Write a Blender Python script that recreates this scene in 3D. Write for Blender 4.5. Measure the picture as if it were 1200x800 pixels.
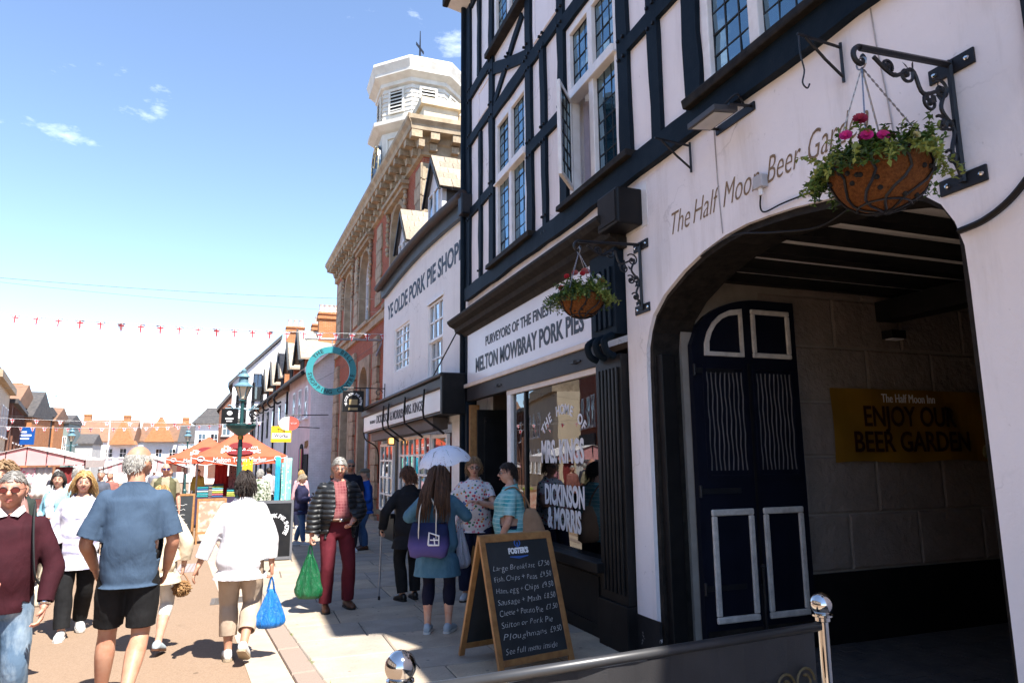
import bpy, bmesh, math, random
import numpy as np
from mathutils import Matrix, Vector
R_ = math.radians
random.seed(7)
for o in list(bpy.data.objects): bpy.data.objects.remove(o, do_unlink=True)
SC = bpy.context.scene
COL = SC.collection
# ---------------------------------------------------------------- camera, sky, sun, exposure
CAM_YAW, CAM_PITCH, CAM_ROLL, CAM_H = R_(20.3), R_(9.45), R_(0.5), 1.7
cam = bpy.data.cameras.new('camera'); camo = bpy.data.objects.new('camera', cam); COL.objects.link(camo)
_f = Vector((math.sin(CAM_YAW)*math.cos(CAM_PITCH), math.cos(CAM_YAW)*math.cos(CAM_PITCH), math.sin(CAM_PITCH)))
_r = Vector((math.cos(CAM_YAW), -math.sin(CAM_YAW), 0)); _u = _r.cross(_f)
_c, _s = math.cos(CAM_ROLL), math.sin(CAM_ROLL)
_r2 = _c*_r - _s*_u; _u2 = _s*_r + _c*_u
camo.matrix_world = Matrix(((_r2.x, _u2.x, -_f.x, 0), (_r2.y, _u2.y, -_f.y, 0), (_r2.z, _u2.z, -_f.z, CAM_H), (0, 0, 0, 1)))
cam.sensor_width = 36; cam.lens = 36*810/1200; cam.clip_start = .05; cam.clip_end = 3000
SC.camera = camo
SUN_EL, SUN_AZ = R_(59), R_(19.5)            # sun behind the camera, to the right: shadows run away and to the left
W_ = bpy.data.worlds.new('World'); SC.world = W_; W_.use_nodes = True
wn = W_.node_tree; wn.nodes.clear()
sky = wn.nodes.new('ShaderNodeTexSky'); sky.sky_type = 'NISHITA'; sky.sun_disc = False
sky.sun_elevation = SUN_EL; sky.sun_rotation = math.pi - SUN_AZ
sky.air_density = .65; sky.dust_density = 0; sky.ozone_density = 0
bg = wn.nodes.new('ShaderNodeBackground'); bg.inputs[1].default_value = .125
wo = wn.nodes.new('ShaderNodeOutputWorld')
# thin wisps of cloud over the whole sky
tc = wn.nodes.new('ShaderNodeTexCoord'); mp = wn.nodes.new('ShaderNodeMapping'); mp.inputs['Scale'].default_value = (2.2, 2.2, 5.5)
mp.inputs['Location'].default_value = (.35, .1, .6); mp.inputs['Rotation'].default_value = (0, 0, R_(-18))
nz = wn.nodes.new('ShaderNodeTexNoise'); nz.inputs['Scale'].default_value = 1.7; nz.inputs['Detail'].default_value = 9; nz.inputs['Roughness'].default_value = .62
rp = wn.nodes.new('ShaderNodeValToRGB'); rp.color_ramp.elements[0].position = .62; rp.color_ramp.elements[1].position = .82
rp.color_ramp.elements[1].color = (.55, .55, .55, 1)
mxs = wn.nodes.new('ShaderNodeMixRGB'); mxs.inputs[2].default_value = (9.5, 9.8, 10.2, 1)
wl = wn.links
wl.new(tc.outputs['Generated'], mp.inputs[0]); wl.new(mp.outputs[0], nz.inputs['Vector']); wl.new(nz.outputs['Fac'], rp.inputs[0])
wl.new(rp.outputs[0], mxs.inputs[0]); wl.new(sky.outputs[0], mxs.inputs[1]); wl.new(mxs.outputs[0], bg.inputs[0]); wl.new(bg.outputs[0], wo.inputs[0])
sl = bpy.data.lights.new('sun', 'SUN'); sl.energy = 4.2; sl.angle = R_(.53); sl.color = (1, .955, .88)
so = bpy.data.objects.new('sun', sl); COL.objects.link(so)
_sd = Vector((math.sin(SUN_AZ)*math.cos(SUN_EL), -math.cos(SUN_AZ)*math.cos(SUN_EL), math.sin(SUN_EL)))   # towards the sun
so.rotation_euler = _sd.to_track_quat('Z', 'Y').to_euler(); so.location = (6, -20, 30)
vs = SC.view_settings; vs.view_transform = 'Standard'; vs.look = 'None'; vs.gamma = 1; vs.use_curve_mapping = False
vs.exposure = 1.75
SC.render.engine = 'CYCLES'; SC.cycles.max_bounces = 6; SC.cycles.diffuse_bounces = 4; SC.cycles.glossy_bounces = 3
SC.cycles.transparent_max_bounces = 12; SC.cycles.caustics_reflective = False; SC.cycles.caustics_refractive = False
# ---------------------------------------------------------------- geometry helpers
SLOPE = .014
def gz(y): return -SLOPE*(y-5.5)            # the street falls gently away from the camera
class Fr:
    """facade frame: u along the wall, v up, w out of the wall"""
    def __init__(s, o, d):
        l = math.hypot(d[0], d[1]); s.o = Vector((o[0], o[1], o[2] if len(o) > 2 else 0)); s.d = Vector((d[0]/l, d[1]/l, 0)); s.n = Vector((-s.d.y, s.d.x, 0))
    def p(s, u, v, w=0): return s.o + s.d*u + s.n*w + Vector((0, 0, v))
    def mat(s, u, v, w=0):     # local x -> -u (text read from the street), y -> up, z -> outwards
        q = s.p(u, v, w); x = -s.d
        return Matrix(((x.x, 0, s.n.x, q.x), (x.y, 0, s.n.y, q.y), (0, 1, 0, q.z), (0, 0, 0, 1)))
class FrX:
    """frame of a wall that faces -Y: u = +X, w = -Y"""
    def __init__(s, o): s.o = Vector(o)
    def p(s, u, v, w=0): return s.o + Vector((u, -w, v))
    def mat(s, u, v, w=0):
        q = s.p(u, v, w); return Matrix(((1, 0, 0, q.x), (0, 0, -1, q.y), (0, 1, 0, q.z), (0, 0, 0, 1)))
WM = {}
def wmat(o): return WM.get(o.name, Matrix.Identity(4))
def put(o, parent=None):
    COL.objects.link(o)
    if parent is not None:
        o.parent = parent; o.matrix_parent_inverse = wmat(parent).inverted()
    return o
def thing(name, label, cat, loc=(0, 0, 0), group=None):
    o = bpy.data.objects.new(name, None); o.location = loc; o.empty_display_size = .1; COL.objects.link(o)
    WM[o.name] = Matrix.Translation(Vector(loc)); return tag(o, label, cat, group)
def tag(o, label=None, cat=None, group=None, kind=None):
    if label: o['label'] = label
    if cat: o['category'] = cat
    if group: o['group'] = group
    if kind: o['kind'] = kind
    return o
class MB:
    def __init__(s): s.v = []; s.f = []; s.uv = None
    def add(s, vs, fs):
        n = len(s.v); s.v += [tuple(q) for q in vs]; s.f += [tuple(i+n for i in f) for f in fs]; return s
    def box(s, F, u0, u1, v0, v1, w0, w1, j=0):
        c = [F.p(u, v, w) for w in (w0, w1) for v in (v0, v1) for u in (u0, u1)]
        if j: c = [q+Vector((random.uniform(-j, j), random.uniform(-j, j), random.uniform(-j, j))) for q in c]
        return s.add(c, [(0, 2, 3, 1), (4, 5, 7, 6), (0, 1, 5, 4), (2, 6, 7, 3), (0, 4, 6, 2), (1, 3, 7, 5)])
    def wbox(s, x0, x1, y0, y1, z0, z1):
        return s.box(WF, x0, x1, z0, z1, -y1, -y0)
    def prism(s, F, poly, w0, w1):
        n = len(poly); a = [F.p(u, v, w0) for u, v in poly]; b = [F.p(u, v, w1) for u, v in poly]
        return s.add(a+b, [tuple(range(n-1, -1, -1)), tuple(range(n, 2*n))]+[(i, (i+1) % n, n+(i+1) % n, n+i) for i in range(n)])
    def loft(s, rings, cap=True, closed=True):
        n = len(rings[0]); vs = [p for r in rings for p in r]; fs = []
        for k in range(len(rings)-1):
            for i in range(n if closed else n-1):
                j = (i+1) % n; fs.append((k*n+i, k*n+j, (k+1)*n+j, (k+1)*n+i))
        if cap: fs += [tuple(range(n-1, -1, -1)), tuple(range((len(rings)-1)*n, len(rings)*n))]
        return s.add(vs, fs)
    def tube(s, pts, r, n=8, sq=1.0):
        pts = [Vector(p) for p in pts]; m = len(pts)
        rs = r if isinstance(r, (list, tuple)) else [r]*m
        t0 = (pts[1]-pts[0]).normalized(); a = Vector((0, 0, 1)) if abs(t0.z) < .9 else Vector((1, 0, 0))
        e = t0.cross(a).normalized(); rings = []
        for i in range(m):
            t = (pts[min(i+1, m-1)]-pts[max(i-1, 0)]).normalized(); e = (e-t*e.dot(t)).normalized(); g = t.cross(e)
            rings.append([pts[i]+(e*math.cos(2*math.pi*k/n)+g*math.sin(2*math.pi*k/n)*sq)*rs[i] for k in range(n)])
        return s.loft(rings)
    def lathe(s, c, prof, n=16, ax=None):
        c = Vector(c); rings = [[c+Vector((r*math.cos(2*math.pi*k/n), r*math.sin(2*math.pi*k/n), z)) for k in range(n)] for r, z in prof]
        return s.loft(rings)
    def ball(s, c, r, n=10, m=7):
        rx, ry, rz = r if isinstance(r, (tuple, list)) else (r, r, r); c = Vector(c); rings = []
        for i in range(m+1):
            t = math.pi*(i+.02 if i == 0 else i-.02 if i == m else i)/m
            rings.append([c+Vector((rx*math.sin(t)*math.cos(2*math.pi*k/n), ry*math.sin(t)*math.sin(2*math.pi*k/n), -rz*math.cos(t))) for k in range(n)])
        return s.loft(rings)
    def weld(s):
        ix, mp_, nv = {}, [], []
        for v in s.v:
            k = tuple(round(q, 5) for q in v)
            if k not in ix: ix[k] = len(nv); nv.append(v)
            mp_.append(ix[k])
        s.v, s.f = nv, [f for f in (tuple(dict.fromkeys(mp_[i] for i in f)) for f in s.f) if len(f) > 2]; return s
    def quad(s, a, b, c, d): return s.add([a, b, c, d], [(0, 1, 2, 3)])
    def mesh(s, name):
        me = bpy.data.meshes.new(name); me.from_pydata(s.v, [], s.f); me.update(); return me
    def build(s, name, mat, parent=None, smooth=False, bevel=0, loc=None, fix=True):
        me = s.mesh(name)
        if fix:
            b = bmesh.new(); b.from_mesh(me); bmesh.ops.recalc_face_normals(b, faces=b.faces); b.to_mesh(me); b.free()
        if smooth: me.polygons.foreach_set('use_smooth', [True]*len(me.polygons))
        o = bpy.data.objects.new(name, me); put(o, parent)
        if mat: me.materials.append(mat)
        if bevel:
            md = o.modifiers.new('bevel', 'BEVEL'); md.width = bevel; md.segments = 2; md.limit_method = 'ANGLE'
        return o
class _WF:
    def p(s, u, v, w=0): return Vector((u, -w, v))
WF = _WF()
def inst(o_or_me, name, M, parent=None, mat=None):
    me = o_or_me if isinstance(o_or_me, bpy.types.Mesh) else o_or_me.data
    o = bpy.data.objects.new(name, me); put(o, parent); o.matrix_basis = M; return o
def crom(pts, n=6):
    P = [Vector(p) for p in pts]; out = []
    for i in range(len(P)-1):
        p0, p1, p2, p3 = P[max(i-1, 0)], P[i], P[i+1], P[min(i+2, len(P)-1)]
        for k in range(n):
            t = k/n; out.append(.5*((2*p1)+(p2-p0)*t+(2*p0-5*p1+4*p2-p3)*t*t+(3*p1-p0-3*p2+p3)*t**3))
    return out+[P[-1]]
_txt = {}
def text(s, M, size, mat, parent=None, name='lettering', shear=0, width=1.0, bold=0, align='CENTER', ext=.0025, space=1.0, fit=None):
    key = (s, round(size, 4), shear, bold, align, space)
    if key not in _txt:
        cu = bpy.data.curves.new('t', 'FONT'); cu.body = s; cu.size = size; cu.shear = shear; cu.offset = bold; cu.align_x = align
        cu.align_y = 'CENTER'; cu.extrude = ext; cu.space_character = space; cu.resolution_u = 3
        ob = bpy.data.objects.new('t', cu); _txt[key] = bpy.data.meshes.new_from_object(ob); bpy.data.objects.remove(ob)
    me = _txt[key].copy(); me.name = name
    if fit and len(me.vertices):
        xs = [v.co.x for v in me.vertices]; width = fit/max(1e-6, max(xs)-min(xs))
    me.transform(M @ Matrix.Diagonal((width, 1, 1, 1))); me.materials.append(mat)
    o = bpy.data.objects.new(name, me); return put(o, parent)
# ---------------------------------------------------------------- materials
def lin(c):
    if isinstance(c, str):
        c = [int(c[i:i+2], 16)/255 for i in (0, 2, 4)]
        c = [x/12.92 if x <= .04045 else ((x+.055)/1.055)**2.4 for x in c]
    return (c[0], c[1], c[2], 1)
class NT:
    def __init__(s, name):
        s.m = bpy.data.materials.new(name); s.m.use_nodes = True; s.t = s.m.node_tree; s.b = s.t.nodes['Principled BSDF']; s.out = s.t.nodes['Material Output']
        s.co = None
    def n(s, typ, **k):
        q = s.t.nodes.new('ShaderNode'+typ)
        for a, v in k.items(): setattr(q, a, v)
        return q
    def l(s, a, b): s.t.links.new(a, b)
    def coord(s, scale=None, kind='Object', rot=None):
        if s.co is None: s.co = s.n('TexCoord')
        o = s.co.outputs[kind]
        if scale is None and rot is None: return o
        mpn = s.n('Mapping'); s.l(o, mpn.inputs[0])
        if scale is not None: mpn.inputs['Scale'].default_value = scale if isinstance(scale, (tuple, list)) else (scale,)*3
        if rot: mpn.inputs['Rotation'].default_value = rot
        return mpn.outputs[0]
    def noise(s, sc, det=4, ro=.55, vec=None, dist=0):
        q = s.n('TexNoise'); q.inputs['Scale'].default_value = sc; q.inputs['Detail'].default_value = det; q.inputs['Roughness'].default_value = ro
        q.inputs['Distortion'].default_value = dist; s.l(vec if vec is not None else s.coord(), q.inputs['Vector']); return q.outputs['Fac']
    def ramp(s, fac, stops, interp='LINEAR'):
        q = s.n('ValToRGB'); q.color_ramp.interpolation = interp; e = q.color_ramp.elements
        while len(e) < len(stops): e.new(.5)
        for x, (p, c) in zip(e, stops): x.position = p; x.color = lin(c) if not isinstance(c, (int, float)) else (c, c, c, 1)
        s.l(fac, q.inputs[0]); return q.outputs[0]
    def mix(s, fac, a, b, mode='MIX'):
        q = s.n('MixRGB', blend_type=mode)
        for i, x in ((0, fac), (1, a), (2, b)):
            if isinstance(x, (int, float)): q.inputs[i].default_value = x if i == 0 else (x, x, x, 1)
            elif isinstance(x, (tuple, list, str)): q.inputs[i].default_value = lin(x)
            else: s.l(x, q.inputs[i])
        return q.outputs[0]
    def math(s, op, a, b=0.0):
        q = s.n('Math', operation=op)
        for i, x in ((0, a), (1, b)):
            if isinstance(x, (int, float)): q.inputs[i].default_value = x
            else: s.l(x, q.inputs[i])
        return q.outputs[0]
    def bump(s, h, st=.3, dist=.01):
        q = s.n('Bump'); q.inputs['Strength'].default_value = st; q.inputs['Distance'].default_value = dist; s.l(h, q.inputs['Height'])
        s.l(q.outputs[0], s.b.inputs['Normal']); return q
    def col(s, c):
        if isinstance(c, (tuple, list, str)): s.b.inputs['Base Color'].default_value = lin(c)
        else: s.l(c, s.b.inputs['Base Color'])
    def set(s, rough=.6, metal=0, spec=.4):
        if isinstance(rough, (int, float)): s.b.inputs['Roughness'].default_value = rough
        else: s.l(rough, s.b.inputs['Roughness'])
        s.b.inputs['Metallic'].default_value = metal; s.b.inputs['Specular IOR Level'].default_value = spec; return s.m
_pm = {}
def pm(name, c, c2=None, rough=.6, sc=6, bump=.15, bsc=40, metal=0, spec=.4, bd=.004, rnd=0, det=5):
    """plain painted / stone / timber surface: two tones mixed by noise, fine relief"""
    if name in _pm: return _pm[name]
    k = NT(name); a = lin(c)[:3]; b = lin(c2)[:3] if c2 else tuple(x*.8 for x in a)
    cc = k.mix(k.ramp(k.noise(sc, det, .6), [(.35, 0.0), (.7, 1.0)]), a, b)
    if rnd:
        oi = k.n('ObjectInfo'); hv = k.n('HueSaturation'); k.l(cc, hv.inputs['Color'])
        k.l(k.math('ADD', k.math('MULTIPLY', oi.outputs['Random'], rnd), 1-rnd/2), hv.inputs['Value']); cc = hv.outputs[0]
    k.col(cc)
    if bump: k.bump(k.noise(bsc, 4, .6), bump, bd)
    _pm[name] = k.set(rough, metal, spec); return _pm[name]
def glassmat(name, tint=(.02, .03, .04), rough=.02, see=.5, ior=1.5, boost=0, gcol=(.95, .97, 1)):
    """window pane: sky and street mirrored by Fresnel, some sky blue painted in by the tint, the room behind seen through a darkened pane"""
    k = NT(name); k.t.nodes.remove(k.b)
    gl = k.n('BsdfGlossy'); gl.inputs['Roughness'].default_value = rough; gl.inputs['Color'].default_value = (*gcol, 1)
    tr = k.n('BsdfTransparent'); tr.inputs['Color'].default_value = (see, see*1.02, see*1.03, 1)
    df = k.n('BsdfDiffuse'); df.inputs['Color'].default_value = (*tint, 1)
    m1 = k.n('MixShader'); m1.inputs[0].default_value = .25; k.l(tr.outputs[0], m1.inputs[1]); k.l(df.outputs[0], m1.inputs[2])
    fr = k.n('Fresnel'); fr.inputs['IOR'].default_value = ior
    f = fr.outputs[0] if not boost else k.math('MINIMUM', k.math('ADD', fr.outputs[0], boost), 1)
    bp = k.n('Bump'); bp.inputs['Strength'].default_value = .04; bp.inputs['Distance'].default_value = .01; k.l(k.noise(2.5, 2), bp.inputs['Height']); k.l(bp.outputs[0], gl.inputs['Normal'])
    m2 = k.n('MixShader'); k.l(f, m2.inputs[0]); k.l(m1.outputs[0], m2.inputs[1]); k.l(gl.outputs[0], m2.inputs[2])
    k.l(m2.outputs[0], k.out.inputs[0]); return k.m
def render_mat(name, c, dirt, streak=.5):
    """limewashed render: soft blotches, hairline grime, trowel relief"""
    k = NT(name)
    a = k.mix(k.ramp(k.noise(1.3, 6, .65), [(.42, 0.0), (.75, 1.0)]), c, tuple(x*.93 for x in lin(c)[:3]))
    st = k.ramp(k.noise(1.0, 7, .7, k.coord((2.2, 2.2, .35))), [(.5, 0.0), (.76, streak)])
    vo = k.n('TexVoronoi', feature='DISTANCE_TO_EDGE'); vo.inputs['Scale'].default_value = .55; ds = k.n('VectorMath', operation='ADD'); nv = k.n('TexNoise'); nv.inputs['Scale'].default_value = 2.2; nv.inputs['Detail'].default_value = 6; k.l(k.coord(), nv.inputs['Vector']); k.l(k.coord(), ds.inputs[0]); k.l(nv.outputs['Color'], ds.inputs[1]); k.l(ds.outputs[0], vo.inputs['Vector'])
    a = k.mix(k.math('MULTIPLY', k.ramp(vo.outputs['Distance'], [(.0025, .55), (.006, 0.0)]), k.ramp(k.noise(.9, 3), [(.45, 0.0), (.6, 1.0)])), a, tuple(x*.45 for x in lin(c)[:3]))
    a = k.mix(st, a, dirt); sp = k.ramp(k.noise(23, 3, .5), [(.70, 0.0), (.76, .6)])
    a = k.mix(sp, a, tuple(x*.7 for x in lin(c)[:3])); k.col(a)
    k.bump(k.math('ADD', k.math('MULTIPLY', k.noise(4, 5, .6), 1.6), k.noise(45, 4, .6)), .28, .012); return k.set(.85, 0, .2)
def brick_mat(name, c1, c2, mortar, sc=1.0, axis='y', bw=.225, bh=.075):
    k = NT(name); s = k.n('SeparateXYZ'); k.l(k.coord(), s.inputs[0]); cb = k.n('CombineXYZ')
    k.l(k.math('ADD', s.outputs[0], s.outputs[1]), cb.inputs[0]); k.l(s.outputs[2], cb.inputs[1])
    br = k.n('TexBrick'); k.l(cb.outputs[0], br.inputs['Vector'])
    br.inputs['Color1'].default_value = lin(c1); br.inputs['Color2'].default_value = lin(c2); br.inputs['Mortar'].default_value = lin(mortar)
    br.inputs['Scale'].default_value = sc; br.inputs['Brick Width'].default_value = bw; br.inputs['Row Height'].default_value = bh
    br.inputs['Mortar Size'].default_value = .008; br.inputs['Bias'].default_value = -.1
    a = k.mix(k.ramp(k.noise(3, 5, .6), [(.3, 0.0), (.75, .55)]), br.outputs['Color'], tuple(x*.55 for x in lin(c1)[:3]))
    k.col(a); iv = k.math('SUBTRACT', 1.0, br.outputs['Fac']); k.bump(k.math('ADD', iv, k.math('MULTIPLY', k.noise(60, 3), .3)), .5, .008); return k.set(.85, 0, .2)
# ---------------------------------------------------------------- common materials
M_white = render_mat('white_render', (.87, .825, .84), (.5, .45, .42), .6)
M_panel = render_mat('white_infill_plaster', (.88, .835, .85), (.55, .5, .48), .5)
M_olde = render_mat('white_painted_brick', (.88, .87, .865), (.6, .57, .55), .35)
M_timber = pm('blue_black_timber', (.004, .010, .018), (.009, .016, .025), rough=.6, spec=.1, sc=9, bump=.5, bsc=60)
M_black = pm('black_paint', (.006, .006, .007), (.014, .013, .013), rough=.45, spec=.2, sc=5, bump=.2, bsc=50)
M_blackwood = pm('weathered_black_wood', (.009, .008, .008), (.03, .025, .021), rough=.7, spec=.15, sc=12, bump=.6, bsc=50)
M_wpaint = pm('white_gloss_paint', (.84, .82, .81), (.74, .71, .69), rough=.4, sc=8, bump=.15, bsc=70)
M_cream = pm('cream_paint', (.72, .61, .52), (.6, .5, .43), rough=.5)
M_navy = pm('navy_gate_paint', (.003, .0045, .012), (.006, .008, .018), rough=.5, spec=.2, sc=4, bump=.25, bsc=40)
M_iron = pm('wrought_iron', (.008, .009, .012), (.02, .02, .024), rough=.45, bump=.4, bsc=90, metal=.2)
M_lead = pm('lead_came', (.02, .022, .026), rough=.6, bump=0)
M_pane = glassmat('leaded_glass', (.018, .085, .13), .03, .25, 1.55, .24, (.62, .86, 1))  # teal tint puts part of the sky reflection into the pane colour
M_shopglass = glassmat('shop_window_glass', (.008, .008, .009), .0, .55, 1.5, .05)
M_skyglass = glassmat('sash_glass', (.25, .42, .52), .03, .3, 1.6, .25)  # pale blue tint is painted sky reflection
M_dark = pm('dark_room', (.012, .011, .011), rough=.9, bump=0)
M_ink = pm('sign_ink', (.02, .024, .036), rough=.5, bump=0)
M_signwhite = pm('white_signboard', (.76, .74, .77), (.70, .68, .71), rough=.35, sc=2, bump=0)
M_oak = pm('varnished_oak', (.34, .17, .06), (.22, .10, .035), rough=.45, sc=14, bump=.2, bsc=60)
M_greybeam = pm('charcoal_painted_wood', (.022, .021, .024), (.032, .03, .033), rough=.5, spec=.2)
M_stone = pm('pale_limestone', (.44, .345, .235), (.25, .185, .12), rough=.85, sc=3, bump=.4, bsc=30, rnd=.25)
M_slate = pm('dark_slate', (.045, .043, .045), (.09, .08, .075), rough=.75, sc=4, bump=.4, bsc=30, rnd=.5)
M_stonetile = pm('stone_roof_tile', (.36, .30, .23), (.22, .18, .14), rough=.9, sc=4, bump=.5, bsc=25, rnd=.45)
M_claytile = pm('clay_roof_tile', (.22, .12, .075), (.15, .09, .06), rough=.9, sc=2, bump=.5, bsc=25, rnd=.3)
M_brickred = brick_mat('red_brick', (.42, .10, .045), (.32, .07, .035), (.33, .22, .16))
M_brickor = brick_mat('orange_brick', (.52, .20, .075), (.42, .15, .055), (.42, .3, .2))
M_brickbrown = brick_mat('brown_brick', (.20, .08, .05), (.14, .06, .04), (.22, .17, .14))
M_chrome = pm('polished_steel', (.62, .60, .58), (.55, .53, .5), rough=.09, bump=0, metal=1)
# ---------------------------------------------------------------- ground
def rough_ground(name, c1, c2, c3, sc):
    k = NT(name); a = k.mix(k.ramp(k.noise(.35, 6, .6), [(.35, 0.0), (.7, 1.0)]), c1, c2)
    vo = k.n('TexVoronoi'); vo.inputs['Scale'].default_value = sc; k.l(k.coord(), vo.inputs['Vector'])
    a = k.mix(k.ramp(vo.outputs['Color'], [(.2, 0.0), (.8, .5)]), a, c3)
    a = k.mix(k.ramp(k.noise(90, 3), [(.45, 0.0), (.7, .45)]), a, tuple(x*.6 for x in c1))
    a = k.mix(k.ramp(k.noise(2.2, 7, .7), [(.60, 0.0), (.72, .4)]), a, tuple(x*.62 for x in c2)); v2 = k.n('TexVoronoi'); v2.inputs['Scale'].default_value = 1.9; k.l(k.coord(), v2.inputs['Vector']); a = k.mix(k.ramp(v2.outputs['Distance'], [(.035, .7), (.05, 0.0)]), a, tuple(x*.35 for x in c1)); k.col(a)
    k.bump(k.math('ADD', vo.outputs['Distance'], k.noise(160, 3)), .5, .006); return k.set(.9, 0, .2)
M_road = rough_ground('tan_chip_surfacing', (.245, .168, .115), (.215, .148, .10), (.30, .215, .152), 85)
M_joint = pm('dark_mortar_joint', (.10, .085, .07), (.06, .05, .045), rough=.95)
def flag_mat():
    k = NT('york_stone_flag'); oi = k.n('ObjectInfo'); a = k.mix(k.ramp(k.noise(2.0, 6, .65), [(.35, 0.0), (.7, 1.0)]), (.42, .345, .265), (.30, .245, .19))
    a = k.mix(k.ramp(k.noise(.7, 5, .6), [(.5, 0.0), (.72, .55)]), a, (.24, .21, .18)); hv = k.n('HueSaturation'); k.l(a, hv.inputs['Color']); k.l(k.math('ADD', k.math('MULTIPLY', oi.outputs['Random'], .34), .83), hv.inputs['Value']); k.l(k.math('ADD', k.math('MULTIPLY', oi.outputs['Random'], .5), .75), hv.inputs['Saturation']); a = hv.outputs[0]
    ge = k.n('NewGeometry'); vo = k.n('TexVoronoi'); vo.inputs['Scale'].default_value = 5.5; k.l(ge.outputs['Position'], vo.inputs['Vector']); a = k.mix(k.ramp(vo.outputs['Distance'], [(.07, .75), (.10, 0.0)]), a, (.10, .09, .085))   # trodden gum
    n2 = k.n('TexNoise'); n2.inputs['Scale'].default_value = 55; n2.inputs['Detail'].default_value = 5; k.l(ge.outputs['Position'], n2.inputs['Vector']); a = k.mix(k.ramp(n2.outputs['Fac'], [(.5, 0.0), (.72, .35)]), a, (.18, .15, .12)); k.col(a)
    n3 = k.n('TexNoise'); n3.inputs['Scale'].default_value = 18; n3.inputs['Detail'].default_value = 6; k.l(ge.outputs['Position'], n3.inputs['Vector']); k.bump(n3.outputs['Fac'], .4, .008); return k.set(.8, 0, .25)
M_flag = flag_mat()
M_kerb = pm('granite_kerb', (.30, .225, .18), (.22, .17, .14), rough=.85, sc=25, bump=.4, bsc=60, rnd=.2)
M_channel = pm('concrete_channel', (.43, .34, .26), (.36, .28, .21), rough=.9, sc=3, bump=.3, bsc=60)
TILT = Matrix.Rotation(math.atan(-SLOPE), 4, 'X')
m = MB(); E_ = 900
m.quad((-E_, -120, gz(-120)), (E_, -120, gz(-120)), (E_, 140, gz(140)), (-E_, 140, gz(140)))
m.quad((-E_, 140, gz(140)), (E_, 140, gz(140)), (E_, 1600, gz(140)), (-E_, 1600, gz(140)))
tag(m.build('road', M_road, fix=False), kind='structure')
def kx(y): return .38-.095*(y-5.9)          # road side of the kerb
m = MB()
def strip(m, f0, f1, y0, y1, dz, n=20):
    for i in range(n):
        a, b = y0+(y1-y0)*i/n, y0+(y1-y0)*(i+1)/n
        m.quad((f0(a), a, gz(a)+dz), (f1(a), a, gz(a)+dz), (f1(b), b, gz(b)+dz), (f0(b), b, gz(b)+dz))
strip(m, lambda y: kx(y)+.1, lambda y: 6.5, -12, 62, .012)
PAVE = tag(m.build('pavement', M_joint, fix=False), kind='structure')
m = MB(); strip(m, lambda y: kx(y)-.30, lambda y: kx(y)+.02, -12, 62, .005)
tag(m.build('drainage_channel', M_channel, fix=False), kind='structure')
# small re-laid patch of setts in the road
m = MB()
for i in range(6):
    for j in range(5):
        x, y = -1.12+i*.06, 12.75+j*.22
        m.wbox(x, x+.052, y, y+.205, gz(y)-.02, gz(y)+.008)
tag(m.build('patch_of_setts', pm('grey_sett', (.30, .255, .25), (.24, .2, .2), rough=.9, sc=6, bump=.4), None), 'small patch of grey setts relaid in the tan road', 'paving', kind='stuff')
def slab_mesh(name, c=.03):
    m = MB(); h = .5
    m.loft([[(-h, -h, -1), (h, -h, -1), (h, h, -1), (-h, h, -1)], [(-h, -h, -.18), (h, -h, -.18), (h, h, -.18), (-h, h, -.18)],
            [(-h+c, -h+c, 0), (h-c, -h+c, 0), (h-c, h-c, 0), (-h+c, h-c, 0)]])
    me = m.mesh(name); return me
SLAB = slab_mesh('flagstone', .012); SLAB.materials.append(M_flag)
rs = random.Random(3); y = 1.2; nfl = 0; far = MB()
while y < 33:
    d = rs.uniform(.5, .8); xr = 3.2 if y < 17.2 else 4.0; x = kx(y)+.21-rs.uniform(0, .02)
    first = True
    while x < xr:
        w = rs.uniform(.62, 1.15) if not first else rs.uniform(.4, 1.0); first = False
        if xr-x-w < .3: w = xr-x
        cx, cy = x+w/2, y+d/2
        if x < kx(y)+.3:                                # first flag of the row, cut to the kerb line
            b = MB(); q = [(kx(y)+.203, y+.006), (x+w-.006, y+.006), (x+w-.006, y+d-.006), (kx(y+d)+.203, y+d-.006)]; zz = gz(cy)+.026+rs.uniform(-.002, .002)
            b.loft([[(a, c, gz(c)-gz(cy)+zz-.06) for a, c in q], [(a, c, gz(c)-gz(cy)+zz-.008) for a, c in q], [(a+(cx-a)*.02, c+(cy-c)*.025, gz(c)-gz(cy)+zz) for a, c in q]]); b.build('flagstone', M_flag, PAVE); nfl += 1
        elif y < 22 and nfl < 295:
            M = Matrix.Translation((cx-0.0, cy, gz(cy)+.026+rs.uniform(-.0025, .0025))) @ TILT @ Matrix.Rotation(rs.uniform(-.004, .004), 4, 'Z') @ Matrix.Rotation(rs.uniform(-.003, .003), 4, 'Y') @ Matrix.Diagonal((w-.012, d-.012, .06, 1))
            inst(SLAB, 'flagstone', M, PAVE); nfl += 1
        else:
            far.wbox(x, x+w-.014, y, y+d-.014, gz(cy)-.02, gz(cy)+.026)
        x += w
    y += d
o = far.build('flagstone_row', M_flag, PAVE); tag(o, kind='stuff')
KS = slab_mesh('kerb_stone', .02); KS.materials.append(M_kerb)
m = MB(); strip(m, lambda y: kx(y)+.01, lambda y: kx(y)+.19, -12, 62, .008); KERB = tag(m.build('kerb', M_joint, fix=False), kind='structure')
y = 1.0
while y < 40:
    d = rs.uniform(.75, 1.1); cy = y+d/2
    inst(KS, 'kerb_stone', Matrix.Translation((kx(cy)+.10, cy, gz(cy)+.030)) @ TILT @ Matrix.Rotation(math.atan(.095), 4, 'Z') @ Matrix.Diagonal((.19, d-.012, .08, 1)), KERB); y += d
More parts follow.
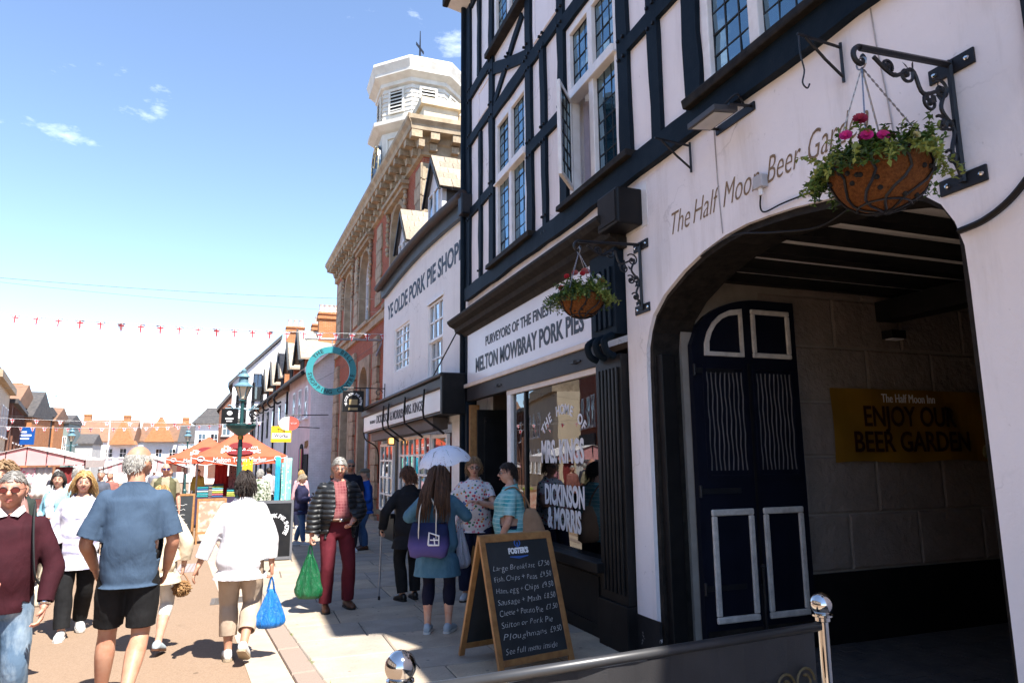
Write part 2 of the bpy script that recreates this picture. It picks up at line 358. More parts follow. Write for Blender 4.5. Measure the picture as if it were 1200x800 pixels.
# grass growing in the kerb joints
m = MB()
for i in range(46):
    y = rs.uniform(5.5, 9.5); x = kx(y)+.205+rs.uniform(-.012, .012)
    if math.sin(y*7)+math.sin(y*17) < .5: continue
    for k in range(7):
        a = rs.uniform(0, 6.28); l = rs.uniform(.015, .035); bx, by = x+rs.uniform(-.01, .01), y+rs.uniform(-.03, .03); z = gz(y)+.015
        m.add([(bx-.003, by, z), (bx+.003, by, z), (bx+.5*l*math.cos(a), by+.5*l*math.sin(a), z+l)], [(0, 1, 2)])
tag(m.build('moss_and_grass', pm('joint_weed', (.13, .17, .03), rough=.8, bump=0), None, fix=False), 'tufts of weed growing along the kerb joint', 'weeds', kind='stuff')
# ---------------------------------------------------------------- the half-timbered inn
HX = 3.15
A = Fr((HX, 0, 0), (0, 1))
INN = thing('half_timbered_inn', 'white rendered inn with blue-black timber framing above a wide carriage arch', 'building', (HX, 6, 0))
ARCH = [(5.16, 2.45), (5.15, 2.62), (5.10, 2.76), (5.03, 2.88), (4.85, 3.02), (4.56, 3.15), (4.28, 3.235), (4.01, 3.28), (3.78, 3.29), (3.56, 3.275), (3.32, 3.25), (3.11, 3.215), (2.92, 3.185), (2.74, 3.135), (2.57, 3.08), (2.44, 3.01), (2.34, 2.92), (2.28, 2.81), (2.245, 2.68), (2.24, 2.5)]
base = -.15
poly = [(1.8, base), (2.24, base)]+ARCH[::-1]+[(5.16, base), (5.47, base), (5.47, 3.5), (10.5, 3.5), (10.5, base), (10.55, base), (10.55, 4.2), (1.8, 4.2)]
MB().prism(A, poly, -.3, 0).build('ground_floor_wall', M_white, INN)
# black foot of the arch pier, flaking
mm = NT('flaking_black_plinth'); mm.col(mm.mix(mm.ramp(mm.noise(7, 8, .7), [(.60, 0.0), (.64, 1.0)]), (.012, .012, .014), (.5, .47, .46))); mm.bump(mm.noise(12, 5), .4, .01); M_flake = mm.set(.6)
MB().box(A, 5.12, 5.475, base, .37, -.02, .006, .003).build('pier_plinth', M_flake, INN)
MB().box(A, 1.8, 2.245, base, .2, -.02, .006, .003).build('pier_plinth', M_flake, INN)
# black lining of the arch
inner = []
for i, (u, v) in enumerate(ARCH):
    t = i/(len(ARCH)-1); inner.append((u-.05*(1-2*t) if abs(1-2*t) > .8 else u-.02*(1-2*t), v-.05*math.sin(math.pi*min(max(t, .05), .95))))
o = MB().prism(A, [(5.162, base)]+ARCH+[(2.239, base), (2.27, base)]+inner[::-1]+[(5.10, base)], -.42, -.035).build('arch_lining', M_blackwood, INN)
# post standing in the left of the arch, and a white strip behind it
MB().box(A, 5.02, 5.1, base, 2.55, -.2, -.06).build('arch_post', M_black, INN, bevel=.008)
MB().box(A, 5.0, 5.03, .35, 2.6, -.45, -.425, .004).build('door_stop', M_wpaint, INN)
# passage walls, ceiling, floor
PW = FrX((0, 5.06, 0))                      # left wall of the passage faces the camera
wallp = MB().box(PW, 3.45, 12, base-.1, 3.6, -.2, -.012).build('passage_wall', pm('passage_mortar', (.30, .27, .24), rough=.9), INN)
M_block = pm('pinkish_painted_block', (.26, .215, .19), (.2, .165, .145), rough=.85, sc=5, bump=1.0, bsc=14, bd=.02)
z, r, row = .66, 0, MB()
for hgt in (.50, .52, .50, .52, .48, .5):
    x = 4.3+(.38 if r % 2 else 0); r += 1
    while x < 11.5:
        w = .86; bb = MB(); a = (.012,)
        bb.loft([[PW.p(x+.008, z+.008, -.02), PW.p(x+w-.008, z+.008, -.02), PW.p(x+w-.008, z+hgt-.008, -.02), PW.p(x+.008, z+hgt-.008, -.02)],
                 [PW.p(x+.008, z+.008, -.004), PW.p(x+w-.008, z+.008, -.004), PW.p(x+w-.008, z+hgt-.008, -.004), PW.p(x+.008, z+hgt-.008, -.004)],
                 [PW.p(x+.025, z+.025, .004), PW.p(x+w-.025, z+.025, .004), PW.p(x+w-.025, z+hgt-.025, .004), PW.p(x+.025, z+hgt-.025, .004)]])
        bb.build('wall_block', M_block, wallp); x += w
    z += hgt
MB().box(PW, 4.3, 12, base-.1, .65, -.01, .012).build('passage_dado', M_black, INN)
MB().wbox(3.46, 12, 1.7, 1.95, base-.1, 3.6).build('passage_side_wall', M_block, INN)
MB().wbox(11.6, 11.8, 1.95, 5.05, base-.1, 3.6).build('passage_end_wall', M_dark, INN)
ceil = MB().wbox(3.46, 12, 1.9, 5.1, 3.33, 3.45).build('passage_ceiling', pm('passage_ceiling_plaster', (.86, .83, .81), (.75, .72, .7), rough=.9), INN)
for i in range(8):
    y0 = 2.05+i*.42
    MB().wbox(3.47, 11.5, y0, y0+.13, 3.24, 3.34).build('ceiling_beam', M_black, ceil)
MB().wbox(5.7, 5.95, 1.96, 5.04, 2.98, 3.175).build('cross_beam', M_black, ceil)
fl = MB(); fl.quad((3.1, 1.95, gz(2)+.04), (12, 1.95, gz(2)+.04), (12, 5.05, gz(5)+.04), (3.1, 5.05, gz(5)+.04))
fl = fl.build('passage_floor', M_joint, INN, fix=False)
m = MB(); y = 1.97; r = 0
while y < 5.0:
    x = 3.12+(.11 if r % 2 else 0)
    while x < 9: m.wbox(x, x+.208, y, y+.098, gz(y), gz(y)+.052+random.uniform(-.002, .002)); x += .216
    y += .105; r += 1
tag(m.build('paver', pm('blue_engineering_brick', (.05, .048, .05), (.09, .08, .075), rough=.7, bump=.3), fl), kind='stuff')
# gate leaf folded against the passage wall
GT = FrX((0, 5.02, 0)); gx0, gx1 = 3.50, 4.63
def arc_top(x): return 2.62+.46*math.sqrt(max(0, 1-((max(4.25-x, 0))/(4.25-gx0+.001))**2))
top = [(gx0+(gx1-gx0)*i/14, arc_top(gx0+(gx1-gx0)*i/14)) for i in range(15)]
GATE = MB().prism(GT, [(gx1, .16), (gx0, .16)]+top, -.03, .03).build('gate', M_navy, INN)
def frame_rect(m, F, u0, u1, v0, v1, t, w0, w1):
    m.box(F, u0, u1, v0, v0+t, w0, w1); m.box(F, u0, u1, v1-t, v1, w0, w1); m.box(F, u0, u0+t, v0+t, v1-t, w0, w1); m.box(F, u1-t, u1, v0+t, v1-t, w0, w1)
M_gatewhite = pm('chipped_white_moulding', (.66, .62, .58), (.45, .42, .40), rough=.5, sc=14, bump=.3)
for u0, u1 in ((3.60, 4.03), (4.13, 4.56)):
    m = MB(); frame_rect(m, GT, u0, u1, .34, 1.25, .055, .03, .055); m.build('panel_moulding', M_gatewhite, GATE, bevel=.012)
    MB().box(GT, u0+.06, u1-.06, .4, 1.19, .031, .036).build('gate_panel', M_navy, GATE)
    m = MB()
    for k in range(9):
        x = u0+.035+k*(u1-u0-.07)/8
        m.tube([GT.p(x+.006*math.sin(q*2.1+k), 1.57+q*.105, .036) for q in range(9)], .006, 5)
    m.build('ribbed_reflection', pm('reflection_grey', (.13, .125, .13), (.07, .068, .07), rough=.5), GATE)  # wavy grey lines drawn in as reflections of ribbed glass
    m = MB(); frame_rect(m, GT, u0-.01, u1+.01, 1.50, 2.47, .03, .03, .045); m.build('panel_edge', M_navy, GATE)
for z_ in (.62, 1.40, 2.42):                 # strap hinges, kicking plate and a drop bolt
    m = MB(); m.box(GT, 3.50, 3.92, z_-.022, z_+.022, .031, .040); m.tube([GT.p(3.505, z_-.05, .045), GT.p(3.505, z_+.05, .045)], .014, 8); m.build('strap_hinge', M_iron, GATE, bevel=.003)
m = MB(); m.box(GT, 4.06, 4.10, .18, .62, .031, .043); m.tube([GT.p(4.08, .2, .055), GT.p(4.08, .75, .055)], .011, 8); m.ball(GT.p(4.08, .77, .055), .02, 8, 6); m.build('drop_bolt', M_iron, GATE)
MB().box(GT, 3.52, 4.61, .165, .29, .031, .038).build('kicking_plate', M_blackwood, GATE)
m = MB(); m.box(GT, 4.07, 4.095, .3, 2.5, .030, .034); m.build('board_joint', M_black, GATE)
def ring_poly(m, F, outer, inn, w0, w1):
    n = len(outer)
    for i in range(n):
        j = (i+1) % n; a, b, c, d = outer[i], outer[j], inn[j], inn[i]
        m.add([F.p(*q, w) for w in (w0, w1) for q in (a, b, c, d)], [(0, 1, 2, 3), (7, 6, 5, 4), (0, 4, 5, 1), (2, 6, 7, 3), (1, 5, 6, 2), (0, 3, 7, 4)])
fan = [(4.03, 2.55), (3.62, 2.55), (3.625, 2.66), (3.66, 2.76), (3.72, 2.85), (3.80, 2.92), (3.9, 2.965), (4.03, 2.985)]
ctr = (3.87, 2.73)
m = MB(); ring_poly(m, GT, fan, [(u+(ctr[0]-u)*.17, v+(ctr[1]-v)*.2) for u, v in fan], .03, .055); m.build('panel_moulding', M_gatewhite, GATE)
m = MB(); frame_rect(m, GT, 4.13, 4.56, 2.55, 2.99, .045, .03, .055); m.build('panel_moulding', M_gatewhite, GATE, bevel=.01)
# ---- upper floors: plaster, timbers, leaded windows
WIN = [(7.84, 9.10, 4.45, 6.58), (5.42, 6.58, 4.45, 6.5), (2.95, 4.12, 4.45, 6.5), (7.86, 9.12, 7.80, 9.25), (5.5, 6.55, 7.7, 9.2)]
def grid_wall(F, u0, u1, v0, v1, holes, w0, w1):
    us = sorted({u0, u1, *[h[0] for h in holes], *[h[1] for h in holes]}); vs_ = sorted({v0, v1, *[h[2] for h in holes], *[h[3] for h in holes]})
    m = MB()
    cell = lambda i, j: not any(h[0]-1e-6 <= us[i] and us[i+1] <= h[1]+1e-6 and h[2]-1e-6 <= vs_[j] and vs_[j+1] <= h[3]+1e-6 for h in holes)
    for i in range(len(us)-1):
        j = 0
        while j < len(vs_)-1:
            if not cell(i, j): j += 1; continue
            k = j
            while k+1 < len(vs_)-1 and cell(i, k+1): k += 1
            m.box(F, us[i], us[i+1], vs_[j], vs_[k+1], w0, w1); j = k+1
    return m
grid_wall(A, 1.8, 10.5, 4.2, 9.45, WIN, -.2, .004).build('upper_wall', M_panel, INN)
rt = random.Random(11)
def timber(F, a, b, w, par, mat=M_timber, w0=-.02, w1=.045, name='timber', jit=.012):
    """squared oak with slightly wavy hewn edges from a to b (u, v)"""
    a, b = Vector((a[0], a[1])), Vector((b[0], b[1])); t = (b-a); L = t.length; t /= L; s = Vector((-t.y, t.x)); n = max(2, int(L/.3)); rings = []
    for i in range(n+1):
        c = a+t*(L*i/n); l, r = w/2+rt.uniform(-jit, jit), w/2+rt.uniform(-jit, jit); ww = w1+rt.uniform(-.005, .005)
        p, q = c+s*l, c-s*r; rings.append([F.p(p.x, p.y, w0), F.p(p.x, p.y, ww), F.p(q.x, q.y, ww), F.p(q.x, q.y, w0)])
    return MB().loft(rings).build(name, mat, par)
timber(A, (1.8, 4.285), (10.55, 4.285), .21, INN, w1=.07, name='bressumer')
for y, w, z0, z1 in ((10.44, .2, 4.39, 9.4), (9.80, .11, 4.39, 6.78), (9.24, .18, 4.39, 9.4), (7.72, .18, 4.39, 9.4), (7.25, .13, 4.39, 6.75), (6.70, .17, 4.39, 9.3), (5.31, .18, 4.39, 9.3), (4.78, .15, 4.39, 9.3), (4.24, .19, 4.39, 9.3), (2.83, .18, 4.39, 9.3), (2.3, .14, 4.39, 9.3), (9.86, .11, 7.8, 9.4)):
    timber(A, (y, z0), (y, z1), w, INN, w1=.05)
for y0, y1, z, h in ((10.34, 9.33, 5.62, .15), (7.63, 6.79, 5.57, .15), (5.22, 4.34, 5.53, .15), (2.74, 1.85, 5.53, .15), (10.34, 9.15, 6.88, .17), (9.15, 6.79, 6.78, .19), (6.61, 5.4, 6.64, .19), (5.22, 4.34, 6.6, .16), (4.14, 2.9, 6.62, .18), (10.34, 9.33, 7.7, .16), (10.3, 1.9, 9.36, .16)):
    timber(A, (y0, z), (y1, z), h, INN, w1=.048)
timber(A, (9.3, 7.56), (7.75, 6.9), .17, INN, w1=.044); timber(A, (7.95, 7.62), (9.2, 6.9), .13, INN, w1=.04)
m = MB()
for y, z in ((10.4, 5.62), (9.25, 5.62), (7.72, 5.57), (7.25, 5.57), (6.72, 5.57), (7.25, 4.42), (9.8, 4.42), (10.4, 6.88), (9.25, 6.88), (7.72, 6.78), (7.25, 6.78), (6.7, 6.78), (5.31, 5.53), (4.78, 5.53), (4.24, 5.53), (10.4, 7.7), (9.25, 7.6), (8.5, 7.24), (7.78, 6.95)):
    for du in (-.045, .045):
        for dv in (-.1, .1): m.box(A, y+du-.013, y+du+.013, z+dv-.013, z+dv+.013, .04, .072)
m.build('peg', M_black, INN)
for (u0, u1, v0, v1) in ((9.37, 9.98, 7.03, 7.55), (6.86, 7.58, 6.95, 8.6)):
    m = MB(); frame_rect(m, A, u0, u1, v0, v1, .05, .004, .022); m.build('panel_moulding', M_panel, INN, bevel=.01)
PANE = MB().box(WF, -.5, .5, -.5, .5, -.5, .5).mesh('pane'); PANE.materials.append(M_pane)
def leaded(par, F, u0, u1, v0, v1, nu, nv, w, rnd):
    """one leaded light: separate quarries, each a hair out of plane, in a lead lattice"""
    du, dv = (u1-u0)/nu, (v1-v0)/nv; lead = MB()
    X0 = F.p(1, 0, 0)-F.p(0, 0, 0); N0 = F.p(0, 0, 1)-F.p(0, 0, 0)
    B = Matrix(((X0.x, 0, N0.x, 0), (X0.y, 0, N0.y, 0), (0, 1, 0, 0), (0, 0, 0, 1)))
    for i in range(nu):
        for j in range(nv):
            c = F.p(u0+(i+.5)*du, v0+(j+.5)*dv, w)
            M = Matrix.Translation(c) @ B @ Matrix.Rotation(rnd.gauss(0, .022), 4, 'X') @ Matrix.Rotation(rnd.gauss(0, .022), 4, 'Y') @ Matrix.Diagonal((du-.004, dv-.004, .003, 1))
            inst(PANE, 'pane', M, par)
    for i in range(nu+1): lead.box(F, u0+i*du-.005, u0+i*du+.005, v0, v1, w-.006, w+.007)
    for j in range(nv+1): lead.box(F, u0, u1, v0+j*dv-.005, v0+j*dv+.005, w-.005, w+.0085)
    lead.build('leading', M_lead, par)
for k, (u0, u1, v0, v1) in enumerate(WIN):
    wr = random.Random(20+k); t = .085; um = (u0+u1)/2; tz = 5.66 if v0 < 6 else None
    fr = MB(); frame_rect(fr, A, u0, u1, v0, v1, t, -.09, .022); fr.box(A, um-.05, um+.05, v0+t, v1-t, -.088, .028)
    if tz: fr.box(A, u0+t, u1-t, tz-.055, tz+.055, -.086, .05); fr.box(A, u0+.02, u1-.02, tz-.075, tz-.05, -.05, .065)
    WN = fr.build('window', M_wpaint, INN, bevel=.008)
    rows = ((v0+t, tz-.055), (tz+.055, v1-t)) if tz else ((v0+t, v1-t),)
    for ri, (a, b) in enumerate(rows):
        for ci, (c, d) in enumerate(((u0+t, um-.05), (um+.05, u1-t))):
            if k == 1 and ri == 0 and ci == 1: continue            # the open casement
            leaded(WN, A, c, d, a, b, 3, max(3, round((b-a)/.17)), -.03, wr)
    MB().box(A, u0-.26, u1+.16, 4.375 if tz else v0-.09, v0-.0, -.02, .13, .006).build('window_sill', M_blackwood, WN, bevel=.01)
    MB().box(A, u0-.15, u1+.15, v0-.2, v1+.2, -.72, -.7).build('room_back', M_dark, WN)
# the casement that stands open, hinged on its far side, and the net curtain behind it
WN2 = [o for o in INN.children if o.name.startswith('window')][1]
hy, z0, z1, cw = 6.49, 4.55, 5.6, .5
ang = R_(40); cd = Vector((0, -1, 0))*math.cos(ang)+Vector((-1, 0, 0))*math.sin(ang)
class FC:
    def p(s, u, v, w=0): return Vector((HX-.03, hy, v))+cd*u+Vector((-cd.y, cd.x, 0))*w
CF = FC(); m = MB(); frame_rect(m, CF, 0, cw, z0, z1, .05, -.02, .02); CAS = m.build('casement', M_wpaint, WN2, bevel=.005)
leaded(CAS, CF, .05, cw-.05, z0+.05, z1-.05, 3, 6, 0, random.Random(5)) if False else leaded(WN2, CF, .05, cw-.05, z0+.05, z1-.05, 3, 6, 0, random.Random(5))
m = MB(); pts = []
for i in range(49):
    u = 6.02+.5*i/48; pts.append((u, -.16+.022*math.sin(i*1.15)+.012*math.sin(i*2.7)))
for i in range(48): m.quad(A.p(pts[i][0], 4.5, pts[i][1]), A.p(pts[i+1][0], 4.5, pts[i+1][1]), A.p(pts[i+1][0], 5.6, pts[i+1][1]), A.p(pts[i][0], 5.6, pts[i][1]))
m.build('net_curtain', pm('lilac_net', (.55, .50, .58), (.45, .42, .5), rough=.9, bump=0), WN2, smooth=True, fix=False)
# eaves and roof
m = MB(); m.prism(FrX((0, 0, 0)), [(2.80, 9.52), (3.3, 9.42), (3.3, 9.56), (2.80, 9.62)], -10.75, -1.8); m.build('eaves_soffit', M_wpaint, INN)
MB().wbox(2.72, 2.82, 1.8, 10.75, 9.5, 9.66).build('gutter', M_blackwood, INN, bevel=.02)
m = MB(); m.prism(FrX((0, 0, 0)), [(2.76, 9.64), (7.5, 13.6), (12.3, 9.64)], -10.7, -1.8); m.build('roof', M_slate, INN)
MB().wbox(3.46, 12, 10.35, 10.545, -.5, 9.45).build('flank_wall', M_panel, INN)
MB().wbox(3.46, 12, 1.82, 1.98, 3.6, 9.45).build('flank_wall', M_panel, INN)
MB().tube([A.p(10.62, -.1, .07), A.p(10.62, 9.5, .07)], .05, 8).build('downpipe', M_timber, INN, smooth=True)
# ---- shopfront under the sign
S = Fr((HX, 0, 0), (0, 1))
m = MB(); m.prism(FrX((HX, 0, 0)), [(.02, 3.60), (-.06, 3.60), (-.10, 3.66), (-.17, 3.69), (-.19, 3.75), (-.27, 3.79), (-.31, 3.84), (-.31, 3.87), (-.06, 3.95), (.02, 3.96)], -10.72, -5.42)
CORN = m.build('shop_cornice', M_blackwood, INN)
m = MB(); m.box(S, 6.02, 10.46, 2.83, 3.60, -.05, .05); SGN = m.build('fascia_sign', M_signwhite, INN)
text('PURVEYORS OF THE FINEST', S.mat(8.27, 3.36, .052), .19, M_ink, SGN, fit=2.45, bold=.004)
text('MELTON MOWBRAY PORK PIES', S.mat(8.12, 3.06, .052), .30, M_ink, SGN, fit=3.72, bold=.008)
m = MB(); m.box(S, 6.0, 10.5, 2.77, 2.83, -.05, .09); m.build('sign_ledge', M_cream, INN, bevel=.008)
m = MB(); m.box(S, 6.0, 10.5, 2.56, 2.77, -.05, .06); m.build('blind_box', M_greybeam, INN, bevel=.005)
for y in (8.9, 6.45):
    m = MB(); m.lathe(S.p(y, 2.66, .06)-Vector((.0, 0, 0)), [(.001, -.02), (.03, -.02), (.03, .02), (.001, .02)], 8); m.box(S, y-.12, y+.12, 2.655, 2.67, .06, .075); m.build('blind_catch', M_iron, INN)
m = MB(); m.box(S, 5.96, 8.62, 2.50, 2.56, -.05, .045); m.build('window_head', M_cream, INN)
# pilaster with fluted shaft, console and blocks
m = MB(); m.box(S, 5.49, 5.99, .42, 2.62, -.04, .07)
for k in range(6): m.box(S, 5.54+k*.07, 5.58+k*.07, .5, 2.5, .07, .088)
m.box(S, 5.47, 6.01, base, .42, -.04, .10); PIL = m.build('pilaster', M_black, INN, bevel=.006)
m = MB(); m.box(S, 5.49, 6.0, 2.80, 3.62, -.04, .10)
for k in range(4): m.box(S, 5.56+k*.1, 5.61+k*.1, 2.88, 3.45, .10, .12)
for k in range(3):
    q = [S.p(5.56+k*.17, 2.80-.0, .10), S.p(5.56+k*.17, 2.74, .19), S.p(5.56+k*.17, 2.64, .17), S.p(5.56+k*.17, 2.6, .09)]
    m.tube(crom(q, 4), .035, 8)
m.build('console_bracket', M_timber, INN, bevel=.006)
m = MB(); m.box(S, 10.42, 10.53, base, 3.6, -.1, .06); m.build('shop_post', M_timber, INN)
MB().box(S, 10.33, 10.40, .05, 2.5, -.12, .03).build('door_post', M_oak, INN)
# shop window
m = MB(); m.box(S, 5.93, 6.02, .72, 2.50, -.06, .05); m.build('window_post', M_black, INN)
MB().box(S, 8.46, 8.6, .05, 2.5, -.06, .05).build('window_post', M_wpaint, INN, bevel=.008)
SW = MB().box(S, 6.02, 8.46, .73, 2.5, .000, .006).build('shop_window', M_shopglass, INN)
MB().box(S, 7.98, 8.03, .73, 2.5, -.02, .03).build('window_bar', M_black, SW)
m = MB(); m.box(S, 5.9, 8.62, .64, .73, -.3, .16); m.build('shop_sill', M_black, INN, bevel=.008)
m = MB(); m.box(S, 5.99, 8.6, base, .64, -.1, .03); frame_rect(m, S, 6.1, 7.25, .1, .58, .04, .03, .045); frame_rect(m, S, 7.35, 8.5, .1, .58, .04, .03, .045); m.build('stall_riser', M_black, INN)
M_let = pm('white_window_vinyl', (.80, .78, .80), rough=.5, bump=0)
for s, y, z, sz, ft in (('MRS. KINGS', 6.98, 1.74, .34, 1.12), ('DICKINSON', 6.94, 1.27, .30, 1.02), ('& MORRIS', 6.95, 1.02, .30, .86)):
    text(s, S.mat(y, z, .008), sz, M_let, SW, fit=ft, bold=.012, ext=.001)
for i, ch in enumerate('THE HOME OF'):
    if ch == ' ': continue
    a = R_(47-i*9.4); M = S.mat(6.93+.72*math.sin(a), 1.58+.62*math.cos(a), .008) @ Matrix.Rotation(a, 4, 'Z')
    text(ch, M, .15, M_let, SW, bold=.004, ext=.001)
# room behind the window with what stands in it
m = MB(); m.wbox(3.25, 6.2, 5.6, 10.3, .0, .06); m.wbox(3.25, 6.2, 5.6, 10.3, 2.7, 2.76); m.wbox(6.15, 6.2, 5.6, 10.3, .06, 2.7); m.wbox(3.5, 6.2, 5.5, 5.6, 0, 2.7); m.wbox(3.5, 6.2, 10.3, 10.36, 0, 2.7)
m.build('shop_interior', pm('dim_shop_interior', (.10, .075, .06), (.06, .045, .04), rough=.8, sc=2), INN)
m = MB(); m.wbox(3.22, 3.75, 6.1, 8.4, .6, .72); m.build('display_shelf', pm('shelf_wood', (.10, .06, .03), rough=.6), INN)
# door recess: open black door leaf
MB().box(S, 8.62, 8.70, .05, 2.5, -.9, -.02).build('door_reveal', M_greybeam, INN)
dl = MB(); dl.box(FrX((0, 10.25, 0)), 3.2, 4.05, .05, 2.42, 0, .045); frame_rect(dl, FrX((0, 10.25, 0)), 3.3, 3.95, .2, 1.0, .05, .045, .06); frame_rect(dl, FrX((0, 10.25, 0)), 3.3, 3.95, 1.15, 2.3, .05, .045, .06)
DL = dl.build('shop_door', M_black, INN, bevel=.004)
MB().box(FrX((0, 10.25, 0)), 3.28, 3.32, 1.0, 1.2, .06, .1).build('handle', M_chrome, DL)
MB().box(S, 8.6, 10.4, -.05, .06, -.9, .05).build('door_step', M_stone, INN)
# ---------------------------------------------------------------- next building to the right of the inn (shades the near pavement)
NB = thing('neighbouring_shop', 'pale rendered building joined to the right end of the inn', 'building', (3.3, -3, 0))
MB().wbox(3.12, 10, -14, 1.78, -.4, 8.1).build('wall', M_white, NB)
m = MB(); m.prism(FrX((0, 0, 0)), [(2.95, 8.05), (2.95, 8.2), (6.6, 10.6), (10.2, 8.2), (10.2, 8.05)], -1.78, 14); m.build('roof', M_slate, NB)
# ---------------------------------------------------------------- the old pork pie shop
OD = Fr((3.2, 10.6, 0), (-.25, 6.6))
PIE = thing('old_pie_shop', 'white painted shop with blue wall lettering, sagging gutter and two gabled dormers', 'building', (3.1, 14, gz(14)))
grid_wall(OD, .02, 6.75, -.5, 6.0, [(1.56, 2.54, 3.2, 4.66), (4.08, 5.5, 3.66, 4.67), (.9, 6.6, -.4, 2.3)], -.25, 0).build('wall', M_olde, PIE)
MB().box(OD, .02, .9, -.5, 2.3, -.02, .02).build('corner_pier', M_wpaint, PIE)
# small-paned casement and sash
def bars(F, u0, u1, v0, v1, nu, nv, t, w0, w1, edge=.05):
    m = MB(); frame_rect(m, F, u0, u1, v0, v1, edge, w0, w1)
    for i in range(1, nu): u = u0+(u1-u0)*i/nu; m.box(F, u-t/2, u+t/2, v0+edge, v1-edge, w0+.005, w1-.004)
    for j in range(1, nv): v = v0+(v1-v0)*j/nv; m.box(F, u0+edge, u1-edge, v-t/2, v+t/2, w0+.006, w1-.006)
    return m
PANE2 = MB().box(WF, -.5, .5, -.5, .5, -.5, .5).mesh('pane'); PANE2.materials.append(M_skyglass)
PANE3 = MB().box(WF, -.5, .5, -.5, .5, -.5, .5).mesh('pane'); PANE3.materials.append(M_shopglass)
def panes(par, F, u0, u1, v0, v1, nu, nv, w, me, sd=1, amp=.02):
    rnd = random.Random(sd); X0 = F.p(1, 0, 0)-F.p(0, 0, 0); N0 = F.p(0, 0, 1)-F.p(0, 0, 0)
    B = Matrix(((X0.x, 0, N0.x, 0), (X0.y, 0, N0.y, 0), (0, 1, 0, 0), (0, 0, 0, 1))); du, dv = (u1-u0)/nu, (v1-v0)/nv
    for i in range(nu):
        for j in range(nv):
            inst(me, 'pane', Matrix.Translation(F.p(u0+(i+.5)*du, v0+(j+.5)*dv, w)) @ B @ Matrix.Rotation(rnd.gauss(0, amp), 4, 'X') @ Matrix.Rotation(rnd.gauss(0, amp), 4, 'Y') @ Matrix.Diagonal((du, dv, .004, 1)), par)
w1 = bars(OD, 4.08, 4.78, 3.66, 4.67, 2, 5, .025, -.09, -.03); w1b = bars(OD, 4.80, 5.5, 3.66, 4.67, 2, 5, .025, -.09, -.03); w1.add(w1b.v, w1b.f)
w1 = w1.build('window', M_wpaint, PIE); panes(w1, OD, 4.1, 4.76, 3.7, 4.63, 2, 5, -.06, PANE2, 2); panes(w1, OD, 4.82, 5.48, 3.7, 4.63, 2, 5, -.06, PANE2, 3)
MB().box(OD, 4.0, 5.58, 3.3, 4.8, -.6, -.55).build('room_back', M_dark, w1)
w2 = bars(OD, 1.56, 2.54, 3.9, 4.66, 3, 2, .03, -.08, -.02); q = bars(OD, 1.56, 2.54, 3.2, 3.93, 3, 2, .03, -.12, -.06); w2.add(q.v, q.f)
w2.box(OD, 1.5, 2.6, 3.12, 3.2, -.05, .05); w2.box(OD, 1.48, 2.62, 4.66, 4.72, -.02, .025)
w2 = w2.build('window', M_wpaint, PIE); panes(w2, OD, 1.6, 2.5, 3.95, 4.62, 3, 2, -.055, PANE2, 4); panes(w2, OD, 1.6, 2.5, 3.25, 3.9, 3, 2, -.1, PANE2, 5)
MB().box(OD, 1.4, 2.7, 3.1, 4.8, -.6, -.55).build('room_back', M_dark, w2)
M_oldeink = pm('faded_blue_wall_paint', (.055, .095, .14), (.11, .15, .19), rough=.8, sc=14, bump=.2)
text("YE OLDE PORK PIE SHOPPE", OD.mat(3.2, 5.22, .004), .50, M_oldeink, PIE, fit=6.2, bold=.012)
# eaves board and cast gutter with a sag
def sagz(u): return 5.9+.15*math.sin(math.pi*min(max((u+.3)/6.8, 0), 1))
m = MB(); pts = [(-.05+6.75*i/14) for i in range(15)]
for i in range(14):
    a, b = pts[i], pts[i+1]
    m.add([OD.p(a, sagz(a)-.2, -.02), OD.p(b, sagz(b)-.2, -.02), OD.p(b, sagz(b)-.2, .09), OD.p(a, sagz(a)-.2, .09), OD.p(a, sagz(a)+.12, -.02), OD.p(b, sagz(b)+.12, -.02), OD.p(b, sagz(b)+.12, .14), OD.p(a, sagz(a)+.12, .14)], [(0, 1, 2, 3), (4, 7, 6, 5), (3, 2, 6, 7), (0, 4, 5, 1)])
m.build('eaves_board', pm('slate_blue_board', (.05, .075, .11), (.07, .095, .13), rough=.6), PIE)
MB().tube([OD.p(u, sagz(u)+.04, .2) for u in [-.2]+pts], .085, 10).build('gutter', pm('rusty_cast_iron', (.05, .032, .026), (.03, .022, .02), rough=.7, bump=.4), PIE, smooth=True)
m = MB(); m.box(OD, -.28, -.08, 5.6, 5.95, .05, .25); m.build('hopper', M_iron, PIE, bevel=.02)
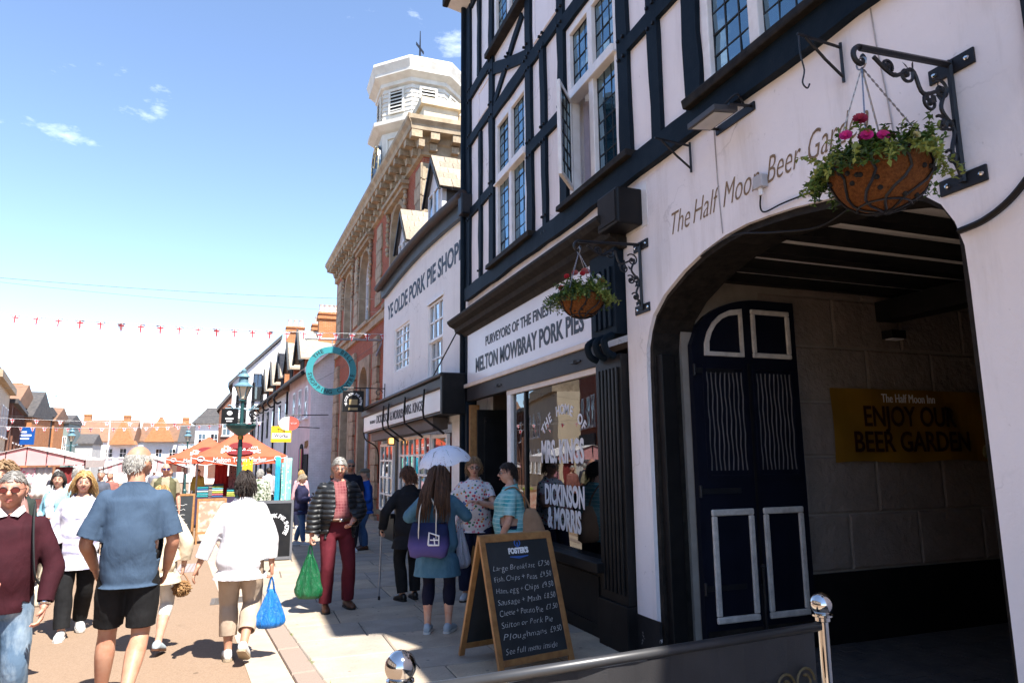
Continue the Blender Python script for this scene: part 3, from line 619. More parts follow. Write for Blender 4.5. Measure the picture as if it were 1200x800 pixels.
# main roof and tiled dormers
m = MB(); m.prism(FrX((0, 0, 0)), [(3.02, 6.05), (3.3, 6.0), (7.0, 9.0), (10.5, 6.0), (10.5, 6.1), (7.0, 9.3)], -17.3, -10.75)
ROOF = m.build('roof', M_slate, PIE)
TILE = MB().box(WF, -.5, .5, -.5, .5, -.5, .5, 0).mesh('roof_tile')
def tiles(par, a, b, c, d, nu, nv, mat, th=.025, sd=0):
    """courses of separate tiles over the quad a-b (eave) c-d (ridge above b, a)"""
    rnd = random.Random(sd); me = TILE.copy(); me.materials.append(mat); a, b, c, d = map(Vector, (a, b, c, d)); n = (b-a).cross(d-a).normalized()
    if n.z < 0: n = -n
    for j in range(nv):
        l0, r0 = a.lerp(d, j/nv), b.lerp(c, j/nv); l1, r1 = a.lerp(d, (j+1.25)/nv), b.lerp(c, (j+1.25)/nv); off = .5 if j % 2 else 0
        for i in range(nu+(1 if off else 0)):
            t0, t1 = max(0, (i-off)/nu), min(1, (i+1-off)/nu)
            p = (l0.lerp(r0, (t0+t1)/2)+l1.lerp(r1, (t0+t1)/2))/2+n*(th*.6+rnd.uniform(0, .008)); ex = (r0-l0)*(t1-t0); ey = (l1-l0)
            X = ex.normalized(); Yv = (ey-X*ey.dot(X)).normalized(); N = X.cross(Yv)
            B = Matrix(((X.x, Yv.x, N.x, p.x), (X.y, Yv.y, N.y, p.y), (X.z, Yv.z, N.z, p.z), (0, 0, 0, 1)))
            inst(me, 'roof_tile', B @ Matrix.Rotation(.07, 4, 'X') @ Matrix.Diagonal((ex.length*.97, ey.length, th, 1)), par)
for u0, u1, zb, zt, up in ((3.02, 4.12, 6.55, 7.5, 8.2), (5.95, 7.0, 6.5, 7.2, 7.95)):
    um = (u0+u1)/2; m = MB(); m.prism(OD, [(u0, zb-.4), (u1, zb-.4), (u1, zt), (um, up), (u0, zt)], -.5, -.4); DM = m.build('dormer', M_wpaint, PIE)
    MB().box(OD, u0+.005, u0+.06, zb-.4, zt, -2.2, -.5).build('dormer_cheek', M_slate, DM); MB().box(OD, u1-.06, u1-.005, zb-.4, zt, -2.2, -.5).build('dormer_cheek', M_slate, DM)
    b = bars(OD, u0+.14, um-.01, zb+.1, zt-.02, 1, 1, .03, -.40, -.36, .04); c = bars(OD, um+.01, u1-.14, zb+.1, zt-.02, 1, 1, .03, -.40, -.36, .04); b.add(c.v, c.f); b.build('window_frame', M_wpaint, DM)
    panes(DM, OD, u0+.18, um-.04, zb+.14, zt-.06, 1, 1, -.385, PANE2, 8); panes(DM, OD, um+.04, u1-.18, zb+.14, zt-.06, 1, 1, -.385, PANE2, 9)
    m = MB()
    for s_, e_ in ((u0-.12, um), (u1+.12, um)):
        z0 = zt-.14; m.add([OD.p(s_, z0, -.33), OD.p(e_, up+.03, -.33), OD.p(e_, up+.03, -2.4), OD.p(s_, z0, -2.4), OD.p(s_, z0-.06, -.33), OD.p(e_, up-.05, -.33), OD.p(e_, up-.05, -2.4), OD.p(s_, z0-.06, -2.4)], [(0, 1, 2, 3), (4, 7, 6, 5), (0, 4, 5, 1), (0, 3, 7, 4)])
    m.build('dormer_roof', M_slate, DM)
    tiles(DM, OD.p(u0-.14, zt-.16, -.3), OD.p(u0-.14, zt-.16, -2.4), OD.p(um, up+.05, -2.4), OD.p(um, up+.05, -.3), 7, 5, M_stonetile, .03, int(u0*7))
    m = MB(); m.prism(OD, [(u0-.16, zt-.22), (u0-.1, zt-.22), (um, up-.06), (u1+.1, zt-.22), (u1+.16, zt-.22), (um, up+.05)], -.33, -.28); m.build('barge_board', M_black, DM)
# projecting fascia box with awning cassette
def fz(u): return -.016*u
class Sag:
    def p(s, u, v, w=0): return OD.p(u, v+fz(u), w)
SG = Sag()
m = MB(); m.box(SG, -.02, 6.9, 2.40, 2.95, .05, .40); m.build('fascia_box', M_black, PIE)
m = MB(); m.box(SG, 0.0, 6.85, 2.44, 2.79, .40, .425); fs = m.build('fascia_sign', M_signwhite, PIE)
m = MB(); m.prism(FrX((0, 0, 0)), [(0, 0), (1, 0), (1, 1), (0, 1)], 0, .001)
m = MB(); m.box(SG, -.06, 7.0, 2.79, 2.96, .05, .47); m.box(SG, -.08, 7.05, 2.96, 3.02, .03, .52); m.build('awning_cassette', M_greybeam, PIE, bevel=.02)
MB().box(SG, -.1, .02, 2.36, 3.0, -.02, .5).build('cassette_end', M_black, PIE, bevel=.02)
MB().box(SG, 1.1, 6.5, 2.2, 2.40, .03, .3).build('fascia_soffit', pm('brown_grey_soffit', (.10, .08, .075), rough=.6), PIE)
MT = OD.mat(3.35, 2.61-.045, .428)
text('DICKINSON & MORRIS', OD.mat(4.05, 2.545, .428), .25, M_ink, fs, fit=2.5, bold=.004); text('MRS. KINGS', OD.mat(1.95, 2.585, .428), .25, M_ink, fs, fit=1.25, bold=.004)
text('AND', OD.mat(2.68, 2.57, .428), .11, M_ink, fs); text('THE HOME OF', OD.mat(5.75, 2.52, .428), .10, M_ink, fs)
for u in (.95, 2.3, 3.7, 4.2):
    m = MB(); m.tube([SG.p(u, 2.86, .5), SG.p(u, 2.5, .52), SG.p(u, 2.36, .5), SG.p(u-.25, 2.1, .22)], .02, 6); m.build('awning_arm', M_black, PIE)
m = MB(); m.tube(crom([SG.p(6.95, 2.8, .4), SG.p(6.95, 2.3, .38), SG.p(6.7, 2.0, .1), SG.p(6.65, 1.2, .08)], 5), .018, 6); m.build('awning_arm', M_black, PIE)
m = MB(); m.tube([OD.p(-.05, 4.05, .05), SG.p(.9, 3.0, .4)], .012, 6); m.build('stay_rod', M_iron, PIE)
# shop windows and doorway
for u0, u1, v0, v1, nu, nv in ((5.12, 6.5, .62, 2.06, 3, 4), (2.05, 4.5, .75, 2.16, 6, 4), (1.0, 1.95, .75, 2.14, 1, 1)):
    w = bars(OD, u0, u1, v0-.14, v1-.04, nu, nv, .04, .02, .08, .06).build('shop_window', M_wpaint, PIE)
    panes(w, OD, u0+.03, u1-.03, v0-.1, v1-.08, nu, nv, .05, PANE3, int(u0*10), .012)
    MB().box(OD, u0-.1, u1+.1, v0-.24, v0-.14, -.1, .13).build('shop_sill', M_black, w)
    MB().box(OD, u0-.08, u1+.08, -.5, v0-.24, -.1, .05).build('stall_riser', M_black, w)
m = MB(); m.box(OD, 1.0, 1.95, 1.35, 2.05, -.02, -.01); pp = m.build('red_notice', pm('dark_red_notice', (.28, .02, .018), (.2, .015, .015), rough=.5), PIE)
rq = random.Random(6)
for n_, z, h in ((7, 1.78, .05), (4, 1.52, .12)):
    for i in range(n_):                  # worn cream print, too faded to read
        u = 1.82-(i+.5)*.72/n_; m = MB(); m.tube([OD.p(u+rq.uniform(-.02, .02)*(h/.05), z+rq.uniform(-h, h), -.006) for _ in range(5)], h*.2, 5); m.build('faded_print', pm('notice_cream', (.75, .6, .45), bump=0), pp)
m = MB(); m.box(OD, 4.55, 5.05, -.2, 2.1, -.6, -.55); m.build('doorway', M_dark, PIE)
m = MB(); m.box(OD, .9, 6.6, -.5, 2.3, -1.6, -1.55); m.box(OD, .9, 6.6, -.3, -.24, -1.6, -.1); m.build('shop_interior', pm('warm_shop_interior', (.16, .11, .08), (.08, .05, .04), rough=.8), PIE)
L_ = thing('wall_lantern', 'small amber wall lantern under the shop fascia', 'lantern', OD.p(4.78, 2.0, .2))
k = NT('amber_lamp'); k.col((.5, .2, .05)); k.b.inputs['Emission Color'].default_value = (1, .45, .12, 1); k.b.inputs['Emission Strength'].default_value = 1.2; M_amber = k.set(.3)
m = MB(); m.box(OD, 4.73, 4.83, 2.0, 2.16, .15, .25); m.build('lamp_glass', M_amber, L_)
m = MB(); m.box(OD, 4.71, 4.85, 2.16, 2.2, .13, .27); m.box(OD, 4.71, 4.85, 1.97, 2.0, .13, .27); m.tube([OD.p(4.78, 2.2, .2), OD.p(4.78, 2.26, .2), OD.p(4.78, 2.26, .04)], .01, 6)
for a in (4.72, 4.84):
    for b in (.14, .26): m.box(OD, a-.008, a+.008, 2.0, 2.16, b-.008, b+.008)
m.build('lamp_cage', M_iron, L_)
m = MB(); m.wbox(3.4, 10, 10.75, 17.2, -.5, 6.0); m.build('body', M_dark, PIE) if False else None
MB().wbox(3.35, 10, 17.05, 17.25, -.5, 6.2).build('flank_wall', M_olde, PIE)
# ---------------------------------------------------------------- corn exchange with clock turret
CE = Fr((3.88, 17.2, 0), (-.67, 15.5))
EX = thing('corn_exchange', 'tall red brick and stone hall with arched windows, heavy cornice and white clock turret', 'building', (3.6, 24, gz(24)))
WX = [(2.0, 3.6), (7.0, 8.8), (10.6, 12.2)]
holes = [(a-.17, b+.17, 6.35, 9.5) for a, b in WX]+[(1.3, 4.0, -.8, 4.3), (6.5, 8.6, -.8, 5.2), (10.3, 12.6, -.8, 4.6)]
grid_wall(CE, 0, 14.5, -1, 9.66, holes, -.4, 0).build('wall', M_brickred, EX)
MB().wbox(3.95, 12, 17.22, 17.6, 0, 9.7).build('flank_wall', M_brickor, EX)
MB().wbox(3.3, 12, 32.4, 32.65, -1, 10.6).build('flank_wall', M_brickor, EX)
MB().wbox(4.1, 12, 17.6, 32.4, 10.3, 10.5).build('roof', M_slate, EX)
Q = MB().box(WF, -.5, .5, -.5, .5, -.5, .5).build('quoin', M_stone, EX, bevel=.03); qme = Q.data; COL.objects.unlink(Q)
def quoin(F, u0, u1, v0, v1, w0, w1):
    X0 = F.p(1, 0, 0)-F.p(0, 0, 0); N0 = F.p(0, 0, 1)-F.p(0, 0, 0); B = Matrix(((X0.x, 0, N0.x, 0), (X0.y, 0, N0.y, 0), (0, 1, 0, 0), (0, 0, 0, 1)))
    o = inst(qme, 'quoin', Matrix.Translation(F.p((u0+u1)/2, (v0+v1)/2, (w0+w1)/2)) @ B @ Matrix.Diagonal((u1-u0, v1-v0, w1-w0, 1)), EX)
    md = o.modifiers.new('bevel', 'BEVEL'); md.width = .035; md.segments = 1
for u0, u1 in ((0, .75), (4.95, 5.85), (9.15, 10.05), (13.2, 14.4)):
    v, j = -.6, 0
    while v < 9.3:
        h = .46 if v > 6.3 else .52; d = .1 if j % 2 else 0
        if not (6.0 < v+h and v < 6.4): quoin(CE, u0+(d if u0 else -.06), u1-d, v+.01, v+h-.01, -.05, .10 if v < 6 else .05)
        v += h; j += 1
# near flank: white-ish quoins turning the corner
FX = FrX((0, 17.22, 0)); v, j = 5.8, 0
while v < 9.4:
    quoin(FX, 3.80, 4.35+(.3 if j % 2 else 0), v+.01, v+.45, -.05, .06); v += .46; j += 1
m = MB(); m.box(CE, 0, 14.5, 6.05, 6.30, -.02, .10); m.box(CE, 0, 14.5, 6.30, 6.36, -.02, .15); m.build('string_course', M_stone, EX)
# frieze, cornice, modillions, parapet
prof = [(0, 9.65), (-.10, 9.68), (-.10, 9.95), (-.16, 10.0), (-.20, 10.15), (-.46, 10.2), (-.48, 10.34), (-.56, 10.44), (-.56, 10.56), (-.1, 10.72), (.3, 10.72), (.3, 9.65)]
m = MB(); m.loft([[CE.p(u, v, -w) for w, v in prof] for u in (0, 15.0)]); m.loft([[CE.p(min(w, 0), v, -w) for w, v in prof], [CE.p(0, v, -w) for w, v in prof]]); m.build('cornice', M_stone, EX)
m = MB(); m.loft([[FX.p(3.88+min(w, 0), v, -w) for w, v in prof], [FX.p(12, v, -w) for w, v in prof]]); m.build('cornice', M_stone, EX)
MOD = MB().box(WF, -.5, .5, -.5, .5, -.5, .5).mesh('modillion'); MOD.materials.append(M_stone)
def piece(me, name, F, u0, u1, v0, v1, w0, w1, par):
    X0 = F.p(1, 0, 0)-F.p(0, 0, 0); N0 = F.p(0, 0, 1)-F.p(0, 0, 0); B = Matrix(((X0.x, 0, N0.x, 0), (X0.y, 0, N0.y, 0), (0, 1, 0, 0), (0, 0, 0, 1)))
    return inst(me, name, Matrix.Translation(F.p((u0+u1)/2, (v0+v1)/2, (w0+w1)/2)) @ B @ Matrix.Diagonal((u1-u0, v1-v0, w1-w0, 1)), par)
for i in range(24):
    u = -.3+i*.63; piece(MOD, 'modillion', CE, u-.12, u+.12, 9.99, 10.18, .15, .44, EX); piece(MOD, 'modillion', CE, u-.1, u+.1, 9.76, 9.95, .08, .24, EX)
for i in range(6):
    u = 4.1+i*.6; piece(MOD, 'modillion', FX, u-.12, u+.12, 9.99, 10.18, .15, .44, EX); piece(MOD, 'modillion', FX, u-.1, u+.1, 9.76, 9.95, .08, .24, EX)
M_bl = pm('bleached_stone', (.62, .56, .44), (.45, .38, .28), rough=.85, sc=3, bump=.3)
for u0, u1, v, w in ((6.5, 7.3, 11.05, -.6), (13.5, 14.5, 11.05, -.8)): MB().box(CE, u0, u1, 10.7, v, w, -.1).build('parapet', M_bl, EX)
m = MB(); m.box(CE, .1, 1.2, 10.7, 11.2, -1.0, -.02); m.box(CE, .0, 1.3, 11.2, 11.4, -1.1, .08); m.build('parapet', M_bl, EX)
MB().wbox(4.9, 12, 17.5, 17.9, 10.7, 11.15).build('parapet', M_stone, EX)
# arched windows with stone surrounds and hoods
def arch_pts(u0, u1, v0, vs, n=12):
    c, r = (u0+u1)/2, (u1-u0)/2; return [(u0, v0)]+[(c-r*math.cos(math.pi*i/n), vs+r*math.sin(math.pi*i/n)) for i in range(n+1)]+[(u1, v0)]
for k, (a, b) in enumerate(WX):
    vs_ = 9.25-(b-a)/2; o1 = arch_pts(a-.17, b+.17, 6.36, vs_); i1 = arch_pts(a, b, 6.36, vs_); m = MB(); n = len(o1)
    for i in range(n-1): m.add([CE.p(*q, w) for w in (-.35, .05) for q in (o1[i], o1[i+1], i1[i+1], i1[i])], [(0, 1, 2, 3), (7, 6, 5, 4), (0, 4, 5, 1), (2, 6, 7, 3)])
    m.build('window_surround', M_stone, EX)
    m = MB(); m.prism(CE, [(a-.17, 9.5)]+[(a-.17, vs_)]+arch_pts(a-.16, b+.16, vs_, vs_)[1:-1]+[(b+.17, vs_), (b+.17, 9.5)], -.2, .015); m.build('spandrel', M_stone, EX)
    w = MB(); ii = arch_pts(a+.12, b-.12, 6.45, vs_); oo = arch_pts(a, b, 6.36, vs_)
    for i in range(len(ii)-1): w.add([CE.p(*q, ww) for ww in (-.3, -.2) for q in (oo[i], oo[i+1], ii[i+1], ii[i])], [(0, 1, 2, 3), (7, 6, 5, 4), (2, 6, 7, 3)])
    cu = (a+b)/2
    for du in (-.3, .3): w.box(CE, cu+du-.03, cu+du+.03, 6.4, 9.0, -.29, -.21)
    for v in (7.3, 8.2, vs_): w.box(CE, a+.1, b-.1, v-.04, v+.04, -.288, -.212)
    w = w.build('window', M_wpaint, EX)
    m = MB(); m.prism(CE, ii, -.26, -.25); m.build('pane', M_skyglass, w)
    m = MB(); m.box(CE, a-.4, b+.4, 9.34, 9.47, -.02, .18); m.box(CE, a-.48, b+.48, 9.47, 9.58, -.02, .26); m.build('window_hood', M_stone, w)
    for u in (a-.3, b+.3):
        m = MB()
        for j in range(9): m.ball(CE.p(u+random.uniform(-.06, .06), 8.0+j*.16, .07), (.07, .07, .09), 8, 5)
        m.build('carved_drop', M_stone, w, smooth=True)
    m = MB(); m.box(CE, a-.45, b+.45, 6.28, 6.42, -.1, .2); m.build('window_sill', M_stone, w)
# ground-floor openings
for a, b, h in ((1.3, 4.0, 4.3), (6.5, 8.6, 5.2), (10.3, 12.6, 4.6)):
    vs_ = h-(b-a)/2; m = MB(); i1 = arch_pts(a+.3, b-.3, -.8, vs_)
    m.prism(CE, [(a, -.8), (a, h)]+[(b, h), (b, -.8)]+i1[::-1], -.3, .06); m.build('stone_arch', M_stone, EX)
    m = MB(); m.prism(CE, i1, -.32, -.3); d = m.build('door', pm('dim_doorway', (.16, .17, .18), (.1, .1, .11), rough=.5), EX)
m = MB(); m.tube([CE.p(5.9, -.3, .2), CE.p(5.9, 4.0, .2)], .05, 8); m.build('downpipe', pm('pale_grey_pipe', (.45, .5, .55), bump=0), EX, smooth=True)
# clock turret
TC = Vector((5.35, 24.6, 0))
M_turret = pm('white_turret_boards', (.64, .62, .57), (.52, .49, .44), rough=.6, sc=3, bump=.2)
def octa(r, z, ro=math.pi/8): return [TC+Vector((r*math.cos(ro+i*math.pi/4), r*math.sin(ro+i*math.pi/4), z)) for i in range(8)]
def octl(name, mat, prof, par=EX): return MB().loft([octa(r, z) for r, z in prof]).build(name, mat, par)
TW = octl('turret', M_turret, [(1.62, 10.8), (1.62, 13.4), (1.75, 13.45), (1.98, 13.6), (1.98, 13.75), (1.6, 13.95), (1.6, 15.2)])
octl('turret_cornice', M_turret, [(1.6, 15.15), (1.72, 15.2), (1.72, 15.35), (1.98, 15.5), (1.98, 15.62), (2.08, 15.9), (2.05, 16.02), (1.6, 16.15)], TW)
for j in range(7): octl('weather_board', M_turret, [(1.6, 13.96+j*.17), (1.635, 13.965+j*.17), (1.605, 14.12+j*.17)], TW)
octa_done = octl('turret_roof', pm('lead_roof', (.42, .41, .4), (.3, .3, .3), rough=.6), [(2.0, 15.98), (1.0, 16.5), (.1, 16.9)], TW)
m = MB(); m.tube([TC+Vector((0, 0, 16.8)), TC+Vector((0, 0, 18.3))], [.05, .015], 6); m.box(Fr((TC.x, TC.y), (.6, .8)), -.35, .35, 17.5, 17.62, -.01, .01); m.build('weathervane', M_iron, TW)
for k in range(8):                     # louvres on each face of the upper stage
    a = k*math.pi/4; n = Vector((math.cos(a), math.sin(a), 0)); t = Vector((-n.y, n.x, 0)); rf = 1.65*math.cos(math.pi/8)
    class FF:
        def p(s, u, v, w=0): return TC+n*(rf+w)+t*u+Vector((0, 0, v))
    f = FF(); m = MB(); frame_rect(m, f, -.33, .33, 14.1, 15.05, .07, -.02, .05)
    for j in range(6): m.add([f.p(u, 14.2+j*.135+dz, w) for u in (-.27, .27) for dz, w in ((0, .045), (.02, .045), (.10, -.01), (.08, -.01))], [(0, 1, 2, 3), (4, 7, 6, 5), (0, 4, 5, 1), (2, 6, 7, 3), (1, 5, 6, 2), (0, 3, 7, 4)])
    m.build('louvre', M_turret, TW); m = MB(); m.box(f, -.3, .3, 14.1, 15.05, -.015, .004); m.build('louvre_back', M_dark, TW)
    if k % 2 == 0:                     # clock faces
        m = MB(); c = f.p(0, 12.35, .03); rim = [c+(t*math.cos(q*math.pi/12)+Vector((0, 0, 1))*math.sin(q*math.pi/12))*.82 for q in range(24)]
        m.loft([rim, [p+n*.06 for p in rim]]); m.build('clock_face', pm('dark_blue_dial', (.02, .06, .12), rough=.4, bump=0), TW)
        m = MB()
        for q in range(12):
            d_ = t*math.cos(q*math.pi/6)+Vector((0, 0, 1))*math.sin(q*math.pi/6); m.tube([c+n*.1+d_*.55, c+n*.1+d_*.72], .03, 4)
        m.tube([c+n*.11, c+n*.11+(t*.3+Vector((0, 0, .6)))*.75], .03, 4); m.tube([c+n*.11, c+n*.11+(t*-.6+Vector((0, 0, .3)))*.6], .035, 4)
        ring = [c+n*.09+(t*math.cos(q*math.pi/16)+Vector((0, 0, 1))*math.sin(q*math.pi/16))*.8 for q in range(33)]; m.tube(ring, .03, 5)
        m.build('clock_hands', pm('gilt', (.6, .5, .3), rough=.3, metal=.6, bump=0), TW)
    else:
        m = MB(); frame_rect(m, f, -.4, .4, 11.2, 13.2, .06, -.02, .04); m.build('turret_panel', M_turret, TW)
# ---------------------------------------------------------------- houses farther down the street
def M_paint(name, c, rough=.8): return pm(name, c, tuple(x*.85 for x in lin(c)[:3]), rough=rough, sc=1.5, bump=.2, bsc=30)
FARGLASS = glassmat('far_window_glass', (.03, .04, .05), .05, .2, 1.5, .1)
PANE4 = MB().box(WF, -.5, .5, -.5, .5, -.5, .5).mesh('pane'); PANE4.materials.append(FARGLASS)
def win(par, F, u, v, w, h, frame=M_wpaint, nu=2, nv=2, out=.03):
    o = bars(F, u-w/2, u+w/2, v, v+h, nu, nv, .05, out-.03, out+.03, .07).build('window', frame, par)
    panes(o, F, u-w/2+.04, u+w/2-.04, v+.04, v+h-.04, nu, nv, out, PANE4, int(u*13+v*7), .03)
    MB().box(F, u-w/2-.08, u+w/2+.08, v-.09, v, out-.04, out+.12).build('window_sill', frame, o); return o
def house(name, label, F, L, eave, depth, wall, roofm, ridge, z0, wins=(), chim=(), gable=True, over=.25):
    t = thing(name, label, 'building', F.p(L/2, z0, 0))
    MB().box(F, 0, L, z0-.5, eave, -depth, 0).build('wall', wall, t)
    m = MB(); r = [(over, eave-.12), (over, eave+.02), (-depth/2, ridge), (-depth-over, eave+.02), (-depth-over, eave-.12)]
    m.loft([[F.p(u, v, w) for w, v in r] for u in (-.12, L+.12)]); rf = m.build('roof', roofm, t)
    if gable:
        for u in (0.02, L-.02):
            m = MB(); m.add([F.p(u, eave-.15, 0), F.p(u, eave-.15, -depth), F.p(u, ridge-.15, -depth/2)], [(0, 1, 2)]); m.build('gable', wall, t, fix=False)
    for u, v, w, h in wins: win(t, F, u, v, w, h)
    for u, hh in chim:
        c = MB().box(F, u-.45, u+.45, ridge-.8, ridge+hh, -depth/2-.35, -depth/2+.35); c.box(F, u-.52, u+.52, ridge+hh-.25, ridge+hh-.1, -depth/2-.42, -depth/2+.42); c = c.build('chimney', M_brickor, rf)
        for q in (-.25, .05, .3): MB().lathe(F.p(u+q, ridge+hh, -depth/2), [(.12, 0), (.10, .35), (.13, .42), (.08, .43)], 8).build('chimney_pot', M_cream, rf)
    return t
# pink-fronted house with white brick gable and dormered roof
RW = Fr((2.35, 33, 0), (-2.4, 27))
M_pink = M_paint('pale_pink_render', (.74, .58, .60)); M_whiter = M_paint('white_street_render', (.78, .76, .77))
M_wbrick = brick_mat('white_painted_gable_brick', (.84, .83, .85), (.80, .79, .81), (.68, .67, .69), 1.0)
PK = thing('pink_house', 'pink fronted house with a white brick gable end facing the camera', 'building', RW.p(3.5, gz(36)))
MB().box(RW, 0, 7.5, -1, 5.8, -6, 0).build('wall', M_pink, PK)
GX = FrX((0, 32.95, 0)); m = MB(); m.prism(GX, [(2.33, -1), (8.2, -1), (8.2, 6.1), (5.6, 8.75), (2.33, 5.9)], -.1, 0); m.build('gable_wall', M_wbrick, PK)
m = MB(); m.loft([[RW.p(u, v, w) for w, v in ((.35, 5.65), (.35, 5.8), (-3.2, 8.9), (-6.6, 5.8), (-6.6, 5.6), (-3.2, 8.65))] for u in (-.35, 7.5)]); PKR = m.build('roof', M_claytile, PK)
m = MB(); m.loft([[RW.p(u, v, w) for w, v in ((.4, 5.55), (.4, 5.8), (-3.2, 9.0), (-3.2, 8.75))] for u in (-.42, -.36)]); m.build('barge_board', M_wpaint, PK)
for u in (1.2, 3.2, 5.2): win(PK, RW, u, 3.6, .85, 1.5)
m = MB(); m.prism(RW, arch_pts(1.6, 2.8, -.6, 1.8), -.02, .05); m.build('shop_door', M_dark, PK)
for i, (c, u) in enumerate(zip(((.5, .04, .1), (.7, .5, .05), (.05, .3, .4), (.6, .1, .3)), (1.72, 1.98, 2.24, 2.5))): MB().box(RW, u, u+.22, 1.2, 2.15, .055, .08).build('striped_panel', pm('door_stripe_%d' % i, c, bump=0), PK)
MB().box(RW, .15, 1.2, .4, 1.9, .02, .06).build('shop_window', M_dark, PK)
rq = random.Random(3)
for i in range(5): MB().tube([RW.p(1.2-i*.2+rq.uniform(-.08, .08), 2.35+rq.uniform(-.2, .2), .03) for _ in range(5)], .025, 5).build('sign_letter', pm('brass_letter', (.35, .22, .1), bump=0), PK)
for F_, x0, x1, z0, z1, d, pots in (('y', 2.95, 3.98, 7.4, 9.5, 38, 4), ('y', 1.55, 2.6, 8.2, 9.9, 45, 3), ('y', 2.78, 3.27, 7.6, 9.2, 40, 1)):
    c = MB(); c.wbox(x0, x1, d, d+.8, z0-2, z1); c.wbox(x0-.08, x1+.08, d-.08, d+.88, z1-.35, z1-.2); c.wbox(x0-.06, x1+.06, d-.06, d+.86, z1-.08, z1+.02); c = c.build('chimney', M_brickor, PKR)
    for q in range(pots): MB().lathe((x0+(q+.5)*(x1-x0)/pots, d+.4, z1), [(.14, 0), (.11, .4), (.14, .5), (.08, .51)], 8).build('chimney_pot', M_cream, PKR)
# long white house with black gabled dormers
WH = thing('dormered_row_house', 'long white street house with a row of dark gabled dormers on a brown roof', 'building', RW.p(16, gz(48)))
m = MB(); m.box(RW, 7.52, 27, -1.5, 5.6, -6, -.05); m.build('wall', M_whiter, WH)
m = MB(); m.loft([[RW.p(u, v, w) for w, v in ((.35, 5.45), (.35, 5.6), (-3.2, 8.5), (-6.6, 5.6), (-6.6, 5.4))] for u in (7.52, 27.2)]); m.build('roof', M_claytile, WH)
M_verge = pm('black_barge', (.012, .012, .014), rough=.6)
for i in range(5):
    u = 5.4+i*4.1; um = u; t = PK if i == 0 else WH; z = 5.9-.06*i
    m = MB(); m.prism(RW, [(u-.95, z), (u+.95, z), (u+.95, z+1.3), (u, z+2.5), (u-.95, z+1.3)], -3, -.35); D = m.build('dormer', M_brickred, t)
    m = MB()
    for s_ in (-1, 1): m.add([RW.p(u+s_*1.25, z+1.0, -.05), RW.p(u, z+2.62, -.05), RW.p(u, z+2.62, -4), RW.p(u+s_*1.25, z+1.0, -4), RW.p(u+s_*1.25, z+.9, -.05), RW.p(u, z+2.45, -.05), RW.p(u, z+2.45, -4), RW.p(u+s_*1.25, z+.9, -4)], [(0, 1, 2, 3), (4, 7, 6, 5), (0, 4, 5, 1), (0, 3, 7, 4)])
    m.build('dormer_roof', M_stonetile, D)
    m = MB(); m.prism(RW, [(u-1.3, z+.85), (u-1.05, z+.85), (u, z+2.3), (u+1.05, z+.85), (u+1.3, z+.85), (u, z+2.68)], -.05, .05); m.prism(RW, [(u-.9, z+.95), (u+.9, z+.95), (u, z+2.25)], -.34, -.25); m.build('barge_board', M_verge, D)
    win(D, RW, u, z+.1, 1.2, .95, M_wpaint, 2, 2, -.33) if False else MB().box(RW, u-.6, u+.6, z+.1, z+.95, -.36, -.3).build('dormer_window', M_dark, D)
for i in range(6):
    u = 8.6+i*3.2; m = MB(); m.box(RW, u-.42, u+.42, 3.1, 4.9, -.06, 0); w = m.build('window', M_verge, WH); panes(w, RW, u-.36, u+.36, 3.16, 4.84, 2, 3, .004, PANE4, i)
    MB().box(RW, u-.5, u+.5, -.8, 1.8, -.06, .0).build('shop_window', M_dark, WH)
    q = [RW.p(u+1.4, 5.5, .3), RW.p(u+1.4, 5.2, .55), RW.p(u+1.4, 4.9, .35), RW.p(u+1.4, 5.0, .12)]; MB().tube(crom(q, 5), .06, 6).build('gutter_bracket', M_verge, WH)
MB().tube([RW.p(.2, 5.62, .42), RW.p(27, 5.42, .42)], .09, 8).build('gutter', M_verge, WH)
for u in (7.55, 13.5, 20.): MB().tube([RW.p(u, 5.4, .1), RW.p(u, -.5, .1)], .06, 8).build('downpipe', M_verge, WH)
# three more fronts at the bend
TG = thing('timbered_gable_house', 'white house with black timber strips and a sloping verge beyond the dormers', 'building', (0, 62, -.8))
F3 = FrX((0, 62, 0)); m = MB(); m.prism(F3, [(-1.95, -1.6), (4, -1.6), (4, 11.5), (1.8, 11.8), (-1.95, 8.0)], -6, 0); m.build('wall', M_whiter, TG)
m = MB(); m.prism(F3, [(-2.3, 7.6), (1.8, 11.95), (1.8, 12.25), (-2.3, 7.95)], -6, .3); m.build('roof', M_slate, TG)
for x in (-1.5, -.9, -.3, .4): MB().box(F3, x-.12, x+.12, 2.5, 8.3+.9*x, 0, .06).build('timber', M_verge, TG)
for x, z, h in ((-1.2, 6.4, 1.5), (0, 6.6, 2.2), (-1.2, 3.4, 1.6), (.1, 3.4, 1.6)): win(TG, F3, x, z, .7, h, M_verge)
BB = thing('brown_brick_house', 'narrow brown brick front at the bend of the street', 'building', (-2.8, 75, -1)); F4 = FrX((0, 75, 0))
m = MB(); m.prism(F4, [(-3.45, -1.8), (-1, -1.8), (-1, 9.9), (-2.3, 8.8), (-3.45, 6.6)], -8, 0); m.build('wall', M_brickbrown, BB); m = MB(); m.prism(F4, [(-3.7, 6.4), (-1.0, 10), (-1.0, 10.4), (-3.7, 6.8)], -8, .3); m.build('roof', M_slate, BB)
for z in (1.6, 4.0): win(BB, F4, -2.7, z, .8, 1.4)
HH = thing('hipped_corner_house', 'small white corner house with a hipped grey roof', 'building', (-5.8, 95, -1.2)); F5 = FrX((0, 95, 0))
MB().box(F5, -7.0, -3.5, -2, 6.2, -7, 0).build('wall', M_whiter, HH)
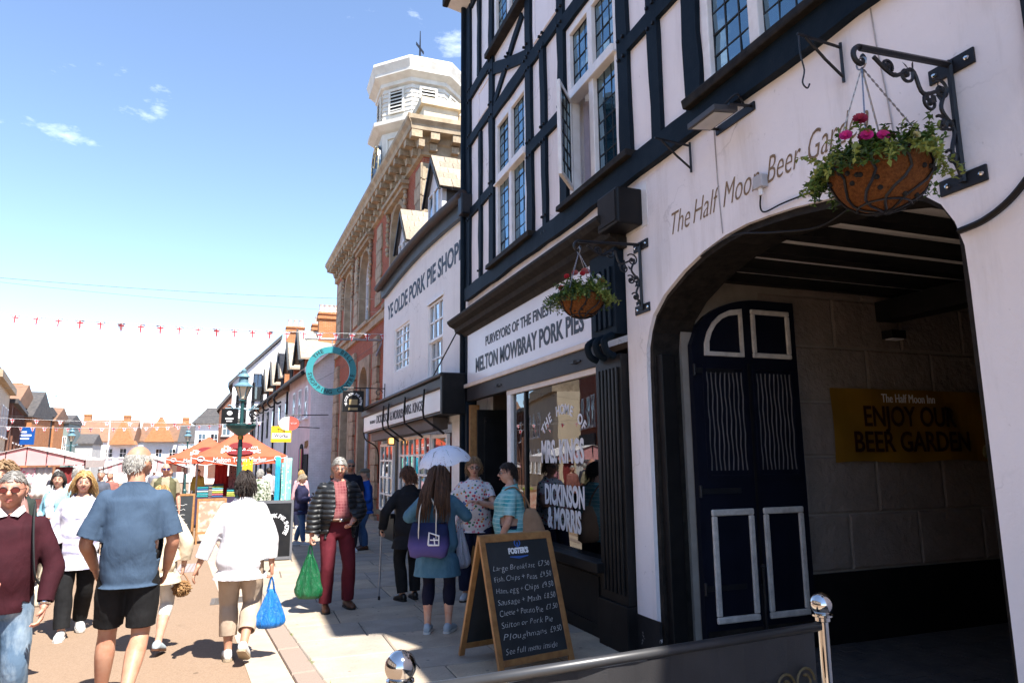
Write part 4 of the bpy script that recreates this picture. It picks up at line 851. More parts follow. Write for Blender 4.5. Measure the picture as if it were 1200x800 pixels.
m = MB(); m.loft([[F5.p(-7.5, 6.1, .5), F5.p(-3.2, 6.1, .5), F5.p(-3.2, 6.1, -7.5), F5.p(-7.5, 6.1, -7.5)], [F5.p(-5.9, 8.2, -2), F5.p(-4.6, 8.2, -2), F5.p(-4.6, 8.2, -5), F5.p(-5.9, 8.2, -5)]]); m.build('roof', M_slate, HH)
for x in (-6.2, -4.8): win(HH, F5, x, 3.4, .9, 1.5); MB().box(F5, x-.5, x+.5, -.6, 1.8, 0, .04).build('shop_window', M_brickbrown, HH)
# left side of the market place
def LF(x, y): return Fr((x, y, 0), (.215, -.977))
CR = thing('cream_corner_building', 'cream building with stone cornice at the left edge of the picture', 'building', (-14.8, 52, -.6)); f = LF(-15.8, 56)
MB().box(f, 0, 13, -1.2, 6.1, -7, 0).build('wall', M_paint('cream_stone_render', (.68, .56, .40)), CR); MB().box(f, -.1, 13, 6.1, 6.5, -7.1, .35).build('cornice', M_stone, CR); MB().box(f, -.05, 13, 6.5, 7.1, -6, -.1).build('parapet', M_stone, CR)
for u in (1.2, 3.4, 5.6):
    for v in (.4, 3.2): win(CR, f, u, v, 1.0, 1.9)
BR = thing('brown_clad_shop', 'brown brick shop with a blue square sign beyond the cream building', 'building', (-17.5, 66, -.9)); f = LF(-20.0, 76)
MB().box(f, 0, 20.4, -1.8, 5.6, -6, 0).build('wall', M_brickbrown, BR); MB().box(f, -.1, 20.4, 5.6, 5.9, -6, .3).build('roof', M_slate, BR)
for u in (2, 6, 10, 14, 18):
    for v in (3.0,): win(BR, f, u, v, 1.3, 1.7)
for u in range(14): MB().box(f, .4+u*1.42, .65+u*1.42, -1.4, 5.4, 0, .12).build('brick_pier', M_brickbrown, BR)
SB = thing('blue_sign', 'square blue projecting sign with white lettering on the brown shop', 'sign', (-17.3, 67, 2.6)); F6 = FrX((0, 67, 0))
MB().box(F6, -18.1, -16.9, 3.0, 4.4, 0, .12).build('sign_board', pm('sign_blue', (.01, .08, .32), rough=.4, bump=0), SB); text('THE\nBARBER\nSHOP', F6.mat(-17.5, 3.95, .125), .36, M_let, SB) if False else None
for k, w in enumerate((.5, .85, .7)): MB().box(F6, -17.95, -17.95+w, 3.95-k*.26, 4.08-k*.26, .12, .13).build('sign_line', M_let, SB)
SL_ = house('slate_roofed_house', 'tall house with a big grey slate roof behind the brown shop', FrX((-21.2, 72, 0)), 2.7, 5.6, 6, M_brickor, M_slate, 8.0, -1, [(.8, 3.2, .8, 1.3), (1.9, 3.2, .8, 1.3)], [(.5, .7)])
OG = house('orange_gable_house', 'orange brick house with a clay tile roof above the brown shop', FrX((-20.6, 70, 0)), 1.4, 6.4, 5, M_brickor, M_claytile, 8.4, -1, [(.7, 4.2, .6, 1.2)])
BF = house('black_fronted_shop', 'black fronted modern shop with a white upper band', FrX((-22.1, 84, 0)), 1.4, 6.5, 6, M_verge, M_slate, 7.4, -1.2, [(.4, 2.2, .5, 2.2), (1.0, 2.2, .5, 2.2)]); MB().box(FrX((-22.1, 84, 0)), 0, 1.4, 4.9, 5.7, 0, .2).build('white_band', M_wpaint, BF)
OB = house('orange_brick_shop', 'orange brick shop with pale window bays left of the low arcade', FrX((-22.1, 88, 0)), 1.6, 6.0, 6, M_brickor, M_claytile, 7.6, -1.2, [(.5, 2.4, .5, 1.7), (1.1, 2.4, .5, 1.7)])
GG = house('grey_green_house', 'grey-green boarded house with tall narrow windows', FrX((-21.7, 92, 0)), 1.7, 6.0, 6, M_paint('grey_green_board', (.20, .25, .24)), M_slate, 7.0, -1.2, [(.4, 2.0, .4, 2.4), (.9, 2.0, .4, 2.4), (1.4, 2.0, .4, 2.4)])
AR = house('low_arcade', 'low pale arcade building with a grey lean-to roof on the far side', FrX((-21.6, 96, 0)), 3.4, 3.7, 5, M_paint('pale_grey_render', (.50, .50, .48)), M_slate, 4.9, -1.3, [(.6, 1.0, .8, 1.4), (1.7, 1.0, .8, 1.4), (2.8, 1.0, .8, 1.4)])
W1 = house('white_far_house', 'white house with a brown pitched roof closing the market place', FrX((-24, 110, 0)), 8.0, 4.3, 8, M_whiter, M_claytile, 7.4, -1.5, [(3.2, 2.0, .9, 1.3), (5.2, 2.0, .9, 1.3), (6.9, 2.0, .9, 1.3), (1.2, 2.0, .9, 1.3)], [(1.5, .8), (6.5, .7)])
m = MB(); m.prism(FrX((0, 109, 0)), [(-18.8, 3.8), (-15.6, 3.8), (-17.3, 7.2)], -3, 0); m.build('front_gable', M_brickor, W1)
W2 = house('pale_far_house', 'pale blue-white far house with a brown roof right of the white one', FrX((-16.0, 115, 0)), 6.5, 4.4, 8, M_paint('pale_blue_render', (.58, .66, .72)), M_claytile, 7.3, -1.6, [(1.0, 2.0, .9, 1.3), (2.8, 2.0, .9, 1.3), (4.6, 2.0, .9, 1.3)], [(5.8, .8)])
m = MB(); m.prism(FrX((0, 114, 0)), [(-15.2, 4.3), (-11.2, 4.3), (-13.2, 8.0)], -3, 0); m.build('front_gable', M_brickor, W2)
W3 = house('grey_far_house', 'grey roofed low house far behind the second red gazebo', FrX((-10.4, 112, 0)), 6, 4.2, 8, M_whiter, M_slate, 6.8, -1.6, [(1, 2, .9, 1.3), (3, 2, .9, 1.3)], [(2.5, .8)])
# ---------------------------------------------------------------- the opposite side of the street, seen mirrored in the shop windows
f = Fr((-12.1, 38, 0), (.294, -1))
def opp(name, label, u0, u1, wall, eave, cols):
    t = thing(name, label, 'building', f.p((u0+u1)/2, 0)); MB().box(f, u0, u1, -.6, eave, -7, 0).build('wall', wall, t)
    m = MB(); m.loft([[f.p(u, v, w) for w, v in ((.3, eave), (-3.5, eave+2.6), (-7.3, eave))] for u in (u0, u1)]); m.build('roof', M_slate, t)
    for u in cols:
        for v in (3.3, 5.9):
            if v+1.6 < eave: win(t, f, u, v, 1.0, 1.7)
    MB().box(f, u0+.4, u1-.4, 2.3, 2.9, 0, .15).build('fascia_sign', M_paint('dark_fascia_'+name, (.05, .05, .06)), t); MB().box(f, u0+.6, u1-.6, .4, 2.3, -.02, .03).build('shop_window', M_shopglass, t)
    return t
opp('brick_shop_opposite', 'red brick shop across the street, mirrored at the left of the shop window', 0, 5.6, M_brickred, 7.4, (1.2, 3.0, 4.6))
t = opp('white_shop_opposite', 'white shop across the street, mirrored at the right of the shop window', 5.8, 12, M_whiter, 7.9, (7.0, 8.8, 10.8))
MB().box(f, 6.5, 9.0, 2.4, 2.85, .15, .2).build('sign_panel', pm('sign_blue2', (.02, .15, .5), bump=0), t)
MB().box(f, 9.2, 11.0, 2.4, 2.85, .15, .2).build('sign_panel', pm('sign_red2', (.5, .03, .03), bump=0), t)
f = Fr((-8.9, 26, 0), (0, -1))
opp('brown_shop_opposite', 'brown brick shop across the street, left of the camera', 0, 14, M_brickbrown, 7.2, (2, 5, 8, 11))
opp('cream_shop_opposite', 'cream rendered shop across the street behind the camera', 14.2, 34, M_paint('cream_render2', (.6, .5, .38)), 7.6, (16, 20, 24, 28, 32))

for par, x, y, z in ((W1, -21.5, 114, 7.3), (W2, -12.0, 119, 7.2), (W3, -8.2, 116, 6.7), (OB, -21.3, 91, 7.5), (BB, -1.9, 79, 9.4)):
    m = MB(); m.tube([(x, y, z-.3), (x, y, z+1.5)], .03, 4); m.tube([(x-.5, y, z+1.4), (x+.5, y, z+1.4)], .025, 4)
    for q in range(6): m.tube([(x-.45+q*.17, y-.3, z+1.4), (x-.45+q*.17, y+.3, z+1.4)], .015, 4)
    m.build('aerial', M_iron, par)
# ---------------------------------------------------------------- things fixed to the inn wall
def scroll(c, r0, turns, ax, ay, start=0, n=22, sgn=1):
    return [Vector(c)+(Vector(ax)*math.cos(start+sgn*turns*2*math.pi*i/n)+Vector(ay)*math.sin(start+sgn*turns*2*math.pi*i/n))*r0*(1-.8*i/n) for i in range(n+1)]
def bracket(name, label, y, z, L, H, sc=1.0):
    t = thing(name, label, 'bracket', (HX, y, z), 'ornate hanging-basket brackets')
    P = lambda u, v: Vector((HX-.02-u, y, z+v)); X, Z = Vector((-1, 0, 0)), Vector((0, 0, 1))
    m = MB(); m.tube([P(0, .03), P(L, 0)], .014*sc, 6); m.tube([P(0, .05), P(0, -H)], .014*sc, 6); m.tube(scroll(P(L, -.05), .055, .9, X, Z, math.pi/2, sgn=-1), .011*sc, 6); m.build('bracket_frame', M_iron, t)
    m = MB(); path = crom([P(.01, -H+.03), P(.05, -H*.75), P(.02, -H*.55), P(.09, -H*.38), P(.06, -H*.2), P(.2, -.16), P(.26, -.05), P(.38, -.1), P(L-.08, -.03)], 6); m.tube(path, .009*sc, 6)
    for u, v, r, s in ((.08, -.12, .06, 1), (.16, -.2, .05, -1), (.30, -.08, .045, 1), (.05, -H*.5, .04, -1), (.06, -H*.8, .04, 1), (.42, -.06, .035, -1), (.1, -.3, .045, 1)):
        m.tube(scroll(P(u, v), r, 1.2, X, Z, u*9, sgn=s), .007*sc, 5); m.ball(P(u, v), .016, 6, 5)
    m.build('scrollwork', M_iron, t)
    m = MB()
    for k in range(16):
        a = random.uniform(0, 6.28); c = path[random.randrange(3, len(path)-3)]; d = X*math.cos(a)+Z*math.sin(a); e = X*-math.sin(a)+Z*math.cos(a)
        m.add([c, c+d*.025+e*.014+Vector((0, .006, 0)), c+d*.055, c+d*.025-e*.014-Vector((0, .006, 0))], [(0, 1, 2), (0, 2, 3)])
    m.build('iron_leaves', M_iron, t, fix=False)
    MB().box(A, y-.12, y+.12, z-.02, z+.06, 0, .014).build('fixing_plate', M_iron, t, bevel=.004); MB().box(A, y-.11, y+.13, z-H-.03, z-H+.05, 0, .014).build('fixing_plate', M_iron, t, bevel=.004)
    for q in (-.085, .085): MB().ball(A.p(y+q, z+.02, .016), .014, 8, 5).build('bolt', M_chrome, t); MB().ball(A.p(y+q, z-H+.01, .016), .014, 8, 5).build('bolt', M_chrome, t)
    return P(L, -.1)
def basket(label, c, R, chain_top, seed, flowers):
    """coir-lined wire basket on chains with trailing plants"""
    r = random.Random(seed); c = Vector(c); t = thing('hanging_basket', label, 'hanging basket', c-Vector((0, 0, R)), 'hanging flower baskets')
    prof = [(R*math.cos(q), -R*math.sin(q)) for q in (1.55, 1.4, 1.2, 1.0, .8, .6, .4, .2, 0)]+[(R*.9, .02), (R*.3, .01)]
    k = _pm.get('coir') or None
    if k is None:
        q = NT('coir'); q.col(q.mix(q.ramp(q.noise(60, 6, .75), [(.35, 0.0), (.7, 1.0)]), (.34, .135, .045), (.13, .045, .018))); vo = q.n('TexVoronoi'); vo.inputs['Scale'].default_value = 10; q.l(q.coord(), vo.inputs['Vector'])
        q.bump(q.math('ADD', q.noise(90, 6, .8), q.math('MULTIPLY', q.noise(14, 4), 1.2)), 1.0, .03); k = q.set(.95, 0, .1); _pm['coir'] = k
    o = MB().lathe(c, prof, 28).build('coir_liner', k, t, smooth=True)
    m = MB()
    for i in range(9):
        a0 = i*2*math.pi/9; pts = []
        for j in range(9):
            th = j/8*math.pi/2; a = a0+.28*math.sin(th*4.2); pts.append(c+Vector((R*1.02*math.cos(th)*math.cos(a), R*1.02*math.cos(th)*math.sin(a), -R*1.02*math.sin(th))))
        m.tube(pts, .0065, 5)
    m.tube([c+Vector((R*1.02*math.cos(a), R*1.02*math.sin(a), 0)) for a in [i*2*math.pi/24 for i in range(25)]], .008, 6); m.tube([c+Vector((R*.5*math.cos(a), R*.5*math.sin(a), -R*.9)) for a in [i*2*math.pi/24 for i in range(25)]], .005, 5)
    m.build('wire_frame', M_iron, t)
    for i in range(22):
        a, th = r.uniform(0, 6.28), r.uniform(.15, 1.1); n = Vector((math.cos(th)*math.cos(a), math.cos(th)*math.sin(a), -math.sin(th))); MB().ball(c+n*R*1.0, R*.055, 8, 5).build('planting_hole', M_dark, t)
    m = MB(); tp = Vector(chain_top)
    for i in range(4):
        e = c+Vector((R*math.cos(i*1.571+.5), R*math.sin(i*1.571+.5), 0)); n = 34
        for j in range(n):
            p, q = tp.lerp(e, j/n), tp.lerp(e, (j+1.15)/n); m.tube([p, q], .0045, 4, 1 if j % 2 else .5)
    ring = [tp+Vector((0, .028*math.cos(a), .028*math.sin(a)+.02)) for a in [i*.5236 for i in range(13)]]; m.tube(ring, .004, 5)
    m.build('chain', pm('steel_chain', (.3, .3, .32), rough=.35, metal=.9, bump=0), t)
    def leaf(m, p, d, n, L, Wd):
        d = d.normalized(); s = d.cross(n)
        if s.length < 1e-3: s = Vector((1, 0, 0))
        s.normalize(); b = p+d*L; h = p+d*L*.5+n*L*.12; m.add([p, h-s*Wd, b-n*L*.1, h+s*Wd], [(0, 1, 2), (0, 2, 3)])
    greens = [pm('leaf_green', (.075, .15, .022), (.04, .09, .015), rough=.55, sc=30, bump=0), pm('leaf_lime', (.22, .27, .06), (.12, .18, .04), rough=.55, sc=30, bump=0), pm('leaf_deep', (.035, .075, .018), (.02, .05, .012), rough=.5, sc=30, bump=0)]
    ms = [MB(), MB(), MB()]
    for s_ in range(210):                   # stems: some upright, some trailing over the rim
        a = r.uniform(0, 6.28); rr = R*math.sqrt(r.uniform(0, 1)); p = c+Vector((rr*math.cos(a), rr*math.sin(a), 0)); trail = rr > R*.72 and r.random() < .75
        d = Vector((math.cos(a)*.6, math.sin(a)*.6, 1)) if not trail else Vector((math.cos(a), math.sin(a), .35)); d += Vector((r.gauss(0, .35), r.gauss(0, .35), 0)); d.normalize()
        L = r.uniform(.05, .14)*(1.2 if trail else 1); k = 0 if s_ % 5 < 2 else (1 if (s_ % 5 == 2 or math.cos(a-5.4) > .75) else 2); q = p
        for j in range(11):
            q2 = q+d*L/9; d = (d+Vector((r.gauss(0, .12), r.gauss(0, .12), -.22 if trail else -.03))).normalized()
            for w in range(3): leaf(ms[k], q2, Vector((r.gauss(0, 1), r.gauss(0, 1), r.gauss(.2, .7))), Vector((r.gauss(0, .4), r.gauss(0, .4), 1)).normalized(), r.uniform(.016, .036), r.uniform(.006, .011))
            ms[k].tube([q, q2], .0015, 3); q = q2
    for q, g, nm in zip(ms, greens, ('foliage', 'pale_foliage', 'dark_foliage')): tag(q.build(nm, g, t, fix=False), kind=None)
    for name, col, spots, rad in flowers:
        mt = pm('petal_'+name, col, tuple(x*.6 for x in col), rough=.6, sc=40, bump=0)
        for (dx, dy, dz) in spots:
            m = MB(); p = c+Vector((dx, dy, dz))*1.0; n = (Vector((dx-.1, dy-.25, .15))).normalized()
            for ring_, cnt in ((1, 9), (.85, 9), (.62, 7), (.35, 5)):
                for j in range(cnt):
                    a = j*2*math.pi/cnt+ring_*2; u = n.orthogonal().normalized(); v = n.cross(u); d = u*math.cos(a)+v*math.sin(a)+n*(1.15-ring_)*.9; d.normalize()
                    s = d.cross(n).normalized(); b = p+d*rad*ring_; m.add([p, p+d*rad*ring_*.55-s*rad*.34, b-s*rad*.26+n*.004, b+s*rad*.26+n*.002, p+d*rad*ring_*.55+s*rad*.34], [(0, 1, 2, 3, 4)])
            m.build('flower', mt, t, fix=False)
tip = bracket('scroll_bracket', 'large black scrolled iron bracket right of the carriage arch', 2.2, 3.56, .58, .58, 1.15)
basket('big coir basket with magenta and pink flowers hanging over the carriage arch', (2.6, 2.2, 2.985), .216, tip, 4,
       [('crimson', (.30, .008, .04), [(-.16, -.06, .17), (-.12, -.04, .10)], .032), ('magenta', (.62, .02, .22), [(-.2, -.12, .06), (-.14, -.15, .055), (-.23, -.04, .09)], .027), ('pink_small', (.4, .03, .12), [(-.06, -.1, .1), (.03, -.05, .13)], .02), ('cream', (.62, .55, .25), [(.12, -.18, .07), (.17, -.12, .09), (-.02, -.21, .05), (.2, -.05, .1)], .018)])
tip = bracket('scroll_bracket', 'smaller scrolled iron bracket between the arch and the white shop sign', 5.17, 3.52, .60, .56)
basket('small coir basket with red and white flowers hanging before the white shop sign', (2.55, 5.17, 3.04), .19, tip, 9,
       [('red', (.42, .01, .02), [(-.17, -.07, .14), (-.2, -.02, .05), (.14, -.1, .12), (-.05, -.12, .16)], .024), ('dusky', (.4, .10, .09), [(-.02, -.1, .19), (.02, -.06, .2), (-.07, -.02, .19)], .03), ('white', (.75, .73, .72), [(.1, -.12, .15), (.04, -.17, .09), (.16, -.1, .06), (.12, -.14, .03)], .022)])
for y, z, lab in ((2.83, 4.06, 'thin empty bracket near the right leaded window'), (4.35, 4.12, 'thin empty bracket beside the script lettering, left of the floodlight')):
    t = thing('plain_bracket', lab, 'bracket', (HX, y, z-.2)); m = MB(); P = lambda u, v: Vector((HX-u, y, z+v)); m.tube([P(.02, 0), P(.34, .02)], .009, 5); m.tube([P(.02, .03), P(.02, -.22)], .01, 5)
    m.tube([P(.02, -.19)+Vector((0, 0, 0)), P(.15, -.1), P(.28, .01)], .009, 5); m.build('bracket_frame', M_iron, t)
    if y < 3:
        m = MB(); m.tube(crom([P(.33, .02), P(.33, -.1), P(.31, -.2), P(.33, -.28), P(.30, -.31), P(.28, -.28)], 4), .005, 5); m.build('hook', M_iron, t)
# floodlight above the script
t = thing('floodlight', 'square grey floodlight under the beam above the script lettering', 'floodlight', (HX-.2, 3.8, 4.02)); fq = Fr((HX, 0, 0), (0, 1))
def tilted(y0, y1, w0, w1, z, th, drop): return [[(HX-w, y, z-(w-w0)*drop+dz) for y, w in ((y0, w0), (y1, w0), (y1, w1), (y0, w1))] for dz in (0, th)]
m = MB(); m.loft(tilted(3.66, 3.98, .10, .30, 4.06, .045, .12)); m.build('lamp_body', pm('grey_lamp_case', (.06, .06, .065), rough=.5, bump=0), t, bevel=.006)
m = MB(); m.loft(tilted(3.69, 3.95, .12, .28, 4.052, .004, .12)); m.build('lamp_lens', pm('frosted_lens', (.5, .48, .44), rough=.3, bump=0), t)
m = MB()
for y in (3.63, 4.0): m.tube([(HX, y, 4.1), (HX-.2, y, 4.08)], .012, 4)
m.box(A, 3.6, 4.03, 4.06, 4.12, 0, .015); m.tube(crom([(HX, 3.7, 4.1), (HX-.08, 3.68, 4.2), (HX-.14, 3.75, 4.15), (HX-.15, 3.8, 4.1)], 4), .008, 5); m.build('yoke', M_iron, t)
# loudspeaker box
t = thing('wall_speaker', 'black box speaker on the wall above the shop cornice', 'speaker', (HX, 5.3, 3.72)); m = MB(); m.prism(A, [(5.12, 3.72), (5.5, 3.72), (5.5, 4.06), (5.12, 4.06)], .0, .26); m.build('speaker_box', M_black, t, bevel=.02)
m = MB(); m.box(A, 5.15, 5.47, 3.75, 4.03, .26, .27); m.build('grille', pm('speaker_grille', (.02, .02, .022), rough=.9, bump=.8, bsc=200), t)
m = MB(); m.box(A, 5.04, 5.56, 3.7, 4.1, .001, .006); m.build('back_plate', M_wpaint, t)
# junction box and cables
t = thing('junction_box', 'small grey junction box below the script lettering', 'electrical box', (HX, 3.57, 3.45)); MB().box(A, 3.53, 3.62, 3.47, 3.56, 0, .055).build('box', pm('grey_plastic', (.45, .44, .45), bump=0), t, bevel=.006); m = MB(); m.tube([A.p(3.575, 3.47, .03), A.p(3.575, 3.42, .03)], .015, 8); m.build('gland', M_wpaint, t)
def cable(label, pts, r=.008, mat=M_black, name='cable'): return tag(MB().tube(crom(pts, 6), r, 6).build(name, mat), label, 'cable')
cable('thin black cable from the junction box to the arch edge', [A.p(3.575, 3.43, .03), A.p(3.6, 3.35, .02), A.p(3.56, 3.3, .02), A.p(3.4, 3.30, .02), A.p(3.2, 3.29, .015), A.p(3.0, 3.27, .015)], .006)
cable('sagging black cable along the inside of the arch', [A.p(4.3, 3.2, .01), A.p(3.9, 3.24, .02), A.p(3.5, 3.14, .0), A.p(3.2, 3.1, -.1), A.p(2.8, 3.16, -.05)], .007)
cable('thick black cable looping at the right edge of the wall', [A.p(2.25, 2.75, .02), A.p(2.12, 2.76, .03), A.p(2.0, 2.81, .03), A.p(1.9, 2.9, .02), A.p(1.82, 3.0, .02)], .016)
cable('dark cable end at the top right corner of the wall', [A.p(1.96, 3.95, .03), A.p(1.95, 3.86, .05), A.p(1.9, 3.84, .04), A.p(1.84, 3.9, .02), A.p(1.83, 3.6, .02), A.p(1.84, 3.3, .02)], .014)
cable('faint vertical pale wire running down the white wall', [A.p(2.62, 4.18, .004), A.p(2.60, 3.9, .006), A.p(2.57, 3.6, .006), A.p(2.55, 3.3, .006)], .004, pm('dirty_wire', (.42, .38, .36), bump=0)); cable('faint vertical pale wire left of the junction box', [A.p(4.06, 4.16, .004), A.p(4.05, 3.7, .006), A.p(4.03, 3.3, .006)], .004, pm('dirty_wire', (.42, .38, .36)))
# painted script on the wall
M_script = pm('brown_script_paint', (.17, .105, .055), (.28, .2, .13), rough=.8, sc=20, bump=0)
for s, y, w in (('The', 4.58, .26), ('Half', 4.25, .34), ('Moon', 3.82, .40), ('Beer', 3.40, .32), ('Garden', 2.95, .46)): text(s, A.mat(y, 3.57, .003), .27, M_script, INN, shear=.42, fit=w, ext=.001, bold=-.003)
# banner and light in the passage
BN = FrX((0, 5.05, 0)); t = thing('beer_garden_banner', 'ochre banner reading enjoy our beer garden on the passage wall', 'banner', (6, 5.04, 1.6)); m = MB(); n = 24
for i in range(n):
    for j in range(6):
        def q(a, b): u = 5.02+2.35*a/n; v = 1.62+.69*b/6; return BN.p(u, v+.012*math.sin(a*.5)*(1-b/6), .03+.012*math.sin(a*.9+b*.6))
        m.quad(q(i, j), q(i+1, j), q(i+1, j+1), q(i, j+1))
m.build('banner_cloth', pm('ochre_vinyl', (.26, .14, .014), (.22, .11, .012), rough=.45, sc=2, bump=0), t, smooth=True, fix=False)
M_mar = pm('maroon_print', (.03, .005, .004), bump=0); text('ENJOY OUR', BN.mat(5.98, 2.04, .05), .27, M_mar, t, fit=1.2, bold=.004); text('BEER GARDEN', BN.mat(6.0, 1.80, .05), .27, M_mar, t, fit=1.5, bold=.004); text('The Half Moon Inn', BN.mat(5.98, 2.22, .05), .12, M_let, t, fit=.7)
m = MB(); rr = random.Random(2)
for i in range(30): m.ball(BN.p(rr.uniform(6.95, 7.3), rr.uniform(1.68, 2.25), .05), (.05, .006, .05), 7, 4)
m.build('printed_flowers', pm('banner_picture', (.5, .42, .25), (.12, .2, .05), sc=14, bump=0), t)
t = thing('passage_light', 'small black floodlight on the passage wall above the banner', 'floodlight', (5.8, 5.0, 2.8)); m = MB(); m.box(BN, 5.72, 5.9, 2.8, 2.88, .04, .16); m.tube([BN.p(5.81, 2.84, .0), BN.p(5.81, 2.84, .05)], .02, 6); m.build('lamp_body', M_black, t); m = MB(); m.box(BN, 5.74, 5.88, 2.79, 2.80, .06, .15); m.build('lamp_lens', M_signwhite, t)
# shop display things behind the glass
m = MB(); m.lathe((3.45, 6.45, .72), [(.16, 0), (.20, .14), (.21, .3), (.19, .3), (.17, .05)], 14); k = NT('wicker'); wv = k.n('TexWave', bands_direction='Z'); wv.inputs['Scale'].default_value = 14; wv.inputs['Distortion'].default_value = 3; k.l(k.coord(), wv.inputs['Vector']); k.col(k.mix(wv.outputs['Fac'], (.30, .15, .04), (.14, .06, .02))); k.bump(wv.outputs['Fac'], .6, .01); M_wick = k.set(.7)
tag(m.build('wicker_basket', M_wick), 'round wicker basket on the shop window shelf', 'basket'); t = tag(MB().wbox(3.3, 3.62, 6.65, 7.0, .72, 1.02).build('wicker_hamper', M_wick), 'square wicker hamper in the shop window next to the basket', 'hamper')
for i, (y, c) in enumerate(((7.15, (.03, .2, .22)), (7.3, (.1, .3, .3)), (7.45, (.03, .15, .25)), (7.62, (.2, .3, .25)))): tag(MB().lathe((3.42, y, .72), [(.065, 0), (.07, .08), (.065, .1), (.01, .11)], 12).build('preserve_jar', pm('jar_%d' % i, c, rough=.3, bump=0)), ['dark teal', 'pale turquoise', 'navy blue', 'sage green'][i]+' squat jar on the shop window shelf', 'jar', 'jars on the shop window shelf')
t = tag(MB().box(S, 6.78, 7.32, 1.14, 1.5, -.045, -.04).build('window_notice', pm('pale_blue_notice', (.42, .55, .62), (.55, .64, .7), sc=6, bump=0)), 'pale blue notice taped behind the shop window', 'notice')
# ---------------------------------------------------------------- chalkboard A-frame
bl = Vector((1.86, 5.35, gz(5.4)+.028)); br_ = bl+Vector((math.cos(.2), math.sin(.2), 0))*.72; ux = (br_-bl).normalized(); back = Vector((-ux.y, ux.x, 0)); up = (Vector((0, 0, 1.06))+back*.24).normalized()
if back.y < 0: back = -back
class AF:
    def __init__(s, o, upv, nrm): s.o, s.up, s.n = o, upv, nrm
    def p(s, u, v, w=0): return s.o+ux*u+s.up*v+s.n*w
    def mat(s, u, v, w=0):
        q = s.p(u, v, w); a, b, c = ux, s.up, s.n; return Matrix(((a.x, b.x, c.x, q.x), (a.y, b.y, c.y, q.y), (a.z, b.z, c.z, q.z), (0, 0, 0, 1)))
up = (Vector((0, 0, 1.0))+back*.33).normalized(); fr_ = AF(bl, up, ux.cross(up)); bk_ = AF(bl+back*.68, (Vector((0, 0, 1.0))-back*.33).normalized(), ux.cross((Vector((0, 0, 1.0))-back*.33).normalized()))
t = thing('pavement_chalkboard', 'oak framed A-board with white chalk food menu under a beer logo', 'chalkboard', bl+ux*.3)
W_B, H_B = .72, 1.07
for F_, nm in ((fr_, 'front'), (bk_, 'back')):
    m = MB(); m.box(F_, 0, .05, 0, H_B, -.03, 0); m.box(F_, W_B-.05, W_B, 0, H_B, -.03, 0); m.box(F_, .05, W_B-.05, H_B-.055, H_B, -.03, 0); m.box(F_, .05, W_B-.05, .06, .11, -.03, 0); m.build('board_frame', M_oak, t, bevel=.004)
    m = MB(); m.box(F_, .05, W_B-.05, .11, H_B-.055, -.022, -.008); m.build('board_panel', pm('slate_chalk_panel', (.013, .016, .018), (.028, .032, .036), rough=.6, sc=3, bump=0), t)
m = MB(); m.box(fr_, .3, .36, H_B-.02, H_B, -.06, -.005); m.build('hinge', M_iron, t)
M_chalk = pm('white_chalk', (.62, .62, .60), (.35, .35, .35), rough=.9, sc=60, bump=0)
rc = random.Random(8)
def chalk(s, u0, v, size, maxw):
    glyphs, tot = [], 0
    for ch in s:
        w = size*.30 if ch == ' ' else None
        if w is None:
            o = text(ch, Matrix.Identity(4), size*rc.uniform(.88, 1.14), M_chalk, t, 'chalk_letter', shear=rc.uniform(.05, .35), align='LEFT', ext=.0005, bold=-.0011); xs = [q.co.x for q in o.data.vertices]; w = max(xs)-min(xs)+size*.09; glyphs.append((o, tot-min(xs)))
        tot += w
    k = maxw/tot; wob = rc.uniform(-.008, .008)
    for o, x in glyphs: o.data.transform(fr_.mat(u0+x*k, v+wob*math.sin(x*9)+rc.uniform(-.003, .003), -.006) @ Matrix.Rotation(rc.uniform(-.12, .14), 4, 'Z') @ Matrix.Diagonal((k, 1, 1, 1)))
lines = [('Large Breakfast', '£7.50'), ('Fish, Chips + Peas', '£9.50'), ('Ham, egg + Chips', '£9.50'), ('Sausage + Mash', '£8.50'), ('Cheese + Potato Pie', '£7.50'), ('Stilton or Pork Pie', ''), ('Ploughmans', '£9.50'), ('See full menu inside', '')]
for i, (a, b) in enumerate(lines):
    v = .80-i*.088-(.02 if i == 7 else 0); chalk(a, .085, v, .062, .42 if b else .5)
    if b: chalk(b, .535, v+.005, .062, .12)
text("FOSTER'S", fr_.mat(W_B/2, .93, -.006), .062, pm('white_print', (.8, .8, .8), bump=0), t, fit=.2, bold=.004, ext=.0005)
M_lb = pm('logo_blue', (.04, .12, .4), bump=0); m = MB(); m.tube([fr_.p(W_B/2+.028*math.cos(a), .995+.028*math.sin(a), -.006) for a in [i*.4 for i in range(17)]], .005, 5); m.tube([fr_.p(W_B/2, .955, -.006), fr_.p(W_B/2, 1.0, -.006)], .006, 5); m.tube([fr_.p(W_B/2-.09, .885, -.006), fr_.p(W_B/2, .875, -.006), fr_.p(W_B/2+.09, .885, -.006)], [.004, .012, .004], 5); m.build('logo', M_lb, t)
